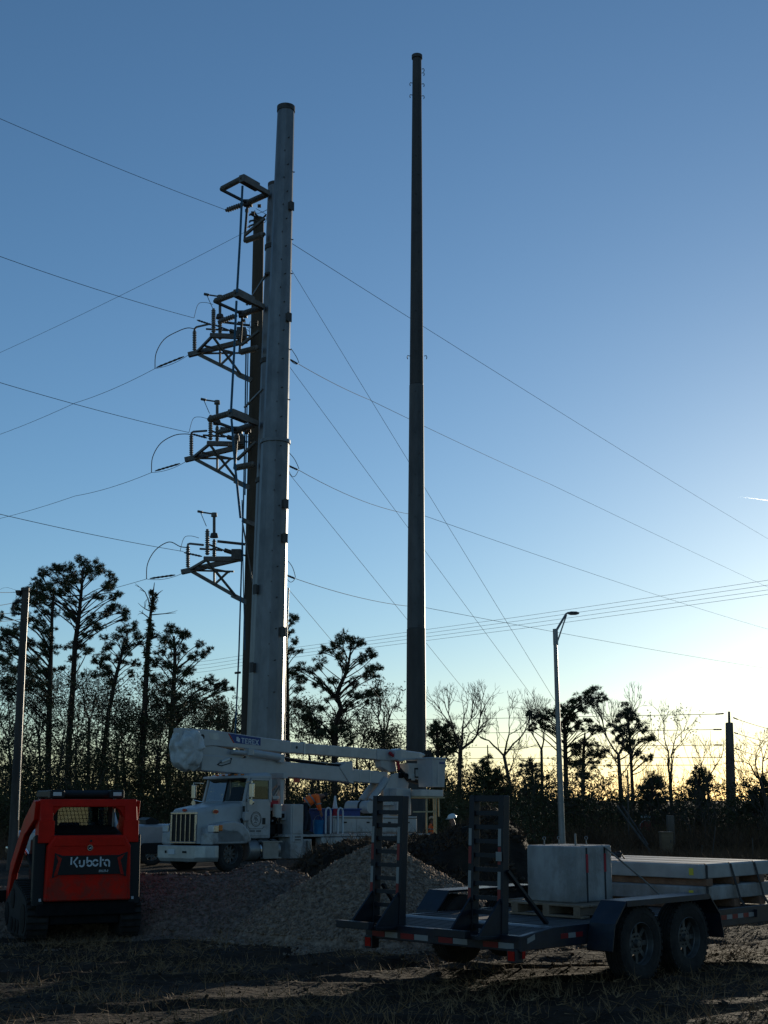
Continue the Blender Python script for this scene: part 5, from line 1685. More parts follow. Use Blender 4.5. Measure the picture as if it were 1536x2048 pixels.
# cab: shell of lower body, pillars, roof, panes and interior
cl = MB().box(-3.02, -1.85, -1.0, 1.0, 0.98, 2.14).build('cab', m_white, rT, bevel=0.04)
MB().box(-2.96, -2.0, -0.92, 0.92, 2.13, 2.16).build('cab_floor', m_black, cl)
MB().loft([[(-2.02, -0.96, 2.84), (-2.02, 0.96, 2.84), (-3.04, 1.0, 2.84), (-3.04, -1.0, 2.84)], [(-2.06, -0.96, 2.93), (-2.06, 0.96, 2.93), (-3.04, 1.0, 2.97), (-3.04, -1.0, 2.97)], [(-2.3, -0.8, 3.02), (-2.3, 0.8, 3.02), (-2.98, 0.85, 3.06), (-2.98, -0.85, 3.06)]]).build('roof', m_white, rT, bevel=0.03)
MB().prism([(-1.84, 2.93), (-2.08, 2.95), (-2.06, 2.83), (-1.80, 2.86)], 'y', -0.96, 0.96).build('sun_visor', m_white, rT, bevel=0.01)
for s in (1, -1):
    for a, b, w in (((-1.88, 0.95, 2.12), (-2.08, 0.93, 2.86), 0.09), ((-2.98, 0.98, 2.12), (-2.99, 0.97, 2.86), 0.10)):
        MB().bar((a[0], s * a[1], a[2]), (b[0], s * b[1], b[2]), w, 0.09).build('cab_pillar', m_white, rT, bevel=0.01)
    dr = MB().prism([(-1.96, 1.06), (-2.90, 1.06), (-2.92, 2.20), (-1.95, 2.20)], 'y', s * 1.0, s * 1.03).build('door', m_white, rT, bevel=0.015)
    for a, b in (((-1.97, 2.20), (-2.12, 2.80)), ((-2.12, 2.82), (-2.9, 2.82)), ((-2.92, 2.20), (-2.91, 2.82))):
        MB().bar((a[0], s * 1.01, a[1]), (b[0], s * 1.01, b[1]), 0.05, 0.05).build('window_frame', m_white, dr)
    MB().prism([(-2.0, 2.21), (-2.89, 2.21), (-2.88, 2.80), (-2.14, 2.80)], 'y', s * 1.005, s * 1.012).build('door_window', g_cab, dr)
    MB().box(-2.74, -2.62, s * 1.03, s * 1.05, 1.42, 1.62).build('door_handle', m_black, dr)
    MB().tube([(-1.92, s * 1.02, 2.72), (-1.80, s * 1.38, 2.74), (-1.80, s * 1.38, 2.2), (-1.92, s * 1.02, 2.12)], 0.018, 6).build('mirror_arm', m_chrome, rT)
    MB().box(-1.85, -1.77, s * 1.28, s * 1.46, 2.24, 2.68).build('mirror', m_chrome, rT, bevel=0.02)
    MB().cyl((-1.84, s * 1.37, 2.10), (-1.79, s * 1.37, 2.10), 0.085, n=14).build('spot_mirror', m_chrome, rT)
ringd = MB().lathe([(0.215, 0), (0.235, 0), (0.235, 0.004), (0.215, 0.004)], (-2.34, 1.031, 1.58), (0, 1, 0), 28, ring=True)
dk = np.random.default_rng(5)
for i in range(26):                              # worn round emblem on the door
    a = i / 26 * 2 * math.pi
    ringd.bar((-2.34 + 0.18 * math.cos(a), 1.034, 1.58 + 0.18 * math.sin(a)), (-2.34 + (0.18 + dk.uniform(0.01, 0.03)) * math.cos(a + 0.06), 1.034, 1.58 + 0.19 * math.sin(a + 0.08)), 0.02, 0.006, up=(0, 1, 0))
for p in ([(-2.44, 1.50), (-2.38, 1.60), (-2.34, 1.52), (-2.28, 1.64), (-2.24, 1.54)], [(-2.42, 1.66), (-2.34, 1.70), (-2.27, 1.66)], [(-2.38, 1.46), (-2.32, 1.49), (-2.26, 1.47)], [(-2.36, 1.58), (-2.34, 1.66), (-2.30, 1.58)]):
    ringd.tube([(x_, 1.033, z_) for x_, z_ in p], 0.009, 4)
ringd.build('door_emblem', m_darkst, rT)
bx = MB()
for a, b in (((-2.62, 1.28), (-2.06, 1.28)), ((-2.06, 1.28), (-1.99, 1.36)), ((-1.99, 1.36), (-1.99, 1.86)), ((-2.62, 1.28), (-2.70, 1.36))):
    bx.bar((a[0], 1.034, a[1]), (b[0], 1.034, b[1]), 0.014, 0.006, up=(0, 1, 0))
bx.build('door_pinstripe', m_darkst, rT)
dl = MB()
for i in range(11):
    if i != 5:
        dl.box(-2.08 - i * 0.046, -2.08 - i * 0.046 - 0.03, 1.03, 1.036, 1.19, 1.235)
dl.build('door_number_marks', m_darkst, rT)
for s in (1, -1):
    MB().add([(-1.875, 0.02 * s, 2.14), (-1.875, s * 0.90, 2.14), (-2.06, s * 0.88, 2.86), (-2.06, 0.02 * s, 2.86)], [(0, 1, 2, 3)]).build('windscreen', g_cab, rT)
MB().bar((-1.87, 0, 2.12), (-2.07, 0, 2.87), 0.04, 0.04).build('windscreen_divider', m_black, rT)
MB().add([(-3.0, -0.9, 2.14), (-3.0, 0.9, 2.14), (-3.0, 0.9, 2.84), (-3.0, -0.9, 2.84)], [(0, 1, 2, 3)]).build('rear_window', g_dark, rT)
for y in (0.45, -0.45):
    MB().prism([(-2.4, 2.0), (-2.85, 2.0), (-2.95, 2.62), (-2.82, 2.62), (-2.72, 2.2), (-2.4, 2.16)], 'y', y - 0.22, y + 0.22).build('seat', m_cloth, rT, bevel=0.04)
MB().lathe([(0.20, -0.015), (0.23, 0), (0.20, 0.015), (0.18, 0)], (-2.15, 0.45, 2.30), (0.8, 0, 0.6), 20, ring=True).build('steering_wheel', m_black, rT)
for i in range(5):
    y = -0.6 + i * 0.3
    MB().box(-2.16, -2.06, y - 0.045, y + 0.045, 2.955, 3.0).build('marker_lamp', m_amber, rT, bevel=0.012)
MB().cyl((-2.25, -0.2, 3.04), (-2.25, -0.2, 3.16), 0.08, 0.06, 12).build('beacon', m_amber, rT)
# mud guard mirror on hood, air cleaner, exhaust, tank, steps
MB().box(-1.98, -1.78, 0.98, 1.12, 1.52, 1.80).build('side_box', m_white, rT, bevel=0.02)
MB().bar((-1.72, 1.0, 1.60), (-1.80, 1.0, 1.42), 0.05, 0.05).build('hood_latch', m_black, rT)
MB().bar((-1.83, 1.0, 1.98), (-1.83, 1.0, 1.74), 0.06, 0.04).build('hood_latch', m_black, rT)
tank = MB().cyl((-1.98, 0.84, 0.62), (-3.35, 0.84, 0.62), 0.34, n=28).build('fuel_tank', m_alu, rT, smooth=True, bevel=0.02)
for x in (-2.45, -3.0):
    MB().lathe([(0.345, -0.03), (0.356, -0.03), (0.356, 0.03), (0.345, 0.03)], (x, 0.84, 0.62), (1, 0, 0), 28, ring=True).build('tank_strap', m_chrome, tank)
st_ = MB().box(-2.45, -3.35, 1.02, 1.22, 0.86, 0.90).box(-2.5, -3.3, 1.05, 1.24, 0.36, 0.40).build('cab_step', m_alu, rT)
MB().box(-2.52, -3.2, 1.16, 1.20, 0.40, 0.86).build('step_panel', m_alu, st_)
for s in (1, -1):
    MB().box(-10.9, -0.6, s * 0.36, s * 0.46, 0.72, 1.0).build('frame_rail', m_blackst, rT)
# body: deck, lockers, headache tower
MB().box(-10.9, -3.5, -1.2, 1.2, 1.02, 1.10).build('deck', m_white, rT, bevel=0.01)
lk = MB().box(-4.30, -3.72, 0.66, 1.22, 0.34, 2.06).build('tall_locker', m_white, rT, bevel=0.02)
MB().box(-4.24, -3.78, 1.22, 1.24, 1.12, 2.0).build('locker_door', m_white, lk, bevel=0.008)
MB().box(-4.24, -3.78, 1.22, 1.24, 0.86, 1.08).build('locker_door', m_white, lk, bevel=0.008)
for z in (0.93, 1.02):
    MB().box(-4.16, -3.90, 1.24, 1.25, z - 0.016, z + 0.016).build('locker_vent', m_black, lk)
MB().box(-3.86, -3.52, 0.7, 1.0, 1.55, 1.84).build('tool_case', m_white, rT, bevel=0.02)
tw = MB()
for y in (0.62, -0.62):
    tw.bar((-3.82, y, 1.1), (-3.82, y, 3.02), 0.16, 0.16)
tw.bar((-3.82, -0.85, 2.98), (-3.82, 0.85, 2.98), 0.20, 0.18)
tower = tw.build('boom_rest', m_white, rT, bevel=0.015)
for a, b in (((-3.82, 0.62, 2.8), (-3.82, -0.62, 1.9)), ((-3.82, -0.62, 2.8), (-3.82, 0.62, 1.9)), ((-3.3, 0.7, 2.1), (-3.82, 0.62, 2.72))):
    MB().bar(a, b, 0.055, 0.055).build('rest_brace', m_alu, tower)
MB().box(-3.5, -3.2, -0.9, 0.9, 2.22, 2.32).build('cross_rail', m_white, rT, bevel=0.01)
MB().box(-3.55, -3.15, -0.8, 0.8, 1.95, 2.18).build('hydraulic_reservoir', m_strapr, rT, bevel=0.02)
eq = MB()
for i in range(13):
    x, y, z = -3.1 - dk.uniform(0, 0.55), dk.uniform(0.0, 1.0), dk.uniform(1.0, 1.7)
    sx, sy, sz = dk.uniform(0.05, 0.16, 3)
    eq.box(x - sx, x + sx, y - sy, y + sy, z - sz, z + sz)
for i in range(10):
    p = Vector((-3.1 - dk.uniform(0, 0.5), dk.uniform(0.3, 1.1), 1.05))
    eq.tube([p, p + Vector((0.05, 0.1, 0.3)), p + Vector((-0.08, 0.05, 0.55)), p + Vector((0, -0.1, 0.8))], 0.022, 6)
eq.build('hydraulic_valves', m_blackst, rT)
MB().cyl((-3.36, 0.95, 1.62), (-3.36, 0.95, 2.06), 0.15, n=16).build('water_cooler', m_cream, rT, smooth=True, bevel=0.02)
MB().box(-4.75, -4.35, 0.62, 1.18, 0.45, 0.95).build('outrigger_box', m_white, rT, bevel=0.02)
MB().cyl((-4.55, 1.24, 0.9), (-4.55, 1.24, 0.22), 0.09, n=12).build('outrigger_leg', m_alu, rT)
MB().box(-4.74, -4.36, 1.05, 1.43, 0.16, 0.22).build('outrigger_pad', m_blackst, rT)
slk = MB().box(-10.15, -5.75, 0.74, 1.20, 1.14, 1.70).build('side_locker', m_white, rT, bevel=0.015)
for x0, x1 in ((-5.80, -6.85), (-6.92, -8.05), (-8.12, -9.1), (-9.17, -10.1)):
    d_ = MB().box(x1, x0, 1.20, 1.215, 1.18, 1.58).build('locker_door', m_white, slk, bevel=0.006)
    MB().box((x0 + x1) / 2 - 0.07, (x0 + x1) / 2 + 0.07, 1.215, 1.23, 1.46, 1.51).build('latch', m_black, d_)
MB().box(-10.15, -5.75, 1.2, 1.222, 1.625, 1.65).build('locker_drip_rail', m_darkst, slk)
for x in (-5.35, -5.95):
    MB().tube([(x, 1.23, 1.12), (x, 1.23, 1.82)] + [(x - 0.12 + 0.12 * math.cos(a), 1.23, 1.82 + 0.14 * math.sin(a)) for a in (0.5, 1.0, 1.57, 2.1, 2.6)] + [(x - 0.24, 1.23, 1.82), (x - 0.24, 1.23, 1.12)], 0.03, 8).build('grab_hoop', m_letter, rT, smooth=True)
MB().box(-10.9, -5.2, 0.9, 1.18, 0.55, 1.0).build('skirt_locker', m_white, rT, bevel=0.02)
# pedestal, turret, lift cylinders
MB().lathe([(0.62, 1.10), (0.62, 1.24), (0.46, 1.30), (0.46, 2.05), (0.66, 2.10), (0.66, 2.24), (0.4, 2.26)], (-9.9, 0.0, 0), (0, 0, 1), 28).build('pedestal', m_white, rT, smooth=True)
tu = MB()
for s in (1, -1):
    tu.prism([(-9.35, 2.25), (-10.55, 2.25), (-10.7, 2.9), (-10.25, 3.28), (-9.75, 3.20), (-9.3, 2.6)], 'y', s * 0.30, s * 0.36)
turret = tu.build('turret', m_white, rT, bevel=0.01)
MB().box(-10.4, -9.6, 0.36, 0.72, 1.75, 2.70).build('control_cabinet', m_white, rT, bevel=0.02)
for y in (0.22, -0.22):
    MB().cyl((-8.75, y, 2.25), (-9.6, y, 3.02), 0.13, n=16).build('lift_cylinder', m_white, rT, smooth=True)
    MB().cyl((-8.3, y, 1.9), (-8.8, y, 2.30), 0.07, n=12).build('cylinder_rod', m_chrome, rT, smooth=True)
MB().cyl((-8.3, -0.45, 2.02), (-8.3, 0.62, 2.02), 0.22, n=18).build('winch_drum', m_white, rT, smooth=True)
MB().cyl((-8.3, 0.2, 2.02), (-8.3, 0.26, 2.02), 0.25, n=18).build('winch_band', m_black, rT, smooth=True)


def boom(name, x0, z0, x1, z1, h0, h1, w, m, parent=rT, y=0.0, bev=0.03):
    r = [[(x, y - w / 2, z - h / 2), (x, y + w / 2, z - h / 2), (x, y + w / 2, z + h / 2), (x, y - w / 2, z + h / 2)] for x, z, h in ((x0, z0, h0), (x1, z1, h1))]
    return MB().loft(r).build(name, m, parent, bevel=bev)


lb = boom('lower_boom', -0.7, 3.32, -7.75, 3.13, 0.50, 0.52, 0.46, m_white)
MB().prism([(-7.05, 3.38), (-7.4, 3.56), (-7.75, 3.60), (-7.80, 2.82), (-7.55, 2.86)], 'y', -0.26, 0.26).build('boom_collar', m_white, lb, bevel=0.02)
boom('lower_boom_inner', -7.75, 3.12, -9.75, 3.06, 0.44, 0.44, 0.36, m_white)
for x in (-8.2, -8.75):
    MB().box(x - 0.02, x + 0.02, -0.19, 0.19, 2.86, 3.33).build('boom_band', m_bumper, rT)
ub = MB().loft([[(x, -0.2, z0), (x, 0.2, z0), (x, 0.2, z1), (x, -0.2, z1)] for x, z0, z1 in ((0.15, 3.72, 4.36), (-1.2, 3.86, 4.36), (-3.0, 3.82, 4.24), (-4.7, 3.76, 4.17))]).build('upper_boom', m_white, rT, bevel=0.03)
MB().prism([(-1.05, 4.06), (-0.98, 4.26), (-1.38, 4.26), (-1.45, 4.06)], 'y', 0.2, 0.204).build('access_cover', m_bumper, ub, bevel=0.002)
MB().cyl((-0.72, 0.2, 4.12), (-0.72, 0.208, 4.12), 0.085, n=16).build('pivot_hole', m_black, ub)
boom('upper_boom_section', -4.7, 3.965, -5.35, 3.955, 0.37, 0.37, 0.34, m_white)
MB().cyl((-5.0, 0.165, 3.97), (-5.0, 0.175, 3.97), 0.05, n=12).build('pin_hole', m_black, rT)
MB().box(-5.42, -5.34, -0.19, 0.19, 3.75, 4.16).build('boom_band', m_bumper, rT, bevel=0.01)
boom('fibreglass_boom', -5.35, 3.95, -9.15, 3.90, 0.36, 0.37, 0.32, m_cream)
boom('upper_boom_tip', -9.15, 3.90, -10.3, 3.88, 0.40, 0.42, 0.36, m_white)
MB().prism([(-9.35, 3.72), (-10.2, 3.72), (-10.3, 3.32), (-9.9, 3.28), (-9.4, 3.45)], 'y', -0.15, 0.15).build('tip_knuckle', m_white, rT, bevel=0.03)
# name decal on the boom
dc = MB().prism([(-1.86, 4.285), (-3.27, 4.205), (-3.27, 3.955), (-2.10, 3.99)], 'y', 0.2, 0.2035).build('name_decal', m_blue, ub)
MB().prism([(-1.80, 4.285), (-1.86, 4.285), (-2.10, 3.99), (-2.04, 3.99)], 'y', 0.2, 0.205).build('decal_stripe', m_redlens, dc)
tl = MB()
tpl = lambda u, v, d: (-2.40 - u, 0.2036 + 0.004 * d, 4.10 - 0.048 * u + v - 0.012)
for kx_, strokes_ in enumerate(('T', 'E', 'R', 'E', 'X')):
    o_ = kx_ * 0.158
    G_ = {'T': [[(0, .155), (.13, .155)], [(.065, .17), (.065, 0)]],
          'E': [[(.015, .17), (.015, 0)], [(0, .155), (.125, .155)], [(0, .085), (.11, .085)], [(0, .015), (.125, .015)]],
          'R': [[(.015, .17), (.015, 0)], [(0, .155), (.095, .155), (.118, .135), (.118, .105), (.095, .085), (.01, .085)], [(.06, .085), (.125, 0)]],
          'X': [[(.0, .17), (.135, 0)], [(.135, .17), (0, 0)]]}[strokes_]
    for p_ in G_:
        ribbon(tl, [(o_ + u, v - 0.085) for u, v in p_], 0.031, tpl)
tl.build('name_lettering', m_letter, dc)
lg_ = MB().box(-2.27, -2.18, 0.2035, 0.2075, 4.06, 4.19).box(-2.33, -2.24, 0.2036, 0.2078, 4.03, 4.15).build('logo_mark', m_letter, dc)
# elbow wrapped in crumpled canvas
el = MB()
er = np.random.default_rng(4)
NU, NV = 44, 26
rings = []
for i in range(NV + 1):
    v = i / NV
    y = lerp(-0.42, 0.48, v)
    k = 1 - 0.42 * abs(2 * v - 1) ** 4
    ring = []
    for j in range(NU):
        a = 2 * math.pi * j / NU
        rx, rz_ = 0.46, 0.62
        sq = 1 / (abs(math.cos(a)) ** 3 + abs(math.sin(a)) ** 3) ** (1 / 3)
        n = 0.14 * noise.noise((math.cos(a) * 2.0, v * 4, math.sin(a) * 2.0)) + 0.11 * abs(noise.noise((math.cos(a) * 4, v * 8, math.sin(a) * 4 + 3))) - 0.03 + 0.05 * noise.noise((math.cos(a) * 9, v * 16, math.sin(a) * 9 + 3))
        ring.append((-0.22 + (rx * sq * k + n) * math.cos(a), y + n * 0.4, 3.69 + (rz_ * sq * k + n) * math.sin(a)))
    rings.append(ring)
el.loft(rings)
el.build('canvas_cover', m_canvas, rT, smooth=True, sub=1)
MB().prism([(-0.55, 3.18), (-1.35, 3.10), (-1.9, 3.12), (-2.6, 3.58), (-2.2, 3.74), (-0.75, 3.95)], 'y', -0.16, 0.16).build('elbow_plate', m_white, rT, bevel=0.02)
MB().cyl((-1.95, 0.26, 3.70), (-2.75, 0.26, 3.68), 0.075, n=14).build('cylinder_rod', m_white, rT, smooth=True)
MB().cyl((-2.75, 0.26, 3.70), (-4.05, 0.26, 3.60), 0.135, n=18).build('boom_cylinder', m_white, rT, smooth=True)
MB().box(-4.25, -4.0, 0.12, 0.36, 3.42, 3.70).build('cylinder_clevis', m_white, rT, bevel=0.02)
MB().box(-2.55, -2.8, 0.16, 0.40, 3.60, 3.84).build('cylinder_gland', m_white, rT, bevel=0.03)
for z, y in ((3.53, 0.16), (3.47, 0.20), (3.56, 0.05)):
    MB().tube([(-4.2, y, z + 0.08), (-5.2, y, z + 0.01), (-6.4, y, z - 0.06), (-7.5, y, z - 0.08)], 0.028, 6).build('hydraulic_hose', m_blackst if y > 0.1 else m_bumper, rT)
MB().tube([(-1.35, 0.245, 3.28), (-1.6, 0.25, 3.42), (-1.95, 0.25, 3.50), (-1.9, 0.25, 3.34), (-1.5, 0.25, 3.24), (-1.35, 0.245, 3.28)], 0.014, 5).build('hose_loop', m_black, rT)
MB().cyl((-1.5, 0.24, 3.36), (-1.85, 0.24, 3.47), 0.05, n=10).build('sensor_can', m_bumper, rT)
MB().box(-5.05, -4.93, 0.10, 0.30, 2.80, 2.93).build('rest_pad', m_redlens, rT)
# jib, winch head, bucket
MB().loft([[(x, 0.25 + y * w, z) for y, z in ((-0.2, z0), (0.2, z0), (0.2, z1), (-0.2, z1))] for x, z0, z1, w in ((-9.9, 3.72, 4.08, 1.0), (-10.15, 3.66, 4.14, 1.1), (-10.5, 3.72, 4.08, 1.0), (-11.25, 3.74, 4.05, 0.9), (-11.5, 3.84, 4.04, 0.7))]).build('jib_winch', m_white, rT, bevel=0.04)
MB().cyl((-11.45, 0.25, 3.96), (-11.95, 0.25, 3.97), 0.075, n=12).build('jib_arm', m_bumper, rT, smooth=True)
MB().lathe([(0.03, -0.05), (0.19, -0.05), (0.15, 0), (0.19, 0.05), (0.03, 0.05)], (-11.85, 0.32, 3.97), (0.35, 1, 0), 20, ring=True).build('jib_sheave', m_black, rT, smooth=True)
MB().tube([(-9.75, 0.24, 3.98), (-9.95, 0.3, 3.85), (-10.15, 0.32, 3.62), (-10.2, 0.32, 3.38), (-10.45, 0.3, 3.22), (-10.7, 0.3, 3.15)], 0.06, 8).build('red_hose', m_strapr, rT, smooth=True)
MB().tube([(-10.2, 0.3, 3.4), (-10.6, 0.4, 3.05), (-11.1, 0.4, 2.95), (-11.4, 0.4, 2.98)], 0.09, 8).build('hose_bundle', m_black, rT, smooth=True)
for i in range(7):
    x, y, z = -10.2 - dk.uniform(0, 0.75), 0.25 + dk.uniform(-0.1, 0.2), 2.95 + dk.uniform(0, 0.45)
    s_ = dk.uniform(0.05, 0.13, 3)
    MB().box(x - s_[0], x + s_[0], y - s_[1], y + s_[1], z - s_[2], z + s_[2]).build('leveling_valve', m_bumper if i % 2 else m_blackst, rT, bevel=0.015)
MB().box(-11.2, -10.55, 0.05, 0.5, 3.05, 3.62).build('bucket_mount', m_cream, rT, bevel=0.02)
MB().box(-11.12, -10.86, 0.5, 0.52, 3.10, 3.46).build('control_panel', m_black, rT)
MB().box(-11.08, -10.90, 0.52, 0.53, 3.15, 3.40).build('panel_face', m_bumper, rT)
bk = MB()
bk.loft([[(-11.1 - t, 0.55 - t, 2.82), (-11.1 - t, 1.15 + t, 2.82), (-11.75 + t, 1.15 + t, 2.82), (-11.75 + t, 0.55 - t, 2.82)] if False else [(-11.08, 0.52, 2.80), (-11.08, 1.18, 2.80), (-11.78, 1.18, 2.80), (-11.78, 0.52, 2.80)] for t in (0,)] + [[(-11.04, 0.48, 3.80), (-11.04, 1.22, 3.80), (-11.82, 1.22, 3.80), (-11.82, 0.48, 3.80)]], cap=False)
bk.add([(-11.08, 0.52, 2.80), (-11.08, 1.18, 2.80), (-11.78, 1.18, 2.80), (-11.78, 0.52, 2.80)], [(0, 1, 2, 3)])
bucket = bk.build('bucket', m_white, rT)
sol = bucket.modifiers.new('shell', 'SOLIDIFY')
sol.thickness = 0.03
MB().tube([(-11.04, 0.48, 3.80), (-11.04, 1.22, 3.80), (-11.82, 1.22, 3.80), (-11.82, 0.48, 3.80), (-11.04, 0.48, 3.80)], 0.035, 6).build('bucket_lip', m_white, bucket)
MB().box(-11.75, -11.45, 1.215, 1.225, 3.60, 3.68).build('bucket_label', m_blue, bucket)
MB().box(-11.40, -11.34, 1.19, 1.215, 2.85, 3.70).build('bucket_rib', m_white, bucket)
# rear platform and ladder rail
MB().box(-11.75, -10.45, 0.0, 1.15, 2.42, 2.66).build('rear_platform', m_cream, rT, bevel=0.02)
MB().box(-11.80, -10.40, -0.02, 1.18, 2.36, 2.41).build('platform_edge', m_hwy, rT)
for p in ([(-11.3, 1.15, 2.36), (-11.3, 1.15, 0.9)], [(-11.15, 1.17, 2.36), (-11.2, 1.17, 0.75)], [(-10.0, 1.16, 1.86), (-11.3, 1.16, 1.88)], [(-10.75, 1.16, 2.36), (-10.75, 1.16, 1.05)], [(-11.5, 1.12, 2.36), (-11.52, 1.12, 1.7)]):
    MB().bar(p[0], p[1], 0.05, 0.05).build('access_rail', m_hwy, rT)
MB().prism([(-10.3, 1.0), (-10.9, 1.0), (-11.5, 0.55), (-11.5, 0.45), (-10.3, 0.55)], 'y', 0.4, 1.1).build('rear_apron', m_white, rT, bevel=0.02)


def tpt(x, y, z):
    return Matrix.Translation(T_loc) @ Matrix.Rotation(-0.01806, 4, 'X') @ Matrix.Rotation(T_rz, 4, 'Z') @ Vector((x, y, z))


# things standing on the truck deck
q = tpt(-5.42, 0.62, 1.105)
rBin = thing('storage_bin', 'dark blue storage bin on the truck deck behind the hoops', 'bin', q, T_rz)
MB().loft([[(0, -0.3, 0), (0, 0.28, 0), (-1.95, 0.28, 0), (-1.95, -0.3, 0)], [(0.06, -0.34, 0.78), (0.06, 0.32, 0.78), (-2.0, 0.32, 0.78), (-2.0, -0.34, 0.78)]]).build('bin_body', m_blue, rBin, bevel=0.02)
MB().box(0.09, -2.03, -0.37, 0.35, 0.78, 0.83).build('bin_lid', m_blue, rBin, bevel=0.015)
q = tpt(-5.22, 1.02, 1.105)
rBk = thing('blue_pail', 'light blue pail beside the bending worker', 'pail', q, T_rz)
MB().lathe([(0.001, 0), (0.16, 0), (0.19, 0.46), (0.175, 0.46), (0.15, 0.02)], (0, 0, 0), n=20).build('pail_body', m_lblue, rBk, smooth=True)
MB().tube([(0.19 * math.cos(a), 0, 0.46 + 0.14 * math.sin(a)) for a in np.linspace(0, math.pi, 9)], 0.008, 5).build('pail_handle', m_alu, rBk)
q = tpt(-6.1, 0.95, 1.705)
rCo = thing('traffic_cone', 'red and white traffic cone standing on the truck locker', 'traffic cone', q, T_rz)
MB().box(-0.17, 0.17, -0.17, 0.17, 0, 0.03).build('cone_base', m_strapr, rCo, bevel=0.008)
MB().lathe([(0.13, 0.03), (0.09, 0.24), (0.085, 0.24)], (0, 0, 0), n=18).build('cone_body', m_strapr, rCo, smooth=True)
MB().lathe([(0.091, 0.24), (0.045, 0.52), (0.03, 0.66), (0.001, 0.66)], (0, 0, 0), n=18).build('cone_sleeve', m_letter, rCo, smooth=True)

# ------------------------------------------------------------------ flat trailer with standing ramps
tw_ = at(1285, 1890, 14.75)
TR_rz = math.radians(90 - 44.5)
c_, s_ = math.cos(TR_rz), math.sin(TR_rz)
WX, WY = 1.64, -0.27
TR_loc = (tw_.x - (c_ * WX - s_ * WY), tw_.y - (s_ * WX + c_ * WY), dz(14.3))
rR2 = thing('flatbed_trailer', 'navy flatbed equipment trailer with two ladder ramps standing upright', 'trailer', TR_loc, TR_rz)
TW = 2.14                                        # deck width
ZD, ZR, DT = 0.60, 0.545, 0.50                    # deck height, height at the tail, tail length


def deck_z(x):
    return ZD if x > DT else lerp(ZR, ZD, x / DT)


# side rails, cross members
for y0, y1, nm in ((0.0, 0.07, 'side_rail'), (TW - 0.07, TW, 'side_rail')):
    rl = MB().prism([(DT, ZD + 0.012), (6.6, ZD + 0.012), (6.6, ZD - 0.19), (DT, ZD - 0.19), (0.0, ZR - 0.13), (0.0, ZR + 0.012)], 'y', y0, y1).build(nm, m_navy, rR2, bevel=0.008)
    yy = -0.003 if y0 == 0 else TW + 0.003
    if y0 == 0:
        for x0 in (0.06, 0.60, 3.42, 5.0, 5.8):
            for k in range((8 if x0 > 3 else 3) if x0 > 0.5 else 1):
                xx = x0 + k * 0.125
                zb = ZD - 0.11 if x0 > 0.5 else ZR - 0.065
                MB().prism([(xx, zb), (xx + 0.12, zb + (0 if x0 > 0.5 else 0.033)), (xx + 0.12, zb + 0.05 + (0 if x0 > 0.5 else 0.033)), (xx, zb + 0.05)], 'y', -0.003, 0.001).build('reflective_tape', m_taper if (k % 2 == 0) == (x0 > 0.5) else m_tapew, rl)
        for xx, y1_ in ((4.45, 0), (5.2, 0)):
            MB().prism([(xx - 0.02, ZD - 0.12), (xx + 0.02, ZD - 0.12), (xx + 0.02, ZD - 0.03), (xx - 0.02, ZD - 0.03)], 'y', -0.04, 0.0).build('stake_pocket', m_navy, rl)
for x in (1.1, 2.2, 3.3, 4.4, 5.5, 6.5):
    MB().box(x - 0.04, x + 0.04, 0.07, TW - 0.07, ZD - 0.17, ZD - 0.05).build('cross_member', m_navy, rR2)
tail = MB().box(-0.05, 0.03, 0.0, TW, ZR - 0.14, ZR + 0.012).build('tail_beam', m_navy, rR2, bevel=0.008)
yy = 0.10
for k, (y, L) in enumerate(((0.08, .2), (0.28, .2), (0.68, .2), (0.88, .2), (1.22, .2), (1.42, .2), (1.66, .19), (1.85, .19))):
    MB().box(-0.054, -0.049, y, y + L - 0.008, ZR - 0.115, ZR - 0.06).build('reflective_tape', m_tapew if k % 2 == 0 else m_taper, tail)
for y in (0.02, TW - 0.14):
    lp = MB().box(-0.09, 0.02, y, y + 0.12, ZR - 0.24, ZR - 0.11).build('light_box', m_navy, rR2, bevel=0.008)
    MB().box(-0.097, -0.088, y + 0.02, y + 0.10, ZR - 0.22, ZR - 0.13).build('tail_light', m_redlens, lp)
    MB().box(-0.02, 0.02, y - 0.026 if y < 1 else y + 0.14, (y - 0.02) if y < 1 else y + 0.146, ZR - 0.2, ZR - 0.13).build('side_marker', m_redlens, lp)
# deck planks, one by one (lengthwise on the bed, crosswise strips on the tail)
npk = 13
pw = (TW - 0.14) / npk
prng = np.random.default_rng(9)
pk_ = MB().box(DT + 0.03, 6.55, 0.003, pw - 0.006, -0.04, 0.0).build('deck_plank', m_deck, rR2, bevel=0.004)
pk_.location = (0, 0.07, ZD)
for i in range(1, npk):
    share(pk_, rR2, (0, 0.07 + i * pw, ZD + prng.normal() * 0.002))
tlx = math.hypot(DT, ZD - ZR)
tp_ = MB().box(0.02, tlx - 0.03, 0.003, pw - 0.006, -0.035, 0.0).build('tail_plank', m_deck, rR2, bevel=0.004)
tp_.location, tp_.rotation_euler = (0.02, 0.07, ZR + 0.004), (0, -math.atan2(ZD - ZR, DT), 0)
for i in range(1, npk):
    share(tp_, rR2, (0.02, 0.07 + i * pw, ZR + 0.004), (0, -math.atan2(ZD - ZR, DT), 0))
MB().prism([(DT - 0.04, ZD - 0.004), (DT, ZD + 0.012), (DT + 0.05, ZD + 0.012), (DT + 0.05, ZD - 0.01)], 'y', 0.07, TW - 0.07).build('deck_angle', m_alu, rR2)
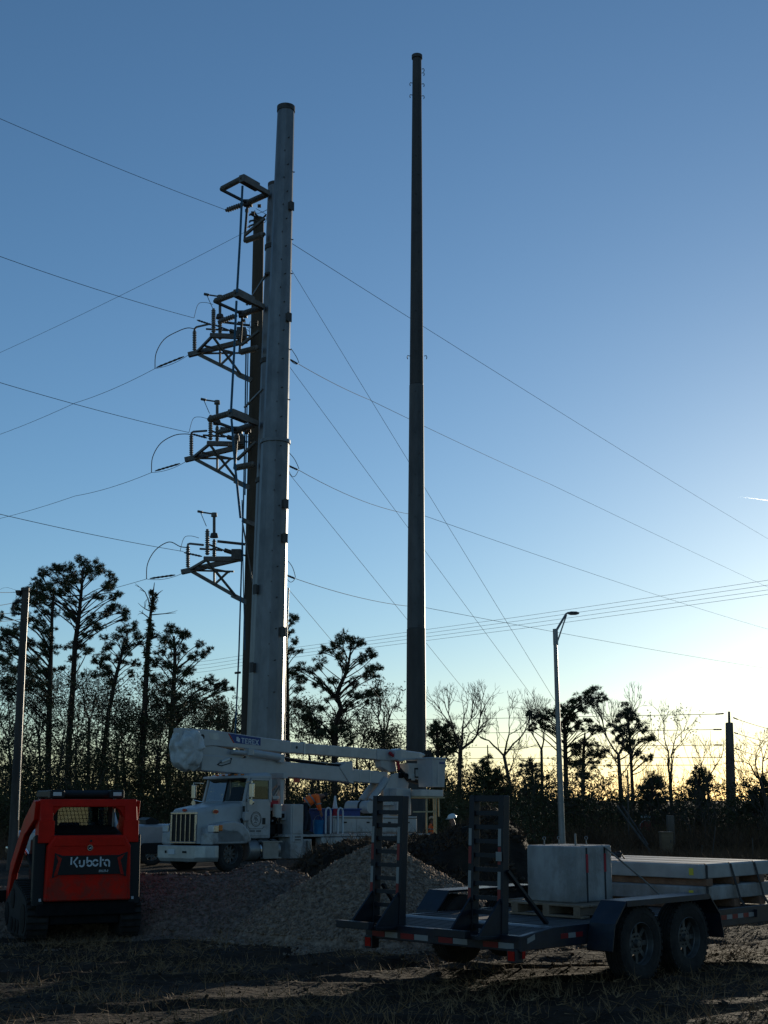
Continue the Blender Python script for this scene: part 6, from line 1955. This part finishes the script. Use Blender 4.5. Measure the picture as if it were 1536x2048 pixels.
# wheels and fenders on both sides
for s, yc in ((-1, -0.155), (1, TW + 0.155)):
    for x in (WX, WX + 0.92):
        wheel(rR2, (x, yc, 0.385), 0.385, 0.24, 0.215, s, 8)
    y0, y1 = (yc - 0.17, yc + 0.15)
    prof = [(WX - 0.62, 0.36), (WX - 0.56, 0.62), (WX - 0.34, 0.835), (WX + 1.26, 0.835), (WX + 1.48, 0.62), (WX + 1.54, 0.36)]
    inner = [(x + (0.012 if x < WX + 0.4 else -0.012), z - 0.012) for x, z in prof[::-1]]
    fd = MB().prism(prof + inner, 'y', y0, y1).build('fender', m_navy, rR2)
    skirt = [(WX - 0.62, 0.36), (WX - 0.56, 0.62), (WX - 0.34, 0.835), (WX - 0.20, 0.835), (WX - 0.42, 0.60), (WX - 0.47, 0.36)]
    yo = y0 if s < 0 else y1
    MB().prism([(WX - 0.34, 0.78), (WX - 0.34, 0.838), (WX + 1.26, 0.838), (WX + 1.26, 0.78)], 'y', yo - 0.006, yo + 0.006).build('fender_lip', m_navy, fd)
MB().box(WX - 0.05, WX + 0.05, -0.1, TW + 0.1, 0.34, 0.43).box(WX + 0.87, WX + 0.97, -0.1, TW + 0.1, 0.34, 0.43).build('axle', m_blackst, rR2)
# ramps
for ri, yc in enumerate((0.47, 1.88)):
    w2 = 0.195
    ramp = MB()
    lean = math.radians(2.5)

    def rp(x, z):
        return (-0.02 + x * math.cos(lean) + z * math.sin(lean), ZR + 0.0 - x * math.sin(lean) + z * math.cos(lean))
    ra = None
    for s in (-1, 1):
        y0 = yc + s * w2
        poly = [rp(0.0, 0.0), rp(0.10, 0.0), rp(0.10, 1.36), rp(0.0, 1.36)]
        o = MB().prism(poly, 'y', y0 - 0.025, y0 + 0.025).build('ramp' if ra is None else 'ramp_rail', m_ramp, rR2 if ra is None else ra, bevel=0.006)
        if ra is None:
            ra = o
        fl = MB().prism([rp(-0.008, 0.30), rp(0.0, 0.30), rp(0.0, 1.36), rp(-0.008, 1.36)], 'y', y0 - 0.034, y0 + 0.034).build('rail_flange', m_ramp, ra, bevel=0.003)
        MB().prism([rp(-0.34, 0.0), rp(0.0, 0.0), rp(0.0, 0.36)], 'y', y0 - 0.012, y0 + 0.012).build('gusset', m_ramp, ra)
        for z0, mt in ((0.86, m_tapew), (0.68, m_taper), (0.44, m_tapew), (0.27, m_taper)):
            MB().prism([rp(-0.0095, z0), rp(-0.0085, z0), rp(-0.0085, z0 + 0.17), rp(-0.0095, z0 + 0.17)], 'y', y0 - 0.005, y0 + 0.034).build('reflective_tape', mt, ra)
    for k in range(10):
        z = 0.05 + k * 0.139
        MB().prism([rp(0.012, z), rp(0.085, z), rp(0.085, z + 0.012), rp(0.024, z + 0.012), rp(0.024, z + 0.045), rp(0.012, z + 0.045)] if k < 9 else [rp(0.0, z), rp(0.10, z), rp(0.10, z + 0.06), rp(0.0, z + 0.06)], 'y', yc - w2 + 0.025, yc + w2 - 0.025).build('rung', m_ramp, ra)
    MB().prism([rp(-0.42, -0.03), rp(-0.33, -0.03), rp(-0.33, 0.045), rp(-0.42, 0.045)], 'y', yc - w2 + (0.02 if ri else 0.1), yc + w2 + 0.12).build('foot_plate', m_ramp, ra, bevel=0.005)
    MB().prism([rp(-0.34, -0.035), rp(0.0, -0.035), rp(0.0, 0.0), rp(-0.34, 0.0)], 'y', yc - w2 - 0.02, yc + w2 + 0.02).build('hinge_plate', m_ramp, ra, bevel=0.004)
    b0 = rp(0.06, 0.62 if ri == 0 else 0.42)
    yb = yc - w2 - 0.03 if ri == 0 else yc + 0.1
    MB().bar((b0[0], yb, b0[1]), (b0[0] + (0.62 if ri == 0 else 0.30), yb, deck_z(0.5) + 0.02), 0.05, 0.03).build('support_brace', m_ramp, ra)
MB().box(-0.032, -0.03, 0.47 - 0.195 - 0.044, 0.47 - 0.195 + 0.03, 1.26, 1.35).build('inspection_tag', m_tapew, rR2)
# tongue end beyond the frame edge
MB().prism([(6.6, 0.3), (6.6, TW - 0.3), (7.9, TW / 2 + 0.06), (7.9, TW / 2 - 0.06)], 'z', ZD - 0.17, ZD - 0.06).build('tongue', m_navy, rR2, bevel=0.01)


def tr_pt(x, y, z):
    return Matrix.Translation(TR_loc) @ Matrix.Rotation(TR_rz, 4, 'Z') @ Vector((x, y, z))


# pallet under the block
q = tr_pt(1.50, 0.42, ZD + 0.008)
rPal = thing('pallet', 'worn wooden pallet under the concrete block', 'pallet', q, TR_rz)
for y in (0.0, 0.42, 0.86):
    MB().box(0, 1.05, y, y + 0.09, 0.022, 0.115).build('stringer', m_pallet, rPal, bevel=0.004)
bd = MB().box(-0.0, 0.12, -0.04, 0.99, 0.0, 0.022).build('pallet_board', m_pallet, rPal, bevel=0.003)
bd.location = (0, 0, 0.115)
for i in range(1, 7):
    share(bd, rPal, (i * 0.155, 0, 0.115))
for i in (0, 3, 6):
    share(bd, rPal, (i * 0.155, 0, 0.0))


def chamfer_block(x0, x1, y0, y1, z0, z1, c):
    pl_ = [(x0 + c, y0), (x1 - c, y0), (x1, y0 + c), (x1, y1 - c), (x1 - c, y1), (x0 + c, y1), (x0, y1 - c), (x0, y0 + c)]
    return MB().prism(pl_, 'z', z0, z1)


q = tr_pt(1.66, 0.60, ZD + 0.008 + 0.138)
rBl = thing('concrete_block', 'tall grey concrete block with lifting eyes on the pallet', 'concrete block', q, TR_rz)
chamfer_block(0, 0.74, 0, 0.68, 0, 0.61, 0.03).build('block_body', m_conc, rBl, bevel=0.02, seg=3)
for x, y in ((0.12, 0.5), (0.42, 0.52), (0.62, 0.28)):
    e = MB().cyl((x, y, 0.60), (x, y, 0.665), 0.007, n=8)
    e.lathe([(0.017, -0.005), (0.022, 0), (0.017, 0.005), (0.012, 0)], (x, y, 0.685), (0.6, 0.8, 0), 14, ring=True)
    e.build('lifting_eye', m_alu, rBl)
MB().cyl((0.28, 0.18, 0.60), (0.28, 0.18, 0.74), 0.012, n=8).build('anchor_rod', m_alu, rBl)
for x in (0.22, 0.56):
    MB().box(x, x + 0.028, -0.003, 0.004, 0.0, 0.59).box(x, x + 0.028, 0.03, 0.65, 0.608, 0.613).build('binding_strap', m_strapk, rBl)
    MB().box(x - 0.004, x + 0.036, -0.007, -0.003, 0.32, 0.52).build('strap_sleeve', m_strapr, rBl)
sp = [tr_pt(2.24, 0.59, 1.33), tr_pt(2.62, 0.36, 0.98), tr_pt(2.95, 0.12, ZD + 0.02)]
o = MB()
for a, b in zip(sp, sp[1:]):
    o.bar(a, b, 0.05, 0.008)
tag(o.build('ratchet_strap', m_tapew), 'pale ratchet strap slanting from the block down to the deck', 'strap')
# concrete slabs
for k, (z, lab) in enumerate(((0.705, 'lower of two stacked concrete slabs, resting on timbers'), (0.955, 'upper sunlit concrete slab on top of the stack'))):
    q = tr_pt(3.42 + 0.02 * k, 0.10, z)
    r_ = thing('concrete_slab', lab, 'concrete slab', q, TR_rz, 'stacked concrete slabs')
    r_['kind'] = 'thing'
    ch = lambda i, z: [(0.03 + i, i, z), (1.63 - i, i, z), (1.66 - i, 0.03 + i, z), (1.66 - i, 2.17 - i, z), (1.63 - i, 2.2 - i, z), (0.03 + i, 2.2 - i, z), (i, 2.17 - i, z), (i, 0.03 + i, z)]
    rings = [ch(0, 0), ch(0, 0.155)] + [ch(0.02, 0.166)]
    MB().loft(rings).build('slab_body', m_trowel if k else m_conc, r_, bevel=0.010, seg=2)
    MB().box(-0.004, -0.001, 0.10, 0.16, 0.04, 0.12).build('yellow_tag', m_yellow, r_)
for k, (z0, z1) in enumerate(((ZD + 0.008, 0.705), (0.871, 0.955))):
    for j, x in enumerate((0.10, 0.70, 1.30)):
        q = tr_pt(3.42 + x, 0.08, z0)
        o = MB().box(0, 0.14, 0, 1.94, 0.001, z1 - z0 - 0.001).build('dunnage_timber', m_dunnage, bevel=0.006)
        o.location, o.rotation_euler = q, (0, 0, TR_rz)
        tag(o, '%s brown timber %s' % (('rear', 'middle', 'front')[j], 'under the lower slab' if k == 0 else 'between the two slabs'), 'timber', 'timbers under the slabs')
for x, lb in ((0.12, 'rear black strap round the slab stack'), (0.66, 'middle black strap round the slab stack'), (1.22, 'front black strap round the slab stack')):
    o = MB()
    pts_ = [tr_pt(3.44 + x, 2.15, 1.126), tr_pt(3.44 + x, 0.12, 1.126), tr_pt(3.435 + x, 0.092, 1.105), tr_pt(3.43 + x + (0.12 if x > 0.6 else 0.0), 0.088 if x < 0.6 else 0.05, 0.70), tr_pt(3.45 + x + (0.16 if x > 0.6 else 0.02), 0.03, ZD + 0.02)]
    for a, b in zip(pts_, pts_[1:]):
        o.bar(a, b, 0.03 if abs((b - a).normalized().z) < 0.4 else 0.04, 0.003, up=(0, 0, 1) if abs((b - a).normalized().z) < 0.4 else (-0.7, 0.71, 0.0))
    tag(o.build('tie_down_strap', m_strapk), lb, 'strap', 'straps over the slabs')
# rope coil on the slab
cq = tr_pt(3.66, 1.60, 1.126)
cr = np.random.default_rng(3)
pts_ = []
for i in range(60):
    a = i * 0.5
    r_ = 0.16 + 0.06 * cr.random()
    pts_.append(cq + Vector((r_ * math.cos(a), 0.6 * r_ * math.sin(a), 0.02 + 0.05 * abs(math.sin(i * 0.37)) + 0.02 * cr.random())))
o = MB().tube(pts_, 0.010, 5).tube([cq + Vector((-0.25, 0, 0.01)), cq + Vector((-0.16, 0, 0.09)), cq + Vector((-0.08, 0, 0.07)), cq + Vector((0.0, 0, 0.14)), cq + Vector((0.08, 0, 0.06)), cq + Vector((0.18, 0, 0.10)), cq + Vector((0.24, 0, 0.01))], 0.011, 5)
tag(o.build('rope_coil', m_strapk, smooth=True), 'tangled dark rope lying on the upper slab', 'rope')
# loose lifting chain and board left of the block
q = tr_pt(2.3, 1.75, ZD + 0.01)
o = MB().box(0, 0.9, 0, 0.30, 0.05, 0.09).box(0.05, 0.15, 0, 0.3, 0, 0.05).box(0.75, 0.85, 0, 0.3, 0, 0.05).build('loose_plank', m_pallet, bevel=0.004)
o.location, o.rotation_euler = q, (0, 0, TR_rz + 0.1)
tag(o, 'pale loose board lying on the deck left of the block', 'board')

# ------------------------------------------------------------------ people
def skin_mesh(name, joints, edges, material, parent, root=0, sub=2):
    me = bpy.data.meshes.new(name)
    names = list(joints)
    me.from_pydata([joints[n][0] for n in names], [(names.index(a), names.index(b)) for a, b in edges], [])
    o = bpy.data.objects.new(name, me)
    COL.objects.link(o)
    o.parent = parent
    m = o.modifiers.new('skin', 'SKIN')
    m.use_smooth_shade = True
    for i, n in enumerate(names):
        r = joints[n][1]
        me.skin_vertices[0].data[i].radius = (r, r) if not isinstance(r, tuple) else r
        me.skin_vertices[0].data[i].use_root = i == root
    s = o.modifiers.new('sub', 'SUBSURF')
    s.levels = s.render_levels = sub
    me.materials.append(material)
    return o


def person(label, loc, rz, J, vest, hat, legs=True, group='workers on the site'):
    """J: joints in metres, x forward, y left, z up"""
    root = thing('person', label, 'person', loc, rz, group)
    V = lambda n: Vector(J[n])
    body = {'pelvis': (J['pelvis'], 0.12), 'chest': (J['chest'], 0.13), 'neck': (J['neck'], 0.055), 'skull': (J['head'], 0.085)}
    hd = V('head')
    fw = Vector(J['face']).normalized()
    upv = (hd - V('neck')).normalized()
    body['crown'] = (hd + upv * 0.08, 0.075)
    body['chin'] = (hd + fw * 0.055 - upv * 0.09, 0.045)
    body['nose'] = (hd + fw * 0.115 - upv * 0.02, 0.018)
    E = [('pelvis', 'chest'), ('chest', 'neck'), ('neck', 'skull'), ('skull', 'crown'), ('skull', 'chin'), ('skull', 'nose')]
    for s in 'lr':
        body['sh' + s] = (J['sh' + s], 0.065)
        body['el' + s] = (J['el' + s], 0.045)
        body['wr' + s] = (J['wr' + s], 0.032)
        body['hip' + s] = (J['hip' + s], 0.085)
        body['kn' + s] = (J['kn' + s], 0.06)
        body['an' + s] = (J['an' + s], 0.045)
        E += [('chest', 'sh' + s), ('sh' + s, 'el' + s), ('el' + s, 'wr' + s), ('pelvis', 'hip' + s), ('hip' + s, 'kn' + s), ('kn' + s, 'an' + s)]
        d = (V('wr' + s) - V('el' + s)).normalized()
        sd = d.orthogonal().normalized()
        palm = V('wr' + s) + d * 0.07
        body['palm' + s] = (palm, 0.030)
        E.append(('wr' + s, 'palm' + s))
        for k, (o_, L) in enumerate(((-0.03, 0.07), (-0.01, 0.085), (0.01, 0.08), (0.03, 0.062))):
            cv_ = d.cross(sd) * 0.02
            body['f%d%s' % (k, s)] = (palm + sd * o_ + d * L * 0.55, 0.009)
            body['g%d%s' % (k, s)] = (palm + sd * o_ * 1.1 + d * L + cv_, 0.008)
            E += [('palm' + s, 'f%d%s' % (k, s)), ('f%d%s' % (k, s), 'g%d%s' % (k, s))]
        body['t' + s] = (V('wr' + s) + d * 0.05 + sd * 0.045, 0.011)
        body['u' + s] = (V('wr' + s) + d * 0.085 + sd * 0.06 + d.cross(sd) * 0.02, 0.009)
        E += [('palm' + s, 't' + s), ('t' + s, 'u' + s)]
    b = skin_mesh('body', body, E, m_skin, root, 0, 1)
    mid = V('pelvis').lerp(V('chest'), 0.5)
    vj = {'pelvis': (V('pelvis') + (V('chest') - V('pelvis')) * 0.05, 0.19), 'mid': (mid, 0.19), 'chest': (J['chest'], 0.20), 'collar': (V('chest').lerp(V('neck'), 0.55), 0.10)}
    ve = [('pelvis', 'mid'), ('mid', 'chest'), ('chest', 'collar')]
    for s in 'lr':
        vj['sh' + s] = (J['sh' + s], 0.085)
        vj['el' + s] = (V('sh' + s).lerp(V('el' + s), 0.95), 0.065)
        vj['fo' + s] = (V('el' + s).lerp(V('wr' + s), 0.75), 0.05)
        ve += [('chest', 'sh' + s), ('sh' + s, 'el' + s), ('el' + s, 'fo' + s)]
    vo = skin_mesh('shirt', vj, ve, vest, root, 0, 2)
    ax = (V('chest') - V('pelvis')).normalized()
    st1 = MB()
    for t, r_ in ((0.25, 0.195), (0.72, 0.205)):
        st1.lathe([(r_, -0.025), (r_ + 0.006, -0.025), (r_ + 0.006, 0.025), (r_, 0.025)], V('pelvis').lerp(V('chest'), t), ax, 20, ring=True)
    for s in 'lr':
        d = V('el' + s) - V('sh' + s)
        st1.lathe([(0.072, -0.02), (0.088, -0.02), (0.088, 0.02), (0.072, 0.02)], V('sh' + s) + d * 0.8, d, 14, ring=True)
    st1.build('reflective_stripes', m_tapew, vo)
    tj = {'pelvis': (V('pelvis'), 0.15)}
    te = []
    for s in 'lr':
        tj['hip' + s] = (J['hip' + s], 0.105)
        tj['kn' + s] = (J['kn' + s], 0.08)
        tj['an' + s] = (V('kn' + s).lerp(V('an' + s), 0.96), 0.075)
        te += [('pelvis', 'hip' + s), ('hip' + s, 'kn' + s), ('kn' + s, 'an' + s)]
    skin_mesh('trousers', tj, te, m_jean, root, 0, 2)
    for s in 'lr':
        a = V('an' + s)
        f = Vector((1, 0.15 if s == 'l' else -0.15, 0)).normalized()
        p = Vector((a.x, a.y, 0))
        MB().loft([[p + f * x + Vector((-f.y, f.x, 0)) * y * w + Vector((0, 0, z * h)) for y, z in ((-0.05, 0), (0.05, 0), (0.05, 0.6), (0.02, 1), (-0.02, 1), (-0.05, 0.6))] for x, w, h in ((-0.08, 0.8, 0.10), (-0.03, 1, 0.13), (0.06, 1, 0.10), (0.17, 0.9, 0.06), (0.20, 0.5, 0.03))]).build('boot', m_black, root, smooth=True)
    if hat is not None:
        c = hd + upv * 0.055
        hh = MB().lathe([(0.135, 0.0), (0.138, 0.02), (0.125, 0.07), (0.09, 0.115), (0.04, 0.135), (0.001, 0.14)], c, upv, 20)
        sd = upv.cross(fw).normalized()
        hh.loft([[c + fw * x + sd * y + upv * z for y in (-w, -w * 0.5, 0, w * 0.5, w)] for x, w, z in ((0.10, 0.10, 0.012), (0.16, 0.085, 0.004), (0.19, 0.05, -0.004))], cap=False, closed=False)
        hh.build('hard_hat', hat, root, smooth=True)
    else:
        MB().lathe([(0.095, -0.03), (0.10, 0.02), (0.085, 0.07), (0.04, 0.10), (0.001, 0.105)], hd + upv * 0.03 - fw * 0.015, upv, 16).build('hair', m_hair, root, smooth=True)
    for s in (1, -1):
        sd = upv.cross(fw).normalized()
        MB().lathe([(0.001, -0.006), (0.011, 0), (0.001, 0.006)], hd + fw * 0.088 + sd * s * 0.032 + upv * 0.005, fw, 8).build('eye', m_black, root)
        MB().lathe([(0.001, -0.01), (0.028, 0), (0.001, 0.012)], hd + sd * s * 0.092, sd * s, 8).build('ear', m_skin, root)
    MB().bar(hd + fw * 0.094 - upv * 0.062 - sd * 0.022, hd + fw * 0.094 - upv * 0.062 + sd * 0.022, 0.008, 0.008).build('mouth', m_strapr, root)
    return root


def standing(h=1.0):
    J = dict(pelvis=(0, 0, 0.96), chest=(0.01, 0, 1.33), neck=(0.01, 0, 1.50), head=(0.04, 0, 1.63), face=(1, 0, -0.1))
    for s, k in (('l', 1), ('r', -1)):
        J['sh' + s] = (0.0, 0.19 * k, 1.42)
        J['el' + s] = (0.03, 0.26 * k, 1.14)
        J['wr' + s] = (0.16, 0.24 * k, 0.93)
        J['hip' + s] = (0, 0.10 * k, 0.90)
        J['kn' + s] = (0.03, 0.11 * k, 0.49)
        J['an' + s] = (0, 0.12 * k, 0.08)
    return J


bend = dict(pelvis=(0, 0, 0.96), chest=(0.36, 0, 1.22), neck=(0.52, 0, 1.26), head=(0.66, 0, 1.24), face=(0.75, 0, -0.65))
for s, k in (('l', 1), ('r', -1)):
    bend['sh' + s] = (0.42, 0.19 * k, 1.20)
    bend['el' + s] = (0.47, 0.22 * k, 0.92)
    bend['wr' + s] = (0.55, 0.14 * k, 0.70)
    bend['hip' + s] = (0.0, 0.10 * k, 0.90)
    bend['kn' + s] = (0.06 + (0.12 if k > 0 else 0), 0.12 * k, 0.50)
    bend['an' + s] = (-0.02 + (0.16 if k > 0 else 0), 0.13 * k, 0.08)
q = tpt(-4.58, 0.98, 1.102)
person('worker in an orange hi-vis shirt bending over on the truck deck', q, math.radians(8), bend, m_orange, None)
hp = at(908, 1650, 40.5)
person('worker whose white hard hat shows above the spoil mound', (hp.x, 40.5, dz(40.5) + 0.12), math.radians(186), standing(), m_jean, m_hatw)
hp = at(865, 1650, 66)
person('distant worker in orange with a tan hard hat left of the white one', (hp.x, 66, dz(66) + 0.22), math.radians(200), standing(), m_orange, m_hatt)
